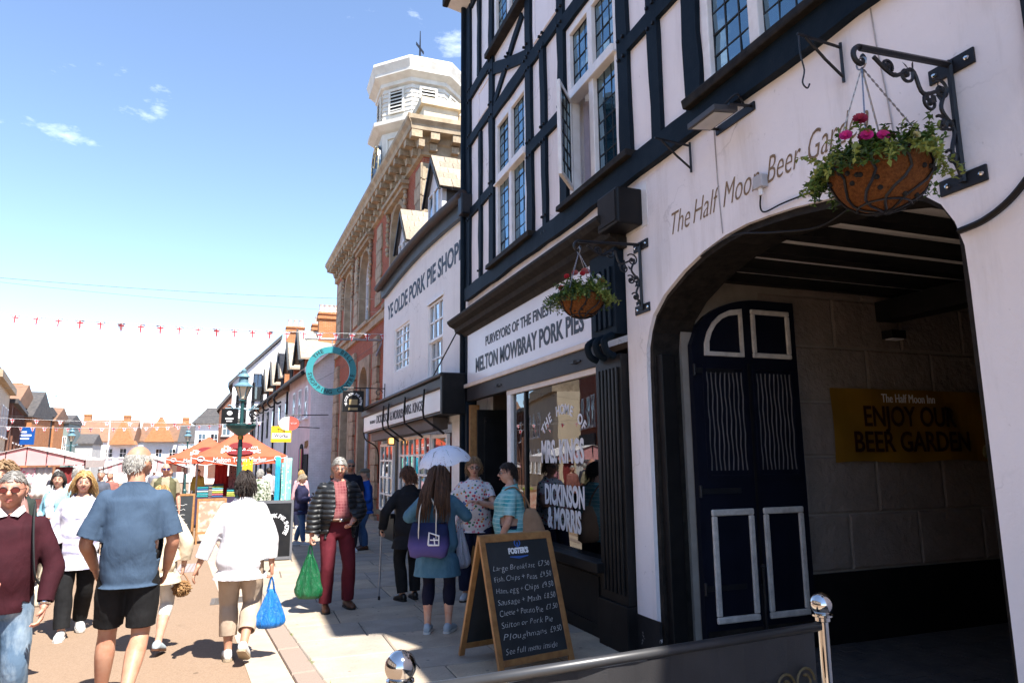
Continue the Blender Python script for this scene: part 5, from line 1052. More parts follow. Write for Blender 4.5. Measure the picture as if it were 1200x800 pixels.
# ---------------------------------------------------------------- steel cafe barrier
p1, p2 = Vector((.47, 2.32, 0)), Vector((2.39, 2.54, 0))
def post(p, lab, dx=0):
    t = thing('barrier_post', lab, 'post', (p.x, p.y, gz(p.y))); z = gz(p.y); m = MB(); m.lathe((p.x, p.y, z), [(.17, .05), (.17, .06), (.05, .085), (.024, .09), (.024, .93), (.034, .935), (.034, .95), (.045, .955), (.045, .962), (.02, .97), (.018, .985)], 20); m.build('post_shaft', M_chrome, t, smooth=False)
    m = MB(); m.ball((p.x, p.y, 1.045), .05, 24, 16); m.build('ball_finial', M_chrome, t, smooth=True)
post(p1, 'polished steel barrier post with ball top, left of the chalkboard'); post(p2, 'polished steel barrier post with ball top, in front of the passage gate')
t = thing('barrier_banner', 'black barrier banner slung under a steel rail across the foreground', 'barrier', (1.4, 2.4, .1)); m = MB(); q1, q2 = p1.lerp(p2, .015)+Vector((0, 0, .965)), p2.lerp(p1, .015)+Vector((0, 0, .955)); m.tube([q1, q2], .019, 10); m.build('rail', pm('brushed_rail', (.07, .07, .073), rough=.4, metal=.5, bump=0), t, smooth=True)
m = MB(); n = 30; d = (p2-p1).normalized(); nn = Vector((d.y, -d.x, 0))
for i in range(n):
    for j in range(5):
        def q(a, b): return p1.lerp(p2, .03+.94*a/n)+Vector((0, 0, .94-.82*b/5))+nn*(.008*math.sin(a*.55+b)+.004*math.sin(a*1.7))
        m.quad(q(i, j), q(i+1, j), q(i+1, j+1), q(i, j+1))
BNR = m.build('banner_cloth', pm('black_mesh_vinyl', (.022, .021, .022), (.035, .033, .034), rough=.5, sc=3, bump=.3, bsc=150), t, smooth=True, fix=False)
class BNF:
    def mat(s, u, v): q = p1.lerp(p2, u)+nn*.016; return Matrix(((d.x, 0, nn.x, q.x), (d.y, 0, nn.y, q.y), (0, 1, 0, v), (0, 0, 0, 1)))
m = MB(); M_gold = pm('faded_gold_print', (.10, .075, .03), bump=0)
for (u, v) in ((.80, .72), (.86, .74), (.92, .75), (.74, .70)):
    pts = [p1.lerp(p2, u+.03*math.cos(a)*(1-a/14)).__add__(nn*.016)+Vector((0, 0, v+.06*math.sin(a)*(1-a/14))) for a in [i*.35 for i in range(24)]]; m.tube(pts, .006, 4)
m.build('gold_script', M_gold, t)
# ---------------------------------------------------------------- signs over the street
t = thing('ring_sign', 'teal ring sign lettered for the shopping centre, hung from the corn exchange', 'sign', (2.13, 22, 3.6)); RC = Vector((2.13, 22, 4.38)); FR = FrX((0, 22, 0))
k = NT('weathered_teal_enamel'); k.col(k.mix(k.noise(3, 4), (.03, .22, .25), (.05, .30, .33))); M_teal = k.set(.4)
m = MB(); n = 48
for i in range(n):
    a, b = 2*math.pi*i/n, 2*math.pi*(i+1)/n; q = [(RC.x+r*math.cos(x), RC.z+r*math.sin(x)) for r, x in ((.76, a), (.76, b), (.56, b), (.56, a))]
    m.add([FR.p(u, v, w) for w in (-.05, .05) for u, v in q], [(0, 1, 2, 3), (7, 6, 5, 4), (0, 4, 5, 1), (2, 6, 7, 3)])
m.build('ring', M_teal, t)
M_ringink = pm('dark_teal_letter', (.015, .05, .06), bump=0)
for s, a0, step in (('THE', 140, -11), ('BELL', 62, -11), ('SHOPPING', 190, 11.2), ('CENTRE', 292, 11.2)):
    for i, ch in enumerate(s):
        a = R_(a0+i*step); top = step < 0; rot = a-math.pi/2 if top else a+math.pi/2
        text(ch, Matrix.Translation(FR.p(RC.x+.66*math.cos(a), RC.z+.66*math.sin(a), .053)) @ FR.mat(0, 0, 0).to_3x3().to_4x4() @ Matrix.Rotation(rot, 4, 'Z'), .17, M_ringink, t, bold=.004, ext=.001)
m = MB(); m.tube([(3.7, 22, 5.42), (1.3, 22, 5.36)], .035, 8); m.tube([(2.13, 22, 5.13), (2.13, 22, 5.38)], .02, 6); m.tube([(3.7, 22, 5.42), (3.5, 22, 4.9)], .03, 6); m.tube([(1.35, 22, 5.4), (1.35, 22, 5.3)], .03, 6); m.build('hanging_arm', pm('grey_steel_arm', (.3, .3, .32), rough=.4, bump=0), t)
t = thing('hanging_shop_sign', 'square black hanging sign with a white arc of letters beside the pie shop', 'sign', (2.2, 17.05, 2.8)); FH = FrX((0, 17.05, 0))
MB().box(FH, 1.94, 2.44, 2.80, 3.31, -.03, .03).build('sign_board', M_black, t, bevel=.01)
for i, ch in enumerate('YE OLDE PORK PIE SHOPPE'):
    if ch != ' ': a = R_(205-i*10.4); text(ch, Matrix.Translation(FH.p(2.19+.18*math.cos(a), 3.05+.18*math.sin(a), .033)) @ FH.mat(0, 0).to_3x3().to_4x4() @ Matrix.Rotation(a-math.pi/2, 4, 'Z'), .075, M_let, t, bold=.002, ext=.001)
m = MB(); m.box(FH, 2.09, 2.29, 2.97, 3.1, .03, .036); m.box(FH, 2.08, 2.30, 2.84, 2.9, .03, .034); m.build('sign_emblem', pm('dull_gold', (.32, .24, .12), bump=0), t)
m = MB(); m.tube([(2.98, 17.05, 3.38), (1.95, 17.05, 3.38)], .014, 6); m.tube([(2.95, 17.05, 3.5), (2.95, 17.05, 3.1)], .014, 6); m.tube(scroll((2.8, 17.05, 3.27), .1, 1.0, (1, 0, 0), (0, 0, 1), 0), .01, 5)
for x in (2.02, 2.36): m.tube([(x, 17.05, 3.38), (x, 17.05, 3.31)], .008, 5)
m.build('sign_bracket', M_iron, t)
t = thing('yellow_hanging_sign', 'yellow and white projecting shop sign beside the pale house fronts', 'sign', (.95, 28, 2.3)); FY = FrX((0, 28, 0)); M_yel = pm('sign_yellow', (.78, .55, .02), (.7, .48, .02), rough=.4, bump=0)
MB().box(FY, .57, 1.30, 2.32, 2.92, -.06, .06).build('sign_board', M_yel, t); MB().box(FY, .60, 1.27, 2.45, 2.66, .06, .064).build('white_band', M_signwhite, t); text('The', FY.mat(.93, 2.76, .066), .2, M_ink, t, fit=.3); text('Works', FY.mat(.93, 2.56, .067), .2, M_ink, t, fit=.5, bold=.003)
m = MB(); m.tube([(1.3, 28, 2.9), (2.5, 30, 2.95)], .02, 6); m.build('sign_arm', M_iron, t)
t = thing('oval_hanging_sign', 'oval red and white projecting sign above the yellow one', 'sign', (1.2, 27, 2.8)); FO = FrX((0, 27, 0))
def oval(a0, a1): return [(1.16+.36*math.cos(R_(a)), 2.98+.26*math.sin(R_(a))) for a in range(a0, a1+1, 10)]
m = MB(); m.prism(FO, oval(90, 270), -.05, .05); m.build('oval_white_half', M_signwhite, t); m = MB(); m.prism(FO, oval(-90, 90), -.05, .05); m.build('oval_red_half', pm('salmon_red', (.62, .11, .08), rough=.4, bump=0), t); MB().tube([FO.p(1.22+i*.025, 2.98+.03*(-1)**i, .053) for i in range(9)], .012, 4).build('faded_print', M_let, t)
m = MB(); m.tube([(1.0, 27, 3.28), (2.6, 27.4, 3.34)], .02, 6); m.tube([(1.1, 27, 3.28), (1.1, 27, 3.2)], .012, 5); m.tube([(1.3, 27, 3.29), (1.3, 27, 3.2)], .012, 5); m.build('sign_arm', M_iron, t)
# ---------------------------------------------------------------- lamp posts
M_lampgreen = pm('lamp_green_paint', (.015, .06, .06), (.02, .08, .085), rough=.4, bump=0); M_lampblue = pm('lamp_blue_grey', (.10, .19, .24), (.13, .24, .3), rough=.4, bump=0)
k = NT('opal_lantern'); k.col((.75, .66, .5)); M_opal = k.set(.3)
def lamp(label, x, y, s=1.0):
    z = gz(y); t = thing('street_lamp', label, 'street lamp', (x, y, z), 'street lamps with planters')
    MB().lathe((x, y, z), [(.14, 0), (.14, .35), (.08, .45), (.06, .9), (.055, 2.75), (.07, 2.8), (.05, 2.85), (.045, 3.4), (.09, 3.45), (.03, 3.5)], 12).build('post', M_lampgreen, t, smooth=False)
    MB().lathe((x, y, z+2.52), [(.10, 0), (.34, .18), (.38, .26), (.38, .30), (.3, .3)], 16).build('planter_bowl', M_lampgreen, t)
    MB().lathe((x, y, z+2.42), [(.07, 0), (.075, .05), (.07, .1)], 12).build('gold_collar', pm('gilt_collar', (.5, .33, .08), metal=.5, rough=.4, bump=0), t)
    m = MB()
    for sg in (-1, 1): m.tube(crom([(x, y, z+3.25), (x+sg*.18, y, z+3.2), (x+sg*.3, y, z+3.32), (x+sg*.36, y, z+3.3)], 5), .022, 6)
    m.tube([(x-.42, y, z+3.24), (x+.42, y, z+3.24)], .016, 6); m.build('ladder_bar', M_lampblue, t)
    MB().lathe((x, y, z+3.5), [(.08, 0), (.19, .32), (.17, .34)], 6).build('lantern_glass', M_opal, t)
    MB().lathe((x, y, z+3.82), [(.25, 0), (.25, .03), (.13, .12), (.12, .26), (.17, .27), (.1, .36), (.06, .37), (.07, .45), (.02, .5)], 12).build('lantern_hood', M_lampblue, t)
    m = MB()
    for i in range(6): a = i*math.pi/3; m.tube([(x+.085*math.cos(a), y+.085*math.sin(a), z+3.5), (x+.2*math.cos(a), y+.2*math.sin(a), z+3.82)], .012, 4)
    m.build('lantern_cage', M_lampblue, t); return t
LP = lamp('tall green street lamp with a planter bowl, in front of the large red gazebo', -.36, 20)
t = thing('lamp_banner_sign', 'dark pennant sign with a white emblem fixed to the near street lamp', 'sign', (-.6, 19.9, 2.7)); FL = FrX((0, 19.9, 0)); MB().box(FL, -.86, -.46, 2.62, 3.02, -.02, .02).build('sign_board', M_black, t); m = MB(); m.ball(FL.p(-.66, 2.9, .025), (.07, .01, .06), 10, 6); m.box(FL, -.76, -.56, 2.74, 2.78, .02, .026); m.box(FL, -.73, -.59, 2.68, 2.71, .02, .026); m.build('sign_emblem', M_let, t); m = MB(); m.tube([FL.p(-.46, 2.95, 0), (-.36, 20, 2.95)], .01, 5); m.tube([FL.p(-.46, 2.68, 0), (-.36, 20, 2.68)], .01, 5); m.build('sign_arm', M_iron, t)
lamp('distant street lamp left of the red gazebos', -4.1, 50); lamp('most distant street lamp above the pale pink stall', -10.66, 50)
t = thing('flag_pole', 'thin white pole standing before the far white house', 'pole', (-15.2, 88, -1.1)); MB().tube([(-15.2, 88, -1.2), (-15.2, 88, 6.4)], [.09, .05], 8).build('pole', M_wpaint, t); MB().lathe((-15.2, 88, 6.4), [(.05, 0), (.1, .05), (.05, .15), (.01, .2)], 8).build('pole_cap', M_wpaint, t)
# ---------------------------------------------------------------- market gazebos
M_red = pm('orange_red_canvas', (.62, .10, .045), (.55, .08, .035), rough=.75, sc=3, bump=.2, bsc=12, bd=.02); M_maroon = pm('maroon_emblem', (.16, .012, .012), bump=0)
def gazebo(label, cx, y0, W, eh, ph, lettering=True):
    z = gz(y0); y1 = y0+W; t = thing('market_gazebo', label, 'gazebo', (cx, y0+W/2, z), 'red market gazebos'); m = MB(); h = W/2; n = 8
    C_ = [(cx-h, y0), (cx+h, y0), (cx+h, y1), (cx-h, y1)]; ap = Vector((cx, y0+h, z+ph))
    for s in range(4):
        a, b = C_[s], C_[(s+1) % 4]
        for i in range(n):
            def q(j, k):       # k along the eave, j up the slope, a little concave
                e = Vector((a[0]+(b[0]-a[0])*k, a[1]+(b[1]-a[1])*k, z+eh-.05*math.sin(math.pi*k))); f_ = j/n; p = e.lerp(ap, f_); p.z -= .12*math.sin(math.pi*f_)*(1-.4*abs(2*k-1)); return p
            for k in range(6): m.quad(q(i, k/6), q(i, (k+1)/6), q(i+1, (k+1)/6), q(i+1, k/6))
    m.weld().build('canopy', M_red, t, smooth=True, fix=False)
    for s in range(4):
        a, b = Vector(C_[s]+(0,)), Vector(C_[(s+1) % 4]+(0,)); m = MB()
        for i in range(16):
            def q(k, zz): p = a.lerp(b, k/16); p.z = z+zz+.012*math.sin(k*2.2)-.05*math.sin(math.pi*k/16); return p
            m.quad(q(i, eh-.2), q(i+1, eh-.2), q(i+1, eh+.005), q(i, eh+.005))
        m.build('valance', M_red, t, fix=False)
    for x, y in C_: MB().tube([(x*.995+cx*.005, y, z), (x*.995+cx*.005, y, z+eh)], .025, 6).build('leg', pm('white_gazebo_leg', (.7, .7, .7), rough=.3, metal=.3, bump=0), t)
    m = MB()
    for s in range(4):
        a, b = C_[s], C_[(s+1) % 4]; m.tube([(*a, z+eh-.05), ((a[0]+b[0])/2, (a[1]+b[1])/2, z+eh-.3), (*b, z+eh-.05)], .015, 4)
    m.build('truss', pm('white_gazebo_leg', (.7, .7, .7)), t)
    sl_ = math.atan2(ph-eh, h)
    def slope(u, f_, w=.0): e = Vector((cx+u, y0+h*f_, z+eh+(ph-eh)*f_-.105*math.sin(math.pi*f_)+.012)); return Matrix.Translation(e) @ Matrix.Rotation(sl_, 4, 'X')
    Mt = lambda u, zz: Matrix(((1, 0, 0, cx+u), (0, 0, -1, y0-.02), (0, 1, 0, z+zz), (0, 0, 0, 1)))
    text('Melton Town Market', Mt(0, eh-.11), .2, M_let, t, fit=W*.55, bold=.003); text('Melton Town', slope(0, .42), .22, M_let, t, fit=W*.36); text('Market', slope(0, .25), .34, M_let, t, fit=W*.42, bold=.008)
    for f_, r in ((.47, .33), (.16, .36)):
        mm = MB(); mm.add([slope(r*math.cos(a), f_+r*.5/h*math.sin(a)).translation+Vector((0, 0, .006)) for a in [i*math.pi/8 for i in range(16)]], [tuple(range(16))]); mm.build('emblem', M_maroon, t, fix=False)
    for u in (-W*.4, W*.4):
        mm = MB(); q = Mt(u, eh-.1); mm.tube([q @ Vector((.09*math.cos(a), .06*math.sin(a)+.02, .004)) for a in [i*.4 for i in range(17)]], .014, 4); mm.tube([q @ Vector((0, -.06, .004)), q @ Vector((0, 0, .004))], .014, 4); mm.build('tree_logo', M_let, t)
    return t
gazebo('large orange-red market gazebo with white lettering behind the near street lamp', -.38, 22, 2.62, 2.02, 2.86)
gazebo('second orange-red market gazebo farther off, half hidden by the first', -1.75, 29.5, 2.8, 2.1, 2.95)
# stall goods: trestle tables, folded textiles, hanging cloth
def table(label, x0, x1, y0, y1, h, cloth, cm):
    z = gz(y0); t = thing('market_table', label, 'table', ((x0+x1)/2, (y0+y1)/2, z)); MB().wbox(x0, x1, y0, y1, z+h-.03, z+h).build('table_top', M_oak, t)
    m = MB(); m.wbox(x0-.01, x1+.01, y0-.012, y0-.004, z+.1, z+h+.004); m.build('table_skirt', cm, t)
    for x in (x0+.08, x1-.08):
        for y in (y0+.08, y1-.08): MB().wbox(x-.02, x+.02, y-.02, y+.02, z, z+h-.03).build('leg', M_iron, t)
M_purple = pm('dark_purple_cloth', (.05, .035, .08), rough=.9)
table('trestle table with a dark cloth under the large gazebo', -1.55, .3, 22.3, 23.1, .85, True, M_purple); table('low white trestle table left of the large gazebo', -2.35, -1.55, 21.2, 21.8, .55, True, pm('pale_skirt', (.55, .5, .5)))
cols = [(.02, .25, .28), (.6, .55, .5), (.03, .12, .3), (.35, .4, .08), (.5, .5, .52), (.04, .04, .06), (.1, .35, .4), (.55, .1, .12), (.62, .6, .2), (.25, .3, .4)]
rg = random.Random(31)
words = ['teal', 'cream', 'navy', 'olive', 'grey', 'black', 'turquoise', 'red', 'mustard', 'slate blue']
def stack(x, y, z, n, tag_, w=.3, d=.28):
    for i in range(n):
        ci = rg.randrange(10); h = rg.uniform(.04, .07); m = MB(); m.loft([[(x+sx*(w/2-e), y+sy*(d/2-e), zz) for sx, sy in ((-1, -1), (1, -1), (1, 1), (-1, 1))] for zz, e in ((z, .012), (z+h*.4, 0), (z+h*.75, .004), (z+h, .03))])
        ordn = ['bottom', 'second', 'third', 'fourth', 'fifth', 'sixth', 'seventh', 'eighth'][i]
        tag(m.build('folded_textile', pm('textile_%d' % ci, cols[ci], rough=.9, sc=30)), '%s folded textile, %s in the %s' % (words[ci], ordn, tag_), 'textile', 'folded textiles on the market tables'); z += h
stack(-1.35, 22.5, gz(22.5)+.85, 6, 'left stack on the dark trestle table'); stack(-.95, 22.5, gz(22.5)+.85, 7, 'second stack on the dark trestle table'); stack(-.55, 22.5, gz(22.5)+.85, 5, 'third stack on the dark trestle table')
stack(-2.15, 21.4, gz(21.5)+.55, 7, 'left stack on the low white table'); stack(-1.8, 21.4, gz(21.5)+.55, 5, 'right stack on the low white table')
def drape(name, label, x0, x1, y, z0, z1, mat, cat='cloth', group=None, amp=.018):
    m = MB(); n = 14
    for i in range(n):
        for j in range(6):
            def q(a, b): return Vector((x0+(x1-x0)*a/n, y+amp*math.sin(a*1.3+.4*math.sin(b*.5)), z0+(z1-z0)*b/6))
            m.quad(q(i, j), q(i+1, j), q(i+1, j+1), q(i, j+1))
    o = m.weld().build(name, mat, smooth=True, fix=False); md = o.modifiers.new('s', 'SOLIDIFY'); md.thickness = .006; return tag(o, label, cat, group)
def print_mat(name, a, b, sc): 
    k = NT(name); vo = k.n('TexVoronoi'); vo.inputs['Scale'].default_value = sc; k.l(k.coord(), vo.inputs['Vector']); k.col(k.mix(k.ramp(vo.outputs['Distance'], [(.25, 0.0), (.3, 1.0)]), a, b)); return k.set(.9)
drape('hanging_cloth', 'turquoise length of cloth hung at the right side of the large gazebo', .62, .76, 21.95, -.15, 1.75, pm('bright_turquoise', (.02, .35, .5), rough=.8)); drape('hanging_cloth', 'pale mint patterned cloth hung right of the turquoise one', .80, 1.08, 22.0, -.2, 1.72, print_mat('mint_print', (.55, .75, .65), (.2, .55, .45), 9))
drape('hanging_shirt', 'yellow shirt hanging under the large gazebo', -.3, -.02, 21.98, 1.1, 1.7, pm('yellow_cotton', (.75, .5, .03), rough=.9)); drape('hanging_shirt', 'red shirt hanging inside the large gazebo', -1.1, -.75, 23.4, .95, 1.6, pm('red_cotton', (.55, .03, .03), rough=.9)); drape('hanging_shirt', 'dark patterned dress hanging inside the large gazebo', -.7, -.4, 23.4, .7, 1.6, print_mat('dark_print', (.05, .04, .06), (.4, .2, .2), 14))
# pink and white striped stalls on the left
k = NT('pink_white_stripe'); wv = k.n('TexWave', bands_direction='X'); wv.inputs['Scale'].default_value = .9; k.l(k.coord(), wv.inputs['Vector']); k.col(k.mix(k.ramp(wv.outputs['Fac'], [(.45, 0.0), (.5, 1.0)]), (.72, .34, .36), (.80, .74, .73))); M_stripe = k.set(.8)
M_pinkc = pm('faded_pink_canvas', (.72, .36, .36), (.66, .3, .31), rough=.8, sc=2)
def stall(label, x0, x1, y0, y1, eh, ph, slope_m, gable_m):
    z = gz(y0); t = thing('market_stall', label, 'market stall', ((x0+x1)/2, (y0+y1)/2, z), 'pitched market stalls'); cx = (x0+x1)/2
    m = MB(); m.quad((x0, y0, z+eh), (cx, y0, z+ph), (cx, y1, z+ph), (x0, y1, z+eh)); m.quad((cx, y0, z+ph), (x1, y0, z+eh), (x1, y1, z+eh), (cx, y1, z+ph)); o = m.build('canopy', slope_m, t, fix=False); md = o.modifiers.new('s', 'SOLIDIFY'); md.thickness = .012
    m = MB(); m.add([(x0, y0+.05, z+eh-.16), (x1, y0+.05, z+eh-.16), (x1, y0+.05, z+eh), (cx, y0+.05, z+ph-.03), (x0, y0+.05, z+eh)], [(0, 1, 2, 3, 4)]); o = m.build('gable_cloth', gable_m, t, fix=False); md = o.modifiers.new('s', 'SOLIDIFY'); md.thickness = .008
    for x in (x0, x1):
        for y in (y0, y1): MB().tube([(x, y, z), (x, y, z+eh)], .022, 6).build('leg', M_chrome, t)
        MB().wbox(x-.01, x+.01, y0, y1, z+eh-.25, z+eh).build('valance', slope_m, t)
    m = MB()
    for f_ in (.33, .5, .67, .82): x = x0+(x1-x0)*f_; m.tube([(x, y0+.02, z+eh-.1), (x, y0+.02, z+eh+(ph-eh)*(1-abs(2*f_-1)))], .012, 4)
    m.build('frame_bars', M_iron, t); MB().wbox(x0+.3, x1-.3, y0+.4, y1-.3, z+.75, z+.8).build('counter', M_oak, t); MB().wbox(x0+.3, x1-.3, y0+.39, y0+.4, z+.1, z+.8).build('counter_skirt', gable_m, t)
stall('pink pitched market stall with hanging clothes at the left', -8.2, -5.0, 25.5, 28.5, 2.0, 2.42, pm('bleached_white_canvas', (.74, .7, .69), rough=.8), M_pinkc)
stall('pink and white striped stall beyond the first pink one', -5.6, -2.6, 31, 34, 1.72, 2.25, pm('bleached_white_canvas', (.74, .7, .69)), M_stripe)
for i, (x, c, lab) in enumerate(((-7.6, (.75, .73, .72), 'white shirt hanging from the pink stall'), (-7.15, (.04, .06, .04), 'dark green coat hanging from the pink stall'), (-6.6, (.7, .2, .28), 'pink spotted dress hanging from the pink stall'), (-6.15, (.6, .58, .56), 'pale shirt at the right of the clothes on the pink stall'), (-5.6, (.22, .03, .03), 'dark red jumper hanging at the end of the pink stall'))):
    drape('hanging_garment', lab, x-.24, x+.24, 25.7, .55, 1.5, print_mat('dress_print', c, (.8, .6, .6), 8) if i == 2 else pm('garment_%d' % i, c, rough=.9), 'garment', 'clothes hanging from the pink stall')
# board signs on the street
def aboard(name, label, x, y, w, h, rot, frame, panel, extra=None, legs=.12):
    z = gz(y)+(.027 if x > kx(y) else 0); t = thing(name, label, 'board sign', (x, y, z)); d = Vector((math.cos(rot), math.sin(rot), 0)); b = Vector((-d.y, d.x, 0))
    for sg in (-1, 1):
        up_ = (Vector((0, 0, h))+b*sg*-.16).normalized(); o = Vector((x, y, z))+b*sg*.18
        class Q:
            def p(s, u, v, w_=0): return o+d*u+up_*v-b*w_
        q = Q(); m = MB(); m.box(q, -w/2, -w/2+.04, 0, h, -.015, .015); m.box(q, w/2-.04, w/2, 0, h, -.015, .015); m.box(q, -w/2+.04, w/2-.04, h-.05, h, -.015, .015); m.box(q, -w/2+.04, w/2-.04, legs, legs+.05, -.015, .015); m.build('board_frame', frame, t)
        MB().box(q, -w/2+.04, w/2-.04, legs+.05, h-.05, -.008, .008).build('board_panel', panel, t)
        if sg < 0 and extra: extra(q, t, w, h)
    return t
def squig(q, t, w, h):
    r = random.Random(4)
    for k in range(6):
        m = MB(); v = .3+k*(h-.45)/6; m.tube([q.p(-w*.36+j*w*.06, v+r.uniform(-.018, .018), .012) for j in range(r.randint(8, 12))], .007, 4); m.build('chalk_line', M_chalk, t)
aboard('market_chalkboard', 'brown framed chalkboard standing behind the man in the olive waistcoat', -1.55, 18.2, .6, 1.1, .0, M_oak, pm('slate_chalk_panel', (.013, .016, .018)), squig)
k = NT('faded_pink_poster'); k.col(k.mix(k.ramp(k.noise(9, 5), [(.45, 0.0), (.6, 1.0)]), (.42, .20, .14), (.52, .38, .30))); M_poster = k.set(.7)
aboard('poster_board', 'pale pink poster board on wooden feet left of the woman in white', -.85, 17.6, .62, 1.0, .1, M_oak, M_poster, None, .22)
def roundel(q, t, w, h):
    for i, ch in enumerate('YE OLDE PORK PIE SHOPPE'):
        if ch == ' ': continue
        a = R_(210-i*11); o = q.p(.2*math.cos(a), h*.55+.2*math.sin(a), .012); X = (q.p(1, 0)-q.p(0, 0)).normalized(); Z = (q.p(0, 1)-q.p(0, 0)).normalized(); N = X.cross(Z)
        text(ch, Matrix(((X.x, Z.x, N.x, o.x), (X.y, Z.y, N.y, o.y), (X.z, Z.z, N.z, o.z), (0, 0, 0, 1))) @ Matrix.Rotation(a-math.pi/2, 4, 'Z'), .1, M_let, t, bold=.002)
aboard('pie_shop_board', 'black pavement board with a white ring of letters beside the woman in white', .42, 13.6, .62, 1.05, -.05, pm('grey_tube_frame', (.12, .12, .13), rough=.4, bump=0), M_black, roundel, .02)
# ---------------------------------------------------------------- bunting and wires
k = NT('union_bunting'); sp = k.n('SeparateXYZ'); k.l(k.coord(kind='Generated'), sp.inputs[0]); cx_ = k.math('ABSOLUTE', k.math('SUBTRACT', sp.outputs[0], .5)); cz_ = k.math('ABSOLUTE', k.math('SUBTRACT', sp.outputs[2], .72)); cr_ = k.math('MINIMUM', cx_, cz_)
k.col(k.mix(k.ramp(cr_, [(.07, 1.0), (.08, 0.0)], 'CONSTANT'), k.mix(k.ramp(cr_, [(.16, 1.0), (.18, 0.0)], 'CONSTANT'), (.05, .07, .25), (.8, .8, .8)), (.5, .03, .05))); M_bunt = k.set(.8)
FLAG = MB().add([(-.12, 0, 0), (.12, 0, 0), (0, 0, -.26)], [(0, 1, 2)]).mesh('flag'); FLAG.materials.append(M_bunt)
M_cord = pm('bunting_cord', (.6, .6, .6), bump=0); M_wire = pm('overhead_wire', (.05, .05, .055), bump=0)
def bunting(label, a, b, sag, n, s=1.0):
    a, b = Vector(a), Vector(b); t = thing('bunting', label, 'bunting', a, 'strings of flags across the street'); P_ = lambda f_: a.lerp(b, f_)-Vector((0, 0, sag*4*f_*(1-f_)))
    MB().tube([P_(i/20) for i in range(21)], .007*s, 4).build('cord', M_cord, t); r = random.Random(n)
    for i in range(n):
        p = P_((i+.5)/n); inst(FLAG, 'flag', Matrix.Translation(p) @ Matrix.Rotation(r.uniform(-.35, .35), 4, 'X') @ Matrix.Rotation(r.uniform(-.3, .3), 4, 'Z') @ Matrix.Diagonal((s, s, s, 1)), t)
bunting('nearest string of union flag bunting across the street', (-6.2, 18, 4.95), (3.75, 18.6, 5.05), .12, 24, .8); bunting('second string of bunting low over the market', (-14, 45, 3.6), (.5, 45, 3.95), .25, 26, 1.0); bunting('far string of bunting above the stalls at the left', (-14, 36, 3.75), (-3.0, 35, 3.35), .1, 12, .9)
for lab, a, b, sag, r in (('higher overhead wire crossing the sky to the corn exchange', (-8, 18, 5.82), (3.7, 18, 5.88), .15, .0045), ('twin overhead wire just below the highest one', (-8, 17.6, 5.72), (3.7, 19, 5.72), .16, .0035), ('dark overhead wire low over the far market', (-16, 40, 4.2), (1.4, 40, 4.25), .45, .008), ('faint high wire rising to the right over the street', (-12, 30, 3.9), (3, 32, 6.3), .1, .004), ('wire running along the fronts from the ring sign', (3.72, 18.5, 5.4), (2.3, 34, 5.2), .2, .006)):
    a, b = Vector(a), Vector(b); tag(MB().tube([a.lerp(b, i/24)-Vector((0, 0, sag*4*(i/24)*(1-i/24))) for i in range(25)], r, 5).build('overhead_wire', M_wire), lab, 'wire')

m = MB(); x0, y0 = -.42, 9.6; z0 = gz(y0)+.004; m.wbox(x0, x0+.5, y0, y0+.42, z0-.03, z0+.002); dc = m.build('cover_plate', pm('worn_iron_cover', (.13, .11, .095), (.08, .07, .06), rough=.6, sc=20), None); dt = thing('drain_cover', 'small square iron drain cover set in the tan road', 'drain cover', (x0+.25, y0+.21, z0)); dc.parent = dt; dc.matrix_parent_inverse = wmat(dt).inverted()
for i in range(6): MB().wbox(x0+.05, x0+.45, y0+.04+i*.06, y0+.07+i*.06, z0, z0+.006).build('raised_bar', pm('worn_iron_cover', (.13, .11, .095)), dt)
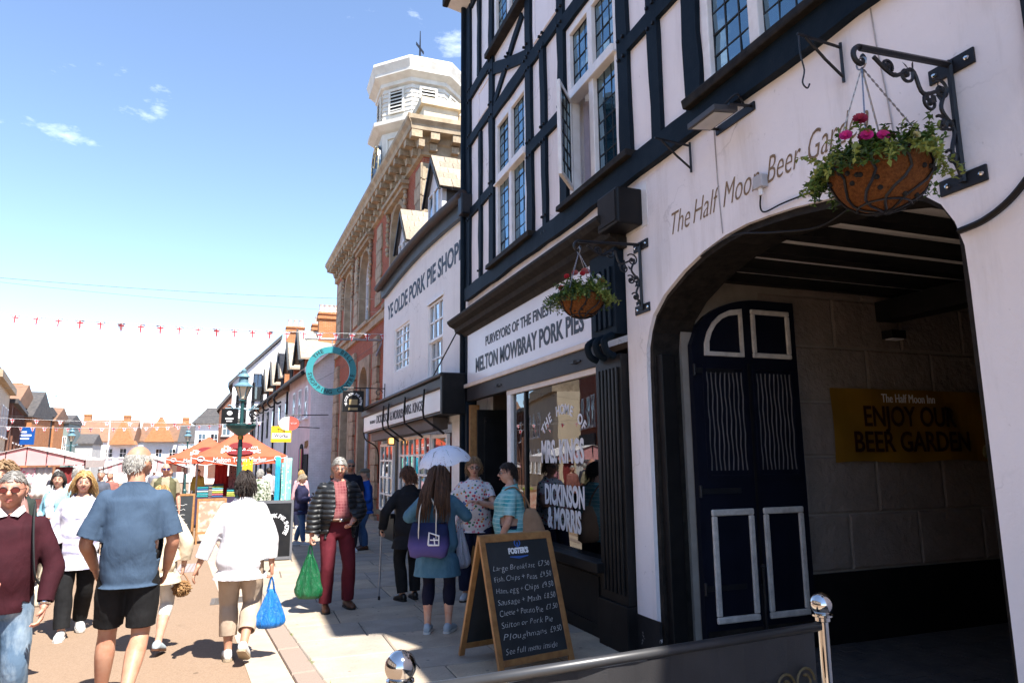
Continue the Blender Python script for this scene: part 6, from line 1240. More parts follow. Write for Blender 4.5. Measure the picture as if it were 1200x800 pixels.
# ---------------------------------------------------------------- people
def skin_mat(name, c):
    k = NT(name); k.col(k.mix(k.ramp(k.noise(14, 5, .6), [(.4, 0.0), (.7, 1.0)]), c, (c[0]*.92, c[1]*.72, c[2]*.66))); k.bump(k.noise(120, 3), .12, .002); k.b.inputs['Subsurface Weight'].default_value = .08; k.b.inputs['Subsurface Radius'].default_value = (.01, .004, .002); return k.set(.5, 0, .35)
SK = {'fair': skin_mat('fair_skin', (.56, .33, .24)), 'tan': skin_mat('tanned_skin', (.44, .235, .155)), 'pink': skin_mat('ruddy_skin', (.56, .29, .21))}
def cloth(name, c, c2=None, rough=.85, fold=.4, pat=None, spec=.15):
    if 'c_'+name in _pm: return _pm['c_'+name]
    k = NT(name); a = lin(c)[:3]; b = lin(c2)[:3] if c2 else tuple(x*.72 for x in a); cc = k.mix(k.ramp(k.noise(9, 5, .6), [(.35, 0.0), (.72, 1.0)]), a, b)
    sp = k.n('SeparateXYZ'); k.l(k.coord(), sp.inputs[0]); z = sp.outputs[2]; h2 = None
    if pat == 'stripe':
        f_ = k.math('SINE', k.math('MULTIPLY', k.math('ADD', z, k.math('MULTIPLY', k.noise(5, 2), .02)), 150)); cc = k.mix(k.ramp(f_, [(.55, 0.0), (.7, 1.0)]), cc, b)
    elif pat == 'floral':
        v = k.n('TexVoronoi'); v.inputs['Scale'].default_value = 26; k.l(k.coord(), v.inputs['Vector']); hs = k.ramp(k.math('FRACT', k.math('MULTIPLY', v.outputs['Color'], 3.7)), [(0, (.5, .03, .06)), (.25, (.05, .12, .3)), (.45, (.55, .2, .25)), (.65, (.04, .18, .08)), (.85, (.6, .25, .05))], 'CONSTANT')
        cc = k.mix(k.ramp(v.outputs['Distance'], [(.36, 1.0), (.42, 0.0)]), cc, hs)
    elif pat == 'sketch':
        w = k.n('TexWave', bands_direction='Z'); w.inputs['Scale'].default_value = 4; w.inputs['Distortion'].default_value = 9; w.inputs['Detail'].default_value = 3; k.l(k.coord(), w.inputs['Vector']); cc = k.mix(k.math('MULTIPLY', k.ramp(w.outputs['Fac'], [(.75, 0.0), (.85, 1.0)]), k.ramp(k.noise(6, 3), [(.45, 0.0), (.55, 1.0)])), cc, b)
    elif pat == 'plaid':
        f1 = k.math('SINE', k.math('MULTIPLY', z, 190)); f2 = k.math('SINE', k.math('MULTIPLY', sp.outputs[0], 190)); cc = k.mix(k.math('MULTIPLY', k.ramp(k.math('MAXIMUM', f1, f2), [(.7, 0.0), (.8, 1.0)]), .7), cc, b)
    elif pat == 'camo':
        cc = k.ramp(k.noise(22, 3), [(.3, (.05, .08, .04)), (.45, (.3, .32, .25)), (.55, (.5, .5, .45)), (.65, (.12, .16, .1))], 'CONSTANT')
    elif pat == 'denim':
        cc = k.mix(k.ramp(k.noise(5, 5, .65, k.coord((1, 1, .5))), [(.42, 0.0), (.62, 1.0)]), a, b)
    k.col(cc); hn = k.noise(5, 4, .55, k.coord((1.5, 1.5, .8)), .7)
    if pat == 'puff':
        hn = k.math('ADD', k.math('MULTIPLY', hn, .5), k.math('POWER', k.math('ABSOLUTE', k.math('SINE', k.math('MULTIPLY', k.math('ADD', z, k.math('MULTIPLY', k.noise(9, 2), .012)), 55))), .45))
    k.bump(k.math('ADD', hn, k.math('MULTIPLY', k.noise(260, 2), .03)), fold, .03 if pat == 'puff' else .024); _pm['c_'+name] = k.set(rough, 0, spec); return _pm['c_'+name]
def hair_mat(name, c, c2):
    if 'h_'+name in _pm: return _pm['h_'+name]
    k = NT(name); k.col(k.mix(k.ramp(k.noise(42, 4, .65, k.coord((1, 1, .2))), [(.35, 0.0), (.68, 1.0)]), c, c2)); k.bump(k.noise(160, 4, .7, k.coord((1, 1, .1))), .7, .006); _pm['h_'+name] = k.set(.55, 0, .35); return _pm['h_'+name]
M_eye = pm('dark_eye', (.03, .022, .018), rough=.2, bump=0); M_eyew = pm('eye_white', (.6, .56, .53), rough=.3, bump=0); M_lip = pm('lip', (.36, .11, .09), rough=.45, bump=0); M_lens = pm('dark_lens', (.012, .012, .014), rough=.08, spec=.6, bump=0); M_brow = pm('brow_hair', (.12, .08, .05), rough=.8, bump=0)
TEXC = bpy.data.textures.new('cloth_folds', 'CLOUDS'); TEXC.noise_scale = .16; TEXC.noise_depth = 2
TEXH = bpy.data.textures.new('hair_lumps', 'CLOUDS'); TEXH.noise_scale = .03; TEXH.noise_depth = 2
def ellring(c, rx, ry, ax, ay, n=20, sq=2.25): 
    out = []
    for k in range(n):
        a = 2*math.pi*k/n; ca, sa = math.cos(a), math.sin(a); out.append(c+ax*(rx*math.copysign(abs(ca)**(2/sq), ca))+ay*(ry*math.copysign(abs(sa)**(2/sq), sa)))
    return out
def interp(secs, n=5):
    """secs: list of tuples of floats, smoothed with Catmull-Rom"""
    A_ = np.array(secs, float); out = []
    for i in range(len(A_)-1):
        p0, p1, p2, p3 = A_[max(i-1, 0)], A_[i], A_[i+1], A_[min(i+2, len(A_)-1)]
        for k in range(n):
            t = k/n; out.append(.5*(2*p1+(p2-p0)*t+(2*p0-5*p1+4*p2-p3)*t*t+(3*p1-p0-3*p2+p3)*t**3))
    return out+[A_[-1]]
def limb(m, pts, rads, n=12, ext=True):
    P_ = crom(pts, 5); rr = [x[0] for x in interp([(r,) for r in rads], 5)]; m.tube(P_, rr, n)
    if ext: m.ball(pts[0], rads[0]*.98, n, 8); m.ball(pts[-1], rads[-1]*.98, n, 8)
def ik(a, b, l1, l2, pole):
    d = b-a; L = min(d.length, (l1+l2)*.999); d.normalize(); x = (l1*l1-l2*l2+L*L)/(2*L); h = math.sqrt(max(0, l1*l1-x*x)); p = pole-d*pole.dot(d)
    if p.length < 1e-4: p = Vector((0, 1, 0))
    p.normalize(); return a+d*x+p*h, a+d*L
BODIES = []; GARM = []; LAST = [None]
def person(label, loc, rot, H=1.7, sex='m', build=1.0, belly=0., feet=((-.09, 0, 0), (.09, 0, 0)), hands=None, poles=None, lean=(0, 0), head=(0, 0), skin='fair', top=None, bottom=None, coat=None, shoes=None, hair=None, face=None, grip=(0.35, 0.35), detail=1, group=None, pelvis=0, sandal=False, extra=None):
    """top: (material, hem z, sleeve end 0..2, looseness); bottom: (material, kind, hem, looseness); units for a 1.7 m figure"""
    s = H/1.7; t = thing('person', label, 'person', loc, group or 'people in the market street'); t.rotation_euler = (0, 0, R_(rot)); WM[t.name] = Matrix.Translation(Vector(loc)) @ Matrix.Rotation(R_(rot), 4, 'Z')
    V = lambda x, y, z: Vector((x*s, y*s, z*s)); loc_parent = Matrix.Identity(4)
    def bld(mb, name, mat, smooth=True, par=None):
        o = mb.build(name, mat, None, smooth=smooth); COL.objects.unlink(o); COL.objects.link(o); o.parent = par or t; o.matrix_parent_inverse = Matrix.Identity(4); LAST[:] = [o]; return o
    def remesh(o, vox, sm=6, disp=0):
        md = o.modifiers.new('remesh', 'REMESH'); md.mode = 'VOXEL'; md.voxel_size = vox*s; md.use_smooth_shade = True
        md = o.modifiers.new('smooth', 'SMOOTH'); md.iterations = sm; md.factor = .5
        if disp: md = o.modifiers.new('folds', 'DISPLACE'); md.texture = TEXC; md.strength = disp; md.mid_level = .5; md.texture_coords = 'GLOBAL'
        return o
    fem = sex == 'f'; b = build
    lf, ls = R_(lean[0]), R_(lean[1]); hipz = .90-pelvis; RL = Matrix.Rotation(-lf, 3, 'X') @ Matrix.Rotation(ls, 3, 'Y'); hc = V(0, 0, hipz)
    U = lambda x, y, z: hc+RL @ V(x, y, z-.90)               # upper body point, leaning about the hips
    ax, ay = RL @ Vector((1, 0, 0)), RL @ Vector((0, 1, 0))
    if fem: secs = [(.78, .115, .095, 0), (.86, .160, .118, -.005), (.93, .164, .118, -.005), (1.05, .130+.03*belly, .098+.07*belly, .012*belly), (1.16, .132+.01*belly, .104+.03*belly, .005), (1.26, .142, .116, .010), (1.345, .138, .088, 0), (1.395, .105, .068, -.008), (1.44, .056, .055, -.012)]
    else: secs = [(.78, .115, .095, 0), (.86, .148, .112, 0), (.93, .152, .114, 0), (1.05, .144+.035*belly, .104+.09*belly, .035*belly), (1.16, .150+.02*belly, .110+.055*belly, .02*belly), (1.27, .160, .114, 0), (1.35, .156, .096, -.005), (1.40, .118, .078, -.012), (1.45, .062, .062, -.015)]
    secs = [(z, rx*b, ry*b, yo) for z, rx, ry, yo in secs]
    SI = interp(secs, 4)
    def torso(m, z0, z1, off, flare=0, zf=None, hemw=0):
        rings = []
        if z0 < .78:                                        # long coat or skirt below the hips
            for i in range(6):
                f_ = i/6; z = z0+(.80-z0)*f_; g = (1-f_); rings.append(ellring(V(0, 0, z)+Vector((0, 0, (hipz-.9)*s)), (.165*b+off+flare*g)*s, (.125*b+off+flare*g*.8)*s, Vector((1, 0, 0)), Vector((0, 1, 0)), 24))
        zs = [q for q in SI if max(z0, .80) < q[0] < z1]; ends = []
        def at(z): return [np.interp(z, [q[0] for q in SI], [q[k] for q in SI]) for k in (1, 2, 3)]
        lst = ([(z0, *at(z0))] if z0 >= .78 else [])+[tuple(q) for q in zs]+[(z1, *at(z1))]
        for z, rx, ry, yo in lst:
            o_ = off*(1 if z < 1.36 else .55); e = hemw*max(0, 1-(z-z0)/.25) if hemw and z >= z0 else 0; rings.append(ellring(U(0, yo, z), (rx+o_+e)*s, (ry+o_+e)*s, ax, ay, 24))
        m.loft(rings)
    sw = (.143 if fem else .165)*(.5+.5*b); SH = {-1: U(-sw, -.01, 1.352), 1: U(sw, -.01, 1.352)}
    hd = hands or (V(-.24, .05, .80), V(.24, .05, .80)); hd = [U(*h) if not isinstance(h, Vector) else h for h in hd]; pl = poles or (Vector((-.35, -1, -.1)), Vector((.35, -1, -.1)))
    arms = {}
    for i, sg in enumerate((-1, 1)):
        e, w = ik(SH[sg], hd[i], .285*s, .25*s, RL @ Vector(pl[i])); arms[sg] = (SH[sg], e, w)
    legs = {}
    for i, sg in enumerate((-1, 1)):
        a = Vector((sg*.09*b*s, 0, hipz*s)); f = V(feet[i][0], feet[i][1], feet[i][2]+.085); k, an = ik(a, f, .415*s, .415*s, Vector((sg*.12, 1, 0))); legs[sg] = (a, k, an)
    # ---- head
    hy, hp = R_(head[0]), R_(head[1]); HR = RL @ Matrix.Rotation(hy, 3, 'Z') @ Matrix.Rotation(-hp, 3, 'X'); hs = s*(.96 if fem else 1.0); hcn = U(0, .018, 1.58)
    HP = lambda x, y, z: hcn+HR @ (Vector((x, y, z))*hs)
    body = MB(); rings = []
    for i in range(23):
        ph = math.pi*(i+.03 if i == 0 else i-.03 if i == 22 else i)/22; zc = -math.cos(ph); row = []
        for k in range(32):
            a = 2*math.pi*k/32; x, y, z = math.sin(ph)*math.sin(a), math.sin(ph)*math.cos(a), zc
            X, Y_, Z = .076*x, .096*y, .118*z
            if z < 0: tp = min(1, -z/.95); X *= 1-.34*tp**1.5; Y_ = Y_*(1-.22*tp) if y < 0 else Y_*(1-.10*tp**2)+.006*tp
            if z < -.25 and y < .1: Y_ *= .86; 
            if y > .25: Y_ -= .010*max(0, 1-abs(z)/.7)*y                              # flat face
            for ex in (-.032, .032): Y_ -= .012*math.exp(-((X-ex)/.016)**2-((Z-.006)/.014)**2)*(y > 0)
            Y_ += .008*math.exp(-((Z-.030)/.012)**2-(X/.05)**2)*(y > 0)+.007*math.exp(-((Z+.098)/.018)**2-(X/.028)**2)*(y > 0)
            for cxx in (-.042, .042): Y_ += .006*math.exp(-((X-cxx)/.02)**2-((Z+.03)/.02)**2)*(y > 0)
            Y_ += .006*math.exp(-((Z+.060)/.014)**2-(X/.026)**2)*(y > 0)
            row.append(HP(X, Y_, Z))
        rings.append(row)
    headm = MB(); headm.loft(rings)
    headm.tube([HP(0, .086, .022), HP(0, .100, .0), HP(0, .113, -.022), HP(0, .100, -.034)], [.008*hs, .011*hs, .0155*hs, .012*hs], 8); headm.ball(HP(-.012, .099, -.029), .0085*hs, 7, 5); headm.ball(HP(.012, .099, -.029), .0085*hs, 7, 5)
    for sg in (-1, 1): headm.tube([HP(sg*.074, -.004, .024), HP(sg*.082, -.012, .014), HP(sg*.081, -.010, -.012), HP(sg*.073, .0, -.03)], [.008*hs, .016*hs, .013*hs, .007*hs], 7, .55)
    body.add(headm.v, headm.f)
    limb(body, [U(0, -.018, 1.40), U(0, -.008, 1.47), HP(0, -.012, -.06)], [.066*s*(.88 if fem else 1), .055*s*(.86 if fem else 1), .056*s*(.88 if fem else 1)])
    torso(body, .80, 1.45, -.004)
    am = (.86 if fem else 1)*(.6+.4*b)
    for sg in (-1, 1):
        a, e, w = arms[sg]; limb(body, [a, a.lerp(e, .5), e, e.lerp(w, .35), w], [.056*s*am, .048*s*am, .041*s*am, .042*s*am, .028*s*am])
        a, k, n_ = legs[sg]; limb(body, [a, a.lerp(k, .45), k, k.lerp(n_, .35)+Vector((0, -.018*s, 0)), n_.lerp(k, .12), n_-Vector((0, 0, .03*s))], [.088*s*b, .077*s*b, .056*s, .059*s, .037*s, .038*s])
    # ---- hands: palm, four fingers, thumb
    hm = MB()
    for i, sg in enumerate((-1, 1)):
        a, e, w = arms[sg]; d = (w-e).normalized(); sd = RL @ Vector((0, 1, 0)); sd = (sd-d*sd.dot(d))
        sd = sd.normalized() if sd.length > .2 else (RL @ Vector((0, 0, 1))-d*(RL @ Vector((0, 0, 1))).dot(d)).normalized()
        nrm = d.cross(sd)*sg                                   # palm normal
        if nrm.dot(Vector((-sg, 0, 0))) < 0: nrm = -nrm
        g = grip[i]; L = .085*s; hm.loft([ellring(w+d*q*s, rw*s, rt_*s, sd, nrm, 12) for q, rw, rt_ in ((-.02, .026, .021), (.01, .030, .018), (.05, .040, .016), (.082, .040, .014), (.09, .034, .010))])
        for k in range(4):
            base = w+d*.080*s+sd*(.030-.020*k)*s; fl = (.070, .078, .072, .056)[k]*s; pts = [base]; dd = d.copy()
            for seg, sh in enumerate((.45, .3, .25)):
                an = g*(.6, 1.25, 1.0)[seg]*1.1; rotm = Matrix.Rotation(an, 3, d.cross(nrm).normalized()); dd = rotm @ dd; pts.append(pts[-1]+dd*fl*sh)
            hm.tube(pts, [.0095*s, .009*s, .0082*s, .006*s], 7)
        tb = w+d*.03*s+sd*.028*s; hm.tube([tb, tb+(sd*.8+d*.7+nrm*.3).normalized()*.032*s, tb+(sd*.8+d*.7+nrm*.3).normalized()*.032*s+(d+nrm*(.3+g)).normalized()*.03*s], [.0125*s, .0115*s, .008*s], 7)
    bo = bld(body, 'body', SK[skin]); remesh(bo, .0085 if detail else .016, 3); BODIES.append((bo, hm)); hm_ = hm
    # ---- clothes
    vox = .0115 if detail else .02; fold = .018 if detail else 0
    def sleeve(m, sg, end, cuts, off, cuff=0):
        a, e, w = arms[sg]
        if end <= 1: d_ = (e-a).normalized(); q = a.lerp(e, end); limb(m, [a, a.lerp(q, .5), q, q+d_*.035*s], [(.050*am+off*.6)*s, (.050*am+off)*s, (.050*am+off*1.2)*s, (.050*am+off*1.2)*s], ext=False); m.ball(a, (.050*am+off*.6)*s, 12, 8)
        else: d_ = (w-e).normalized(); q = e.lerp(w, min(end-1, 1.0)); limb(m, [a, a.lerp(e, .5), e, e.lerp(q, .5), q, q+d_*.03*s], [(.050*am+off*.6)*s, (.047*am+off)*s, (.044*am+off)*s, (.041*am+off)*s, (.033*am+off+cuff)*s, (.033*am+off+cuff)*s], ext=False); m.ball(a, (.050*am+off*.6)*s, 12, 8)
        cuts.append(('lim', q, d_, (.10+off)*s))
    def hemcut(z, off, low=False):
        zz = max(z, .80); rx, ry = [np.interp(zz, [q[0] for q in SI], [q[k] for q in SI]) for k in (1, 2)]
        if low: rx, ry = .20, .17
        c0 = U(0, 0, z) if not low else V(0, 0, z)+Vector((0, 0, (hipz-.9)*s)); return ('hem', c0, -(RL @ Vector((0, 0, 1))) if not low else Vector((0, 0, -1)), ((rx+off+.06)*s, (ry+off+.09)*s))
    NECK = ('lim', U(0, -.012, 1.450), RL @ Vector((0, .22, 1)).normalized(), .16*s)
    if bottom:
        mat, kind, hem, loose = bottom; m = MB(); cuts = []; torso(m, .80, 1.02, .008+loose*.25)
        if kind == 'skirt': torso(m, hem, 1.0, .02+loose, .06)
        for sg in (-1, 1):
            if kind == 'skirt': break
            a, k, n_ = legs[sg]
            if kind == 'shorts': d_ = (k-a).normalized(); q = a.lerp(k, hem); limb(m, [a, a.lerp(q, .5), q, q+d_*.04*s], [(.090*b)*s, (.088*b+loose*.6)*s, (.076*b+loose*.6)*s, (.076*b+loose*.6)*s], ext=False); m.ball(a, .09*b*s, 12, 8); cuts.append(('lim', q, d_, .125*s))
            elif kind == 'tight': d_ = (n_-k).normalized(); q = k.lerp(n_, hem); limb(m, [a, a.lerp(k, .45), k, k.lerp(q, .5)+Vector((0, -.016*s, 0)), q+Vector((0, -.008*s, 0)), q+d_*.03*s], [(.092*b)*s, (.083*b)*s, .065*s, .069*s, .054*s, .052*s], ext=False); m.ball(a, .09*b*s, 12, 8); cuts.append(('lim', q, d_, .09*s))
            else: d_ = (n_-k).normalized(); q = k.lerp(n_, hem); limb(m, [a, a.lerp(k, .45), k, k.lerp(q, .45)+Vector((0, -.014*s, 0)), q, q+d_*.03*s], [(.092*b)*s, (.083*b+loose*.4)*s, (.064+loose*.8)*s, (.066+loose*.8)*s, (.055+loose*.8)*s, (.055+loose*.8)*s], ext=False); m.ball(a, .09*b*s, 12, 8); cuts.append(('lim', q, d_, .12*s))
        remesh(bld(m, 'skirt' if kind == 'skirt' else 'shorts' if kind == 'shorts' else 'trousers', mat), vox, 3, fold); GARM.append((t.children[-1] if False else LAST[0], cuts))
    if top:
        mat, hem, end, off = top; off *= .8; m = MB(); low = hem < .80; cuts = [hemcut(hem, off, low), NECK]; torso(m, hem-.05, 1.475, .008+off, .035 if low else 0)
        for sg in (-1, 1): 
            if end > 0: sleeve(m, sg, end, cuts, .010+off*.55)
        remesh(bld(m, 'shirt', mat), vox, 3, fold); GARM.append((LAST[0], cuts))
    if coat:
        mat, hem, end, off, opened = coat; m = MB(); low = hem < .80; cuts = [hemcut(hem, .03+off, low), NECK]
        torso(m, hem-.05, 1.478, .02+off, .04 if low else 0)
        for sg in (-1, 1): 
            if end > 0: sleeve(m, sg, end, cuts, .020+off*.6, .004)
        o = remesh(bld(m, 'coat', mat), vox, 3, fold); GARM.append((o, cuts, (hc.copy(), RL.inverted(), s, opened) if opened else None))
    sm_, sole_ = shoes or (M_black, M_black)
    for i, sg in enumerate((-1, 1)):
        a, k, n_ = legs[sg]; lift = feet[i][2]; pt = R_(min(55, lift*300)) if feet[i][1] < 0 else R_(-min(22, lift*160)); RM = Matrix.Rotation(R_(-8*sg), 3, 'Z') @ Matrix.Rotation(-pt, 3, 'X'); bs = n_-Vector((0, 0, .085*s))
        if lift < .005: RM = Matrix.Rotation(R_(-8*sg), 3, 'Z'); bs.z = 0
        piv = V(0, 0, .085) if lift > .005 else V(0, 0, 0); SP = lambda x, y, z: bs+piv+RM @ (V(x, y, z)-piv)
        rings = []; 
        for y, zc, rx, rz in ((-.075, .045, .018, .028), (-.06, .048, .034, .042), (-.01, .055, .038, .052), (.05, .045, .041, .042), (.11, .036, .047, .032), (.155, .030, .040, .024), (.182, .026, .018, .014)): rings.append([SP(x_.x, y, max(x_.z, .008)) for x_ in ellring(Vector((0, 0, zc)), rx, rz, Vector((1, 0, 0)), Vector((0, 0, 1)), 14)])
        m = MB(); m.loft(rings); so_ = bld(m, 'shoe', sm_); m = MB(); ol = [(-.078, .018), (-.06, .037), (0, .041), (.06, .045), (.11, .050), (.155, .043), (.186, .018)]; outl = [(x_, y) for y, x_ in ol]+[(-x_, y) for y, x_ in ol[::-1]]; m.loft([[SP(x_, y, .0) for x_, y in outl], [SP(x_, y, .02) for x_, y in outl]]); o = bld(m, 'sole', sole_, False)
        o.parent = so_
    # ---- hair
    if hair: hair_build(t, bld, HP, HR, hs, hair, detail, remesh)
    # ---- face
    f_ = face or {}
    for sg in (-1, 1):
        m = MB(); m.ball(HP(sg*.031, .079, .006), (.0105*hs,)*3, 8, 6); o = bld(m, 'eye', M_eyew); m = MB(); m.ball(HP(sg*.031, .0875, .006), (.005*hs,)*3, 7, 5); bld(m, 'iris', M_eye, par=o)
        m = MB(); m.tube([HP(sg*.016, .095, .023), HP(sg*.032, .093, .028), HP(sg*.047, .084, .023)], [.0028*hs, .004*hs, .002*hs], 6); bld(m, 'eyebrow', f_.get('brow', M_brow))
    m = MB(); m.tube([HP(-.024, .086, -.061), HP(-.010, .096, -.057), HP(0, .098, -.0585), HP(.010, .096, -.057), HP(.024, .086, -.061)], [.002*hs, .0045*hs, .005*hs, .0045*hs, .002*hs], 7); m.tube([HP(-.02, .088, -.065), HP(0, .097, -.069), HP(.02, .088, -.065)], [.002*hs, .006*hs, .002*hs], 7); bld(m, 'mouth', M_lip)
    gl = f_.get('glasses')
    if gl:
        m, q = MB(), MB()
        for sg in (-1, 1):
            pts = [HP(sg*.033+.024*math.cos(a), .103-.12*(.024*math.cos(a)*sg+.005)**1 if True else 0, .003+.018*math.sin(a)) for a in [i*math.pi/8 for i in range(17)]]; m.tube(pts, .0022*hs, 5); q.add(pts[:-1], [tuple(range(16))]); m.tube([HP(sg*.057, .098, .008), HP(sg*.076, .05, .012), HP(sg*.079, -.005, .012)], .002*hs, 4)
        m.tube([HP(-.01, .104, .006), HP(.01, .104, .006)], .002*hs, 4); o = bld(m, 'glasses', M_black if gl != 'gold' else M_gold)
        bld(q, 'lens', gl if not isinstance(gl, str) else glass_lens(), False, par=o)
    if extra: extra(dict(t=t, bld=bld, U=U, HP=HP, V=V, arms=arms, legs=legs, s=s, remesh=remesh, hs=hs, b=b))
    return dict(t=t, arms=arms, U=U, V=V, HP=HP, M=WM[t.name], s=s)
_gl = []
def glass_lens():
    if not _gl: _gl.append(glassmat('spectacle_lens', (.1, .1, .1), .02, .9, 1.45))
    return _gl[0]
CUTS = []
def hair_build(t, bld, HP, HR, hs, hair, detail, remesh):
    """hair: dict(kind, mat, length, vol, n, front) - a close cap plus tapered locks that follow the skull and fall"""
    r = random.Random(hair.get('seed', 1)); kind = hair['kind']; mat = hair['mat']; vol = hair.get('vol', .012); L = hair.get('length', .08); fr = hair.get('front', .45); cap = MB(); back = hair.get('back', -.45); top = hair.get('top', True)
    def allowed(d):
        z, y = d.z, d.y
        if not top and z > hair.get('bald', .55): return False
        z += .05*math.sin(d.x*23+1.3)+.03*math.sin(d.x*51)
        lim = back+(fr-back)*(.5+.5*math.tanh((y+.22)*4)); return z > lim
    def surf(d, k=0.): return HP(d.x*(.077+k), d.y*(.097+k), d.z*(.119+k))
    n1, n2 = 20, 28; idx = {}; vs_ = []
    for i in range(n1+1):
        for j in range(n2):
            ph = math.pi*i/n1; a = 2*math.pi*j/n2; d = Vector((math.sin(ph)*math.sin(a), math.sin(ph)*math.cos(a), math.cos(ph))); idx[i, j] = (len(vs_), allowed(d)); vs_.append(surf(d, vol*.6*(1+.35*math.sin(9*a+i*.7)+.3*math.sin(17*a-i*1.3))))
    fs = [tuple(idx[q][0] for q in ((i, j), (i+1, j), (i+1, (j+1) % n2), (i, (j+1) % n2))) for i in range(n1) for j in range(n2) if sum(idx[q][1] for q in ((i, j), (i+1, j), (i+1, (j+1) % n2), (i, (j+1) % n2))) >= 3]
    if fs:
        cap.add(vs_, fs); me = cap.mesh('hair_cap'); bm_ = bmesh.new(); bm_.from_mesh(me); bmesh.ops.delete(bm_, geom=[v for v in bm_.verts if not v.link_faces], context='VERTS'); bm_.verts.ensure_lookup_table(); cap = MB(); mp_ = {v: i for i, v in enumerate(bm_.verts)}; cap.add([v.co for v in bm_.verts], [tuple(mp_[v] for v in f.verts) for f in bm_.faces]); bm_.free()
    m = MB(); cnt = hair.get('n', 170 if detail else 60); tries = 0; made = 0
    inv = HR.inverted(); g = HR @ Vector((0, -.25, 0))+Vector((0, 0, -1))
    while made < cnt and tries < 6000:
        tries += 1; z = r.uniform(-1, 1); a = r.uniform(0, 6.283); q = math.sqrt(1-z*z); d = Vector((q*math.sin(a), q*math.cos(a), z))
        if not allowed(d): continue
        made += 1; k = vol*r.uniform(.5, 1.15); ll = L*r.uniform(.7, 1.1); seg = 7 if L > .1 else 5; p = surf(d, k*.5); pts = [p]; ph = r.uniform(0, 6.28); side = 1 if d.x > hair.get('part', -.02) else -1
        vel = HR @ Vector((side*(hair.get('spread', .6)+.4*abs(d.x)), hair.get('sweep', -.4), -.35+.2*z))
        for i in range(seg):
            n_ = HR @ Vector((d.x/.077, d.y/.097, d.z/.119)).normalized(); loc = inv @ (pts[-1]-HP(0, 0, 0)); e = Vector((loc.x/(.077*hs), loc.y/(.097*hs), loc.z/(.119*hs))); n_ = HR @ Vector((e.x/.077, e.y/.097, e.z/.119)).normalized()
            v = vel*max(0, 1-i/seg*1.2)+g*(.5+.6*i/seg); v = v-n_*min(v.dot(n_), 0)*(1 if e.length < 1.45 else 0); v.normalize(); nx = pts[-1]+v*ll/seg*hs
            if hair.get('curl'): c_ = hair['curl']; nx += Vector((math.cos(ph+i*2.1), math.sin(ph+i*2.1), math.sin(ph*2+i*1.7)*.6))*c_
            loc = inv @ (nx-HP(0, 0, 0)); e = Vector((loc.x/(.077*hs), loc.y/(.097*hs), loc.z/(.119*hs))); mn = 1.0+k/.09
            if e.length < mn and loc.z > -.10*hs: loc = loc*(mn/max(e.length, .01)); nx = HP(0, 0, 0)+HR @ loc
            if loc.y > .075*hs and loc.z < .055*hs and abs(loc.x) < .06*hs: break
            pts.append(nx)
        if len(pts) > 2: th = hair.get('th', .0075)*hs*r.uniform(.7, 1.2); m.tube(pts, [th*.8]+[th*(1-.75*i/(len(pts)-1)) for i in range(1, len(pts))], 5)
    m.add(cap.v, cap.f); o = bld(m, 'hair', mat); return o
hw = lambda n, a, b: hair_mat(n, a, b)
H_white = hw('white_hair', (.44, .42, .39), (.20, .19, .175)); H_grey = hw('grey_hair', (.30, .28, .26), (.14, .13, .12)); H_dark = hw('dark_brown_hair', (.03, .018, .013), (.008, .006, .006)); H_brown = hw('long_brown_hair', (.10, .045, .02), (.035, .016, .009)); H_blond = hw('blond_hair', (.55, .36, .15), (.30, .17, .06)); H_sandy = hw('sandy_curls', (.33, .21, .11), (.14, .08, .04))
NAVYT = cloth('navy_cotton', (.012, .016, .04)); BLK = cloth('black_cotton', (.009, .009, .010), (.016, .016, .017)); JEAN = cloth('mid_jeans', (.035, .075, .16), (.07, .13, .24), pat='denim'); WHT = cloth('white_linen', (.72, .71, .73), (.62, .61, .66), fold=.45); CREAM = cloth('cream_cotton', (.66, .56, .42), (.55, .45, .32))
SHW = (pm('white_trainer', (.68, .68, .68), rough=.6, bump=.1), pm('white_sole', (.6, .58, .55), bump=0)); SHB = (pm('black_leather', (.01, .01, .011), rough=.35, bump=.1), pm('black_sole', (.012, .012, .012), bump=0)); SHBR = (pm('brown_leather', (.10, .04, .02), (.07, .03, .015), rough=.45), SHB[1]); SHG = (pm('grey_blue_trainer', (.30, .36, .42), (.4, .46, .5), rough=.7), SHW[1])
kw = lambda **k: k
short = lambda mat, **k: dict(dict(kind='short', mat=mat, length=.038, vol=.007, n=520, front=.46, back=-.5, th=.0032, spread=.35), **k)
BR_GREY = pm('grey_brow', (.3, .28, .26), bump=0)
G_ = lambda x, y: (x, y, gz(y)+(.028 if x > kx(y)+.1 else .002))
# --- man in blue T-shirt, seen from behind
blue = person('balding man in a blue T-shirt and black shorts walking away at the left', G_(-.77, 5.6), 2, 1.80, 'm', .98, .6, feet=((-.13, .16, 0), (.05, -.26, .10)), hands=((-.22, .14, .90), (.21, .12, .88)), poles=((-.6, -1, 0), (.6, -1, 0)), head=(-38, 3), skin='tan',
    top=(cloth('denim_blue_tee', (.052, .084, .135), (.043, .07, .115), fold=.55), .80, .90, .022), bottom=(BLK, 'shorts', .86, .022), shoes=(pm('blue_white_trainer', (.35, .45, .55), bump=0), SHW[1]), hair=short(H_white, top=False, bald=.5, front=.2, back=-.55, vol=.003, length=.018, th=.0026, n=420), face=dict(brow=BR_GREY))
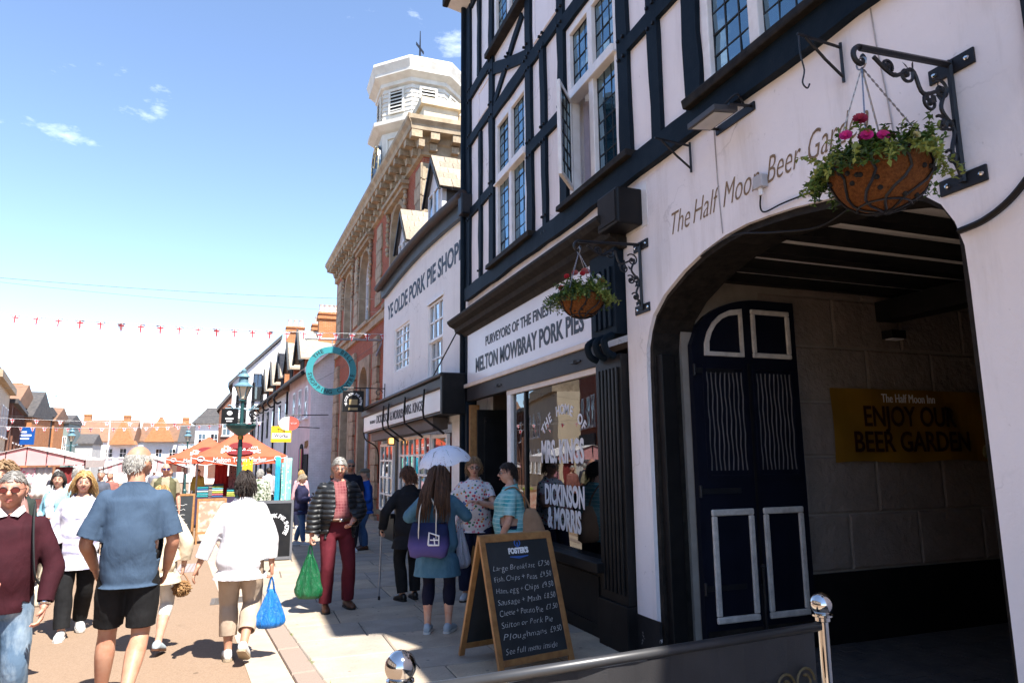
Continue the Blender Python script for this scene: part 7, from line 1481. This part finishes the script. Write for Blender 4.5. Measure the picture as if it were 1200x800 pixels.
# --- man in burgundy jumper at the left edge
def burg_extra(c):
    U, s = c['U'], c['s']; m = MB()
    pts = crom([U(-.11, -.12, 1.30), U(-.125, -.08, 1.42), U(-.13, .02, 1.465), U(-.135, .11, 1.36), U(-.15, .15, 1.2), U(-.17, .13, 1.05), U(-.2, .02, .98)], 6); m.tube(pts, .028*s, 8, .22); c['bld'](m, 'rucksack_strap', cloth('dark_grey_webbing', (.035, .04, .042)))
    m = MB(); m.loft([[U(-.12, -.13, 1.0), U(.14, -.13, 1.0), U(.14, -.27, 1.0), U(-.12, -.27, 1.0)], [U(-.14, -.13, 1.2), U(.15, -.13, 1.2), U(.15, -.30, 1.2), U(-.14, -.30, 1.2)], [U(-.1, -.13, 1.4), U(.12, -.13, 1.4), U(.12, -.22, 1.4), U(-.1, -.22, 1.4)]]); o = c['bld'](m, 'rucksack', cloth('dark_grey_webbing', (.035, .04, .042)), True)
    m = MB()
    for sg in (-1, 1): m.add([U(sg*.006, .083, 1.425), U(sg*.05, .062, 1.475), U(sg*.07, .02, 1.485), U(sg*.085, .035, 1.45), U(sg*.05, .09, 1.415)], [(0, 1, 2, 3, 4)])
    c['bld'](m, 'shirt_collar', WHT, False)
    a, e, w = c['arms'][-1]; d = (w-e).normalized(); p = w-d*.02*s; m = MB(); m.tube([p-d*.012*s, p+d*.012*s], .036*s, 14); o = c['bld'](m, 'wristwatch', M_chrome)
burg = person('man in a burgundy jumper and sunglasses cut by the left edge of the picture', G_(-1.40, 5.2), 192, 1.63, 'm', 1.0, .3, feet=((-.11, -.1, 0), (.10, .16, 0)), hands=((-.235, .12, .86), (.09, .30, 1.05)), poles=((-1, -.5, 0), (1, -.6, -.2)), head=(-6, 0), skin='pink',
    top=(cloth('burgundy_knit', (.042, .009, .014), (.03, .007, .011), fold=.6), .83, 1.9, .016), bottom=(cloth('faded_jeans', (.10, .16, .24), (.32, .40, .48), pat='denim', fold=.55), 'trousers', .96, .016), shoes=SHBR, hair=short(H_grey, vol=.006, length=.03, front=.5), face=dict(glasses=pm('red_mirror_lens', (.10, .008, .006), rough=.1, spec=.7, bump=0), brow=BR_GREY), extra=burg_extra, grip=(.5, .9))
# --- woman in white
whitew = person('dark haired woman in a loose white shirt walking away with a blue carrier bag', G_(-.06, 6.75), -4, 1.615, 'f', 1.08, .4, feet=((-.08, .08, 0), (.07, -.16, .10)), hands=((-.36, -.06, .86), (.27, -.02, .84)), poles=((-1, -.5, 0), (1, -.6, 0)), head=(8, 0), skin='tan', pelvis=.01,
    top=(WHT, .74, 1.72, .04), bottom=(cloth('beige_chinos', (.42, .33, .25), (.36, .28, .21), fold=.5), 'trousers', .70, .026), shoes=(SHW[0], pm('tan_sole', (.36, .28, .19), bump=0)), hair=dict(kind='bob', mat=H_dark, length=.085, vol=.016, n=700, front=.40, back=-.62, th=.0052, sweep=-.5, spread=.3), grip=(.3, .8))
# --- man in padded jacket
def puff_extra(c):
    U, s = c['U'], c['s']; m = MB(); m.loft([ellring(U(0, 0.012, z), (.168*1.08+.028)*s, (.125+.064)*s, Vector((1, 0, 0)), Vector((0, 1, 0)), 24) for z in (.985, 1.02)]); o = c['bld'](m, 'belt', SHBR[0]); m = MB(); m.box(_L(U), -.03, .03, .985, 1.02, .2, .21); c['bld'](m, 'buckle', M_chrome, par=o)
class _L:
    def __init__(s, U): s.U = U
    def p(s, u, v, w=0): return s.U(u, w, v)
puff = person('white haired man in an open black padded jacket and burgundy trousers', G_(.96, 8.58), 188, 1.715, 'm', 1.08, .55, feet=((-.15, -.02, 0), (.13, .08, 0)), hands=((-.10, .27, .98), (.30, .05, .84)), poles=((-1, -.6, -.2), (1, -.5, 0)), head=(-10, 7), skin='pink',
    top=(cloth('burgundy_check_shirt', (.12, .018, .026), (.26, .10, .10), pat='plaid'), .96, .6, .004), bottom=(cloth('burgundy_chinos', (.105, .014, .022), (.08, .011, .017), fold=.55), 'trousers', .97, .02), coat=(cloth('black_padded_nylon', (.010, .011, .013), (.016, .017, .019), rough=.42, fold=.8, pat='puff', spec=.35), .80, 1.93, .03, .078), shoes=SHBR, hair=short(H_white, vol=.014, length=.06), face=dict(glasses='plain', brow=BR_GREY), grip=(.5, .9), extra=puff_extra)
# --- woman with the lace parasol
umb = person('long haired woman in a denim tunic and leggings holding a lace parasol', G_(1.76, 6.95), -28, 1.60, 'f', 1.12, .3, feet=((-.10, .0, 0), (.11, .05, 0)), hands=((-.14, .22, 1.18), (.12, .30, 1.30)), poles=((-1, -.4, -.3), (.8, -.2, -.8)), head=(0, 0), skin='fair',
    top=(cloth('denim_tunic', (.05, .125, .19), (.09, .19, .27), pat='denim', fold=.45), .58, 1.75, .032), bottom=(cloth('navy_leggings', (.010, .011, .028)), 'tight', .55, 0), shoes=SHG, hair=dict(kind='long', mat=H_brown, length=.50, vol=.018, n=460, front=.42, back=-.75, th=.0085, sweep=-.6, spread=.1), grip=(.8, 1.0))
# --- woman in floral top
floral = person('curly haired woman with glasses in a white floral top facing the camera', G_(2.62, 8.5), 158, 1.70, 'f', 1.2, .6, feet=((-.10, 0, 0), (.10, .05, 0)), hands=((-.06, .26, 1.17), (.24, .14, .92)), poles=((-1, -.3, -.7), (1, -.5, 0)), head=(10, 2), skin='fair',
    top=(cloth('white_floral_jersey', (.62, .58, .58), (.6, .56, .56), pat='floral'), .80, .62, .022), bottom=(NAVYT, 'trousers', .9, .03), shoes=(pm('silver_shoe', (.45, .44, .43), rough=.4, bump=0), SHB[1]), hair=dict(kind='curly', mat=H_sandy, length=.08, vol=.024, n=520, front=.42, back=-.55, curl=.010, th=.0058), face=dict(glasses='plain'))
# --- woman in teal stripes
teal = person('short haired woman in a turquoise striped top standing in profile', G_(2.62, 7.2), 72, 1.63, 'f', 1.22, .5, feet=((-.10, 0, 0), (.10, .02, 0)), hands=((-.20, .12, .86), (.22, .10, .86)), poles=((-1, -.6, 0), (1, -.6, 0)), head=(4, 0), skin='fair',
    top=(cloth('turquoise_stripe', (.03, .30, .33), (.36, .58, .58), pat='stripe'), .80, .85, .026), bottom=(NAVYT, 'trousers', .95, .02), shoes=SHB, hair=short(H_dark, length=.075, vol=.018, n=260), face=dict(glasses='plain'))
# --- person with walking stick
cane = person('person in a long black coat with brown hair leaning on a walking stick', G_(1.86, 8.75), 12, 1.60, 'f', 1.1, .2, feet=((-.09, 0, 0), (.10, .04, 0)), hands=((-.30, .20, .92), (.10, .26, 1.05)), poles=((-1, -.5, 0), (1, -.4, -.3)), lean=(6, 0), head=(0, 4), skin='fair',
    top=(BLK, .84, 1.9, .01), bottom=(BLK, 'trousers', .96, .02), coat=(cloth('black_wool_coat', (.010, .0105, .013), (.017, .017, .02)), .66, 1.95, .012, 0), shoes=SHB, hair=dict(kind='curly', mat=hw('chestnut_curls', (.13, .055, .028), (.05, .022, .012)), length=.09, vol=.024, n=320, front=.42, back=-.6, curl=.009, th=.008), grip=(1.0, .6))
# --- group by the corn exchange
def cap_extra(mat):
    def f(c):
        HP, hs = c['HP'], c['hs']; m = MB(); m.loft([[HP(r*.092*math.sin(a)*1.0, r*.112*math.cos(a), z) for a in [i*math.pi/12 for i in range(24)]] for r, z in ((1.0, .045), (1.06, .07), (.98, .105), (.7, .128), (.1, .136))]); o = c['bld'](m, 'cap', mat); m = MB(); m.loft([[HP(.078*math.sin(a), .075+.085*max(math.cos(a), 0), .05-.018*max(math.cos(a), 0)+d) for a in [i*math.pi/10-math.pi/2 for i in range(11)]] for d in (0, .008)], cap=True, closed=True); c['bld'](m, 'cap_peak', mat)
    return f
person('person in a bright blue jacket, jeans and grey cap beside the pie shop', G_(2.14, 14.4), 95, 1.58, 'f', 1.15, .3, hands=((-.16, .2, .96), (.16, .2, .96)), top=(BLK, .84, 1.5, .01), coat=(cloth('royal_blue_fleece', (.012, .075, .36), (.01, .055, .27)), .76, 1.95, .012, 0), bottom=(JEAN, 'trousers', .97, .018), shoes=SHBR, hair=short(H_grey, length=.06), extra=cap_extra(cloth('grey_tweed', (.14, .125, .10))))
person('man in a navy polo shirt shading his sunglasses with a raised hand', G_(1.80, 14.15), 184, 1.76, 'm', 1.1, .5, hands=((-.24, .06, .82), (.14, .19, 1.52)), poles=((-1, -.6, 0), (1, .3, -.3)), skin='tan', top=(cloth('navy_polo', (.011, .014, .027)), .80, .9, .022), bottom=(cloth('charcoal_chinos', (.018, .018, .024)), 'trousers', .97, .02), shoes=SHW, hair=short(H_grey, vol=.006, length=.03), face=dict(glasses=M_lens, brow=BR_GREY))
person('grey haired woman in a navy hooded top looking at her phone', G_(1.0, 15.9), 245, 1.48, 'f', 1.1, .2, hands=((-.06, .30, 1.12), (.08, .28, 1.10)), head=(0, 20), top=(cloth('navy_hoodie', (.022, .022, .055)), .74, 1.9, .035), bottom=(JEAN, 'tight', .95, 0), shoes=SHG, hair=short(hw('silver_blond', (.45, .38, .28), (.22, .18, .13)), length=.09, vol=.02), feet=((-.08, -.12, 0), (.09, .14, 0)))
person('fair haired person in a pale pink cardigan seen from behind', G_(1.25, 20.2), 5, 1.56, 'f', 1.05, .2, top=(cloth('pale_pink_knit', (.62, .38, .42)), .80, 1.9, .02), bottom=(NAVYT, 'trousers', .97, .02), hair=short(H_blond, length=.08, vol=.016), shoes=SHW, detail=0)
person('white haired person in a camouflage print jacket by the large gazebo', G_(.16, 17.7), -8, 1.60, 'm', 1.15, .3, top=(cloth('camouflage', (.3, .3, .2), pat='camo'), .74, 1.9, .035), bottom=(cloth('stone_trousers', (.3, .26, .2)), 'trousers', .97, .02), hair=short(H_white, length=.05, vol=.012), shoes=SHB, detail=0)
person('bald man in an olive waistcoat and wraparound sunglasses walking this way', G_(-1.66, 15.8), 190, 1.77, 'm', 1.1, .45, feet=((-.1, -.12, 0), (.1, .14, 0)), hands=((-.27, .04, .84), (.27, .1, .86)), skin='pink', top=(cloth('khaki_tee', (.30, .26, .18)), .84, .8, .02), coat=(cloth('olive_gilet', (.10, .095, .05), (.075, .07, .04)), .80, 0, .012, .07), bottom=(cloth('stone_trousers', (.3, .26, .2)), 'trousers', .97, .02), shoes=SHBR, hair=short(H_grey, top=False, bald=.35, vol=.004, length=.02, front=.2), face=dict(glasses=pm('violet_lens', (.02, .015, .14), rough=.1, spec=.7, bump=0)))
# --- left crowd
person('blonde woman in a white sketch-print tunic and black trousers walking this way', G_(-1.66, 8.5), 190, 1.625, 'f', 1.1, .35, feet=((-.07, -.20, .03), (.08, .18, 0)), hands=((-.26, -.02, .86), (.27, .12, .88)), skin='fair', top=(cloth('white_sketch_print', (.72, .70, .73), (.30, .29, .42), pat='sketch', fold=.45), .68, 1.7, .045), bottom=(BLK, 'trousers', .97, .024), shoes=SHW, hair=dict(kind='wavy', mat=H_blond, length=.20, vol=.017, n=460, front=.48, back=-.7, curl=.004, th=.0065, spread=.45), face=dict(brow=BR_GREY))
person('dark bobbed woman in a pale blue cardigan looking to the left', G_(-2.62, 11.8), 155, 1.63, 'f', 1.05, .2, hands=((-.14, .26, 1.02), (.14, .26, 1.02)), head=(30, 0), top=(WHT, .82, 1.2, .02), coat=(cloth('pale_blue_cardigan', (.28, .52, .62)), .74, 1.85, .01, .07), bottom=(cloth('stone_trousers', (.3, .26, .2)), 'trousers', .97, .02), shoes=SHW, hair=dict(kind='bob', mat=hw('dark_grey_bob', (.07, .06, .055), (.02, .018, .017)), length=.12, vol=.014, n=360, front=.40, back=-.6, th=.0065, spread=.35))
cream = person('person in cream clothes stepping away, mostly hidden by the man in blue', G_(-.80, 7.35), -6, 1.48, 'f', 1.15, .3, feet=((-.10, -.02, 0), (.10, -.12, .05)), hands=((-.2, .22, 1.0), (.27, .02, .86)), poles=((-1, -.5, 0), (1.2, -.4, 0)), head=(0, 15), top=(CREAM, .70, 1.7, .045), bottom=(cloth('white_cropped', (.66, .64, .6)), 'tight', .45, 0), shoes=(pm('pale_blue_trainer', (.45, .52, .58), bump=0), SHBR[0]), hair=short(H_blond, length=.1, vol=.018), grip=(.6, .9))
person('brown curly haired person just behind the man in burgundy', G_(-2.2, 7.9), 175, 1.72, 'f', 1.0, .2, top=(cloth('dusty_rose_top', (.35, .2, .18)), .80, 1.9, .02), bottom=(JEAN, 'trousers', .97, .02), hair=dict(kind='curly', mat=H_sandy, length=.1, vol=.03, n=300, front=.4, back=-.5, curl=.011, th=.008), shoes=SHB)
person('person in a white sun hat and dark green coat under the pink stall', G_(-3.0, 11.6), 160, 1.53, 'f', 1.1, .2, top=(cloth('bottle_green_coat', (.03, .04, .035)), .66, 1.9, .03), bottom=(BLK, 'trousers', .97, .02), hair=short(H_white, length=.07, vol=.02), shoes=SHB, extra=cap_extra(WHT), detail=0)
person('white haired man in a pale shirt beyond the woman in pale blue', G_(-2.75, 13.6), -20, 1.72, 'm', 1.1, .3, top=(cloth('pale_grey_shirt', (.6, .6, .62)), .8, 1.9, .025), bottom=(cloth('stone_trousers', (.3, .26, .2)), 'trousers', .97, .02), hair=short(H_white, length=.05), shoes=SHB, detail=0)
rp_ = random.Random(77)
far_spec = [(-3.3, 18.6, 180, 1.66, (.08, .09, .12), 'slate jacket', 'below the far lamp'), (-3.5, 20.9, 170, 1.62, (.3, .12, .1), 'rust coloured top', 'behind the blue T-shirt'), (-4.4, 19.5, 200, 1.6, (.5, .5, .5), 'grey top', 'right of the pink stall'), (-5.3, 23.6, 20, 1.7, (.05, .05, .07), 'dark jacket', 'facing the pink stall'), (-2.6, 26.0, 185, 1.68, (.08, .2, .3), 'teal top', 'left of the second gazebo'), (-.9, 24.2, 180, 1.7, (.3, .03, .04), 'dark red jumper', 'selling inside the large gazebo'), (-2.1, 31.5, 170, 1.66, (.5, .4, .1), 'mustard top', 'under the second gazebo'), (.5, 25.5, 10, 1.66, (.5, .5, .55), 'white shirt', 'right of the large gazebo'), (1.0, 30, 0, 1.7, (.03, .03, .04), 'black jacket', 'outside the pink house'), (-6.6, 29.5, 190, 1.65, (.45, .2, .25), 'pink top', 'inside the pink stall'), (-4.2, 35.5, 180, 1.7, (.2, .2, .25), 'blue-grey coat', 'beyond the striped stall')]
for x, y, r_, h, c, what, where in far_spec:
    sx = rp_.choice('mf'); person('distant shopper in a %s %s' % (what, where), G_(x, y), r_, h, sx, 1.05, .2, top=(cloth('far_'+what.replace(' ', '_'), c), .78, 1.9, .025), bottom=(rp_.choice([BLK, JEAN, NAVYT]), 'trousers', .97, .02), hair=short(rp_.choice([H_white, H_grey, H_dark, H_sandy]), length=.06, n=50), shoes=SHB, detail=0, feet=((-.09, -.1, 0), (.09, .12, 0)), group='distant shoppers in the market')
# ---- finish the bodies: evaluate the remesh once, weld in the hands, trim hems, cuffs and necklines, open the coats
bpy.context.view_layer.update(); dg = bpy.context.evaluated_depsgraph_get()
todo = [bpy.data.meshes.new_from_object(o.evaluated_get(dg)) for o, _ in BODIES]; todo2 = [bpy.data.meshes.new_from_object(g[0].evaluated_get(dg)) for g in GARM]
def swap(o, me):
    mat = o.data.materials[0]; o.modifiers.clear(); o.data = me
    if not me.materials: me.materials.append(mat)
for me, (o, hm) in zip(todo, BODIES):
    b_ = bmesh.new(); b_.from_mesh(me); vs2 = [b_.verts.new(v) for v in hm.v]
    for f in hm.f:
        try: fc = b_.faces.new([vs2[i] for i in f]); fc.smooth = True
        except ValueError: pass
    b_.to_mesh(me); b_.free(); swap(o, me)
for me, g in zip(todo2, GARM):
    o, cuts = g[0], g[1]; b_ = bmesh.new(); b_.from_mesh(me)
    for kind, c, n_, rad in cuts:
        c, n_ = Vector(c), Vector(n_)
        if kind == 'lim': inside = lambda p: (p-c-n_*(p-c).dot(n_)).length < rad and abs((p-c).dot(n_)) < max(rad, .09)
        else: inside = lambda p: ((p.x-c.x)/rad[0])**2+((p.y-c.y)/rad[1])**2 < 1 and abs((p-c).dot(n_)) < .14
        fs = [f for f in b_.faces if inside(f.calc_center_median())]; gm = set(fs)
        for f in fs: gm.update(f.edges); gm.update(f.verts)
        bmesh.ops.bisect_plane(b_, geom=list(gm), dist=1e-5, plane_co=c, plane_no=n_)
        kill = [f for f in b_.faces if (f.calc_center_median()-c).dot(n_) > 1e-4 and inside(f.calc_center_median())]; bmesh.ops.delete(b_, geom=kill, context='FACES')
    if len(g) > 2 and g[2]:
        hc, inv, s_, w_ = g[2]; kill = []
        for f in b_.faces:
            p = inv @ (f.calc_center_median()-hc); z = p.z/s_+.90; ww = w_*(1.0 if z > 1.15 else 1+1.0*(1.15-z)/.35)
            if p.y > .03*s_ and abs(p.x) < ww*s_ and z < 1.47: kill.append(f)
        bmesh.ops.delete(b_, geom=kill, context='FACES')
    b_.to_mesh(me); b_.free(); swap(o, me); md = o.modifiers.new('s', 'SOLIDIFY'); md.thickness = .005 if not (len(g) > 2 and g[2]) else .012; md.offset = -1
# ---------------------------------------------------------------- carried things
def carrier(name, label, hand, h, w, d, mat, seed, cat='bag', twist=0):
    """thin plastic carrier bag hanging from a hand: crumpled body, two loop handles"""
    r = random.Random(seed); top = hand-Vector((0, 0, .03)); t = thing(name, label, cat, (hand.x, hand.y, hand.z-h)); c, s_ = math.cos(twist), math.sin(twist); ax, ay = Vector((c, s_, 0)), Vector((-s_, c, 0)); rings = []
    for i in range(15):
        f_ = i/14; wz = (.16+.84*min(1, f_*1.25)**.95)*w/2*(1 if f_ < .86 else 1-.28*((f_-.86)/.14)**2); dz = (.14+.86*f_**.8)*d/2*(1 if f_ < .88 else 1-.35*((f_-.88)/.12)**2); z = top.z-.09-(h-.12)*f_; cen = Vector((top.x, top.y, z))
        rings.append([cen+ax*(wz*math.cos(a))*(1+(.22*(1-f_)+.05)*math.sin(a*7+f_*2+seed)+r.uniform(-.035, .035))+ay*(dz*math.sin(a))*(1+(.3*(1-f_)+.08)*math.sin(a*9-f_*2)+r.uniform(-.04, .04)) for a in [k*2*math.pi/40 for k in range(40)]])
    m = MB(); m.loft(rings); o = m.build('bag_body', mat, t, smooth=True)
    for sg in (-1, 1):
        m = MB(); q = [rings[1][10 if sg > 0 else 30]+ax*.03, top+ay*sg*.012+ax*.012-Vector((0, 0, .02)), top+ay*sg*.005+Vector((0, 0, .012)), top+ay*sg*.012-ax*.012-Vector((0, 0, .02)), rings[1][10 if sg > 0 else 30]-ax*.03]; m.tube(crom(q, 5), [.016, .010, .008, .008, .008][0]*.55, 6, .6); m.build('handle', mat, t)
    return t
def plastic(name, c):
    k = NT(name); k.col(k.mix(k.noise(9, 4), c, tuple(x*.6 for x in c))); k.bump(k.noise(16, 6, .6, k.coord((1.6, 1.6, .5)), 2.5), 1.0, .025); k.b.inputs['Transmission Weight'].default_value = .0; k.b.inputs['Subsurface Weight'].default_value = .15; return k.set(.3, 0, .5)
def fist(p, sg, dz=-.075): a, e, w = p['arms'][sg]; q = w+(w-e).normalized()*.09*p['s']; return p['M'] @ q
carrier('carrier_bag', 'bright blue plastic carrier bag held by the woman in white', fist(whitew, 1), .44, .25, .17, plastic('blue_polythene', (.012, .20, .62)), 2, twist=.2)
carrier('carrier_bag', 'dark green plastic carrier bag held by the man in the padded jacket', fist(puff, 1), .60, .32, .16, plastic('green_polythene', (.004, .13, .045)), 5, twist=-.3)
Mu = umb['M']; hnd = fist(umb, -1)
carrier('carrier_bag', 'thin white plastic bag hanging beside the woman with the parasol', Mu @ umb['U'](.20, .22, 1.17), .52, .26, .14, plastic('white_polythene', (.55, .54, .62)), 8, twist=.5)
# navy tote on her back
t = thing('tote_bag', 'navy and purple tote with white trim on the shoulder of the parasol woman', 'bag', Mu @ umb['U'](0, -.3, .75)); U = lambda x, y, z: Mu @ umb['U'](x, y, z); rings = []
for z, w, d, y in ((.80, .14, .05, -.28), (.82, .19, .09, -.29), (.92, .215, .10, -.29), (1.03, .205, .085, -.28), (1.13, .185, .055, -.26)): rings.append([U(w*math.copysign(abs(math.cos(a))**.6, math.cos(a))-.02, y+d*math.copysign(abs(math.sin(a))**.7, math.sin(a)), z+.012*math.sin(a*3)) for a in [k*2*math.pi/28 for k in range(28)]])
k = NT('navy_purple_canvas'); sp = k.n('SeparateXYZ'); k.l(k.coord(), sp.inputs[0]); k.col(k.mix(k.ramp(sp.outputs[2], [(.86, 0.0), (.97, 1.0)]), (.075, .06, .20), (.012, .016, .055))); k.bump(k.noise(15, 4), .4, .02); m = MB(); m.loft(rings); m.build('bag_body', k.set(.8, 0, .2), t, smooth=True)
for sg in (-1, 1):
    m = MB(); m.tube(crom([U(sg*.09-.02, -.36, .9), U(sg*.09-.02, -.355, 1.1), U(sg*.08-.04, -.26, 1.28), U(-.09, -.10, 1.44), U(-.1, .05, 1.42)], 6), .014, 6, .4); m.build('strap', pm('cream_webbing', (.62, .58, .5)), t)
m = MB(); q = [(.02, .93), (.13, .93), (.13, 1.02), (.03, 1.05)]; m.tube([U(x-.02, -.392, z) for x, z in q+[q[0]]], .009, 5); m.tube([U(.02, -.394, .98), U(.11, -.394, .98)], .006, 5); m.tube([U(.07, -.394, .93), U(.06, -.394, 1.0)], .006, 5); m.build('white_patch', M_let, t)
# lace parasol
hp = fist(umb, 1); Cn = Vector((1.87, 7.18, 1.75)); t = thing('lace_parasol', 'white lace parasol held over the long haired woman', 'parasol', hp); ax_ = (Cn-hp).normalized(); e1 = ax_.orthogonal().normalized(); e2 = ax_.cross(e1)
k = NT('white_lace'); vo = k.n('TexVoronoi'); vo.inputs['Scale'].default_value = 42; k.l(k.coord(), vo.inputs['Vector']); k.col((.74, .75, .82)); al = k.ramp(vo.outputs['Distance'], [(.16, .0), (.22, 1.0)]); wv = k.n('TexNoise'); wv.inputs['Scale'].default_value = 9; k.l(k.coord(), wv.inputs['Vector']); k.l(k.math('MAXIMUM', al, k.ramp(wv.outputs['Fac'], [(.48, 0.0), (.54, 1.0)])), k.b.inputs['Alpha']); M_lace = k.set(.8, 0, .1)
m = MB(); rings = []; RP = .29
for i in range(9):
    th = .02+i/8*1.25; rr = RP*math.sin(th)/math.sin(1.27); hh = .17*(math.cos(th)-math.cos(1.27))/(1-math.cos(1.27)); rings.append([Cn+ax_*(hh-.10)+(e1*math.cos(a)+e2*math.sin(a))*rr*(1-.05*(i/8)*abs(math.sin(4*a)))-ax_*.02*(i/8)*abs(math.cos(4*a)) for a in [k_*2*math.pi/32 for k_ in range(32)]])
m.loft(rings, cap=False); m.build('canopy', M_lace, t, smooth=True, fix=False)
m = MB(); m.tube([hp-ax_*.12, Cn+ax_*.11], .006, 6); m.build('shaft', M_oak, t)
m = MB()
for k_ in range(8): a = k_*math.pi/4; m.tube([Cn+ax_*.06, Cn+ax_*.03+(e1*math.cos(a)+e2*math.sin(a))*RP*.6, Cn-ax_*.09+(e1*math.cos(a)+e2*math.sin(a))*RP*.97], .003, 4)
m.build('rib', M_chrome, t)
# shoulder bag, walking stick, cream bag, fluffy bag, phone
Mt_ = teal['M']; U = lambda x, y, z: Mt_ @ teal['U'](x, y, z); t = thing('shoulder_bag', 'tan slouchy shoulder bag behind the woman in turquoise stripes', 'bag', U(.1, -.25, .85)); rings = []
for z, w, d in ((.80, .05, .12), (.83, .07, .17), (.95, .075, .165), (1.08, .055, .12), (1.2, .03, .05)): rings.append([U(-.10+w*math.cos(a), -.23+d*math.sin(a), z) for a in [k_*2*math.pi/22 for k_ in range(22)]])
m = MB(); m.loft(rings); M_tan = cloth('tan_suede', (.34, .20, .12), (.26, .15, .09)); m.build('bag_body', M_tan, t, smooth=True); m = MB(); m.tube(crom([U(-.10, -.23, 1.18), U(-.11, -.17, 1.32), U(-.11, -.05, 1.43), U(-.11, .06, 1.40)], 6), .018, 6, .4); m.build('strap', M_tan, t)
hc_ = fist(cane, -1); t = thing('walking_stick', 'slim grey walking stick held by the person in the black coat', 'walking stick', (hc_.x, hc_.y, gz(hc_.y)+.028)); m = MB(); m.tube([(hc_.x-.01, hc_.y+.02, gz(hc_.y)+.035), (hc_.x, hc_.y, hc_.z+.02)], .010, 8); m.build('shaft', pm('stick_grey', (.3, .32, .36), rough=.35, metal=.6, bump=0), t); m = MB(); m.tube(crom([(hc_.x, hc_.y-.06, hc_.z+.035), (hc_.x, hc_.y, hc_.z+.045), (hc_.x, hc_.y+.06, hc_.z+.025)], 4), .014, 8); m.build('handle', M_black, t); m = MB(); m.lathe((hc_.x-.01, hc_.y+.02, gz(hc_.y)+.0282), [(.016, 0), (.013, .04), (.008, .045)], 8); m.build('ferrule', M_black, t)
carrier('cloth_bag', 'small cream cloth bag hanging beside the man in burgundy', Vector((-1.53, 6.7, .92)), .36, .14, .07, cloth('cream_canvas', (.58, .5, .38)), 12, 'bag', .3)
fh = fist(cream, 1); t = thing('fluffy_bag', 'small tan fluffy bag carried by the person in cream', 'bag', fh-Vector((0, 0, .3))); m = MB(); rf = random.Random(3)
for i in range(420):
    a, b_ = rf.uniform(0, 6.28), rf.uniform(-1, 1); q = math.sqrt(1-b_*b_); n_ = Vector((q*math.cos(a), q*math.sin(a), b_)); p = fh+Vector((.0, 0, -.12))+Vector((n_.x*.07, n_.y*.05, n_.z*.06)); m.tube([p, p+n_*.014+Vector((rf.gauss(0, .008), rf.gauss(0, .008), -.012))], [.009, .001], 4)
m.ball(fh+Vector((.0, 0, -.12)), (.068, .048, .058), 12, 8); m.build('bag_body', hair_mat('tan_fluff', (.38, .22, .09), (.2, .1, .04)), t, smooth=True); m = MB(); m.tube(crom([fh+Vector((-.04, 0, -.09)), fh+Vector((0, 0, .01)), fh+Vector((.07, 0, -.09))], 5), .008, 6); m.build('handle', M_tan, t)
tag(MB().wbox(-.035, .035, -.004, .004, -.07, .07).build('mobile_phone', M_black), 'black mobile phone in the hands of the woman in the navy hooded top', 'phone'); bpy.data.objects['mobile_phone'].location = (1.26, 15.78, gz(15.9)+1.06); bpy.data.objects['mobile_phone'].rotation_euler = (.6, 0, R_(245))
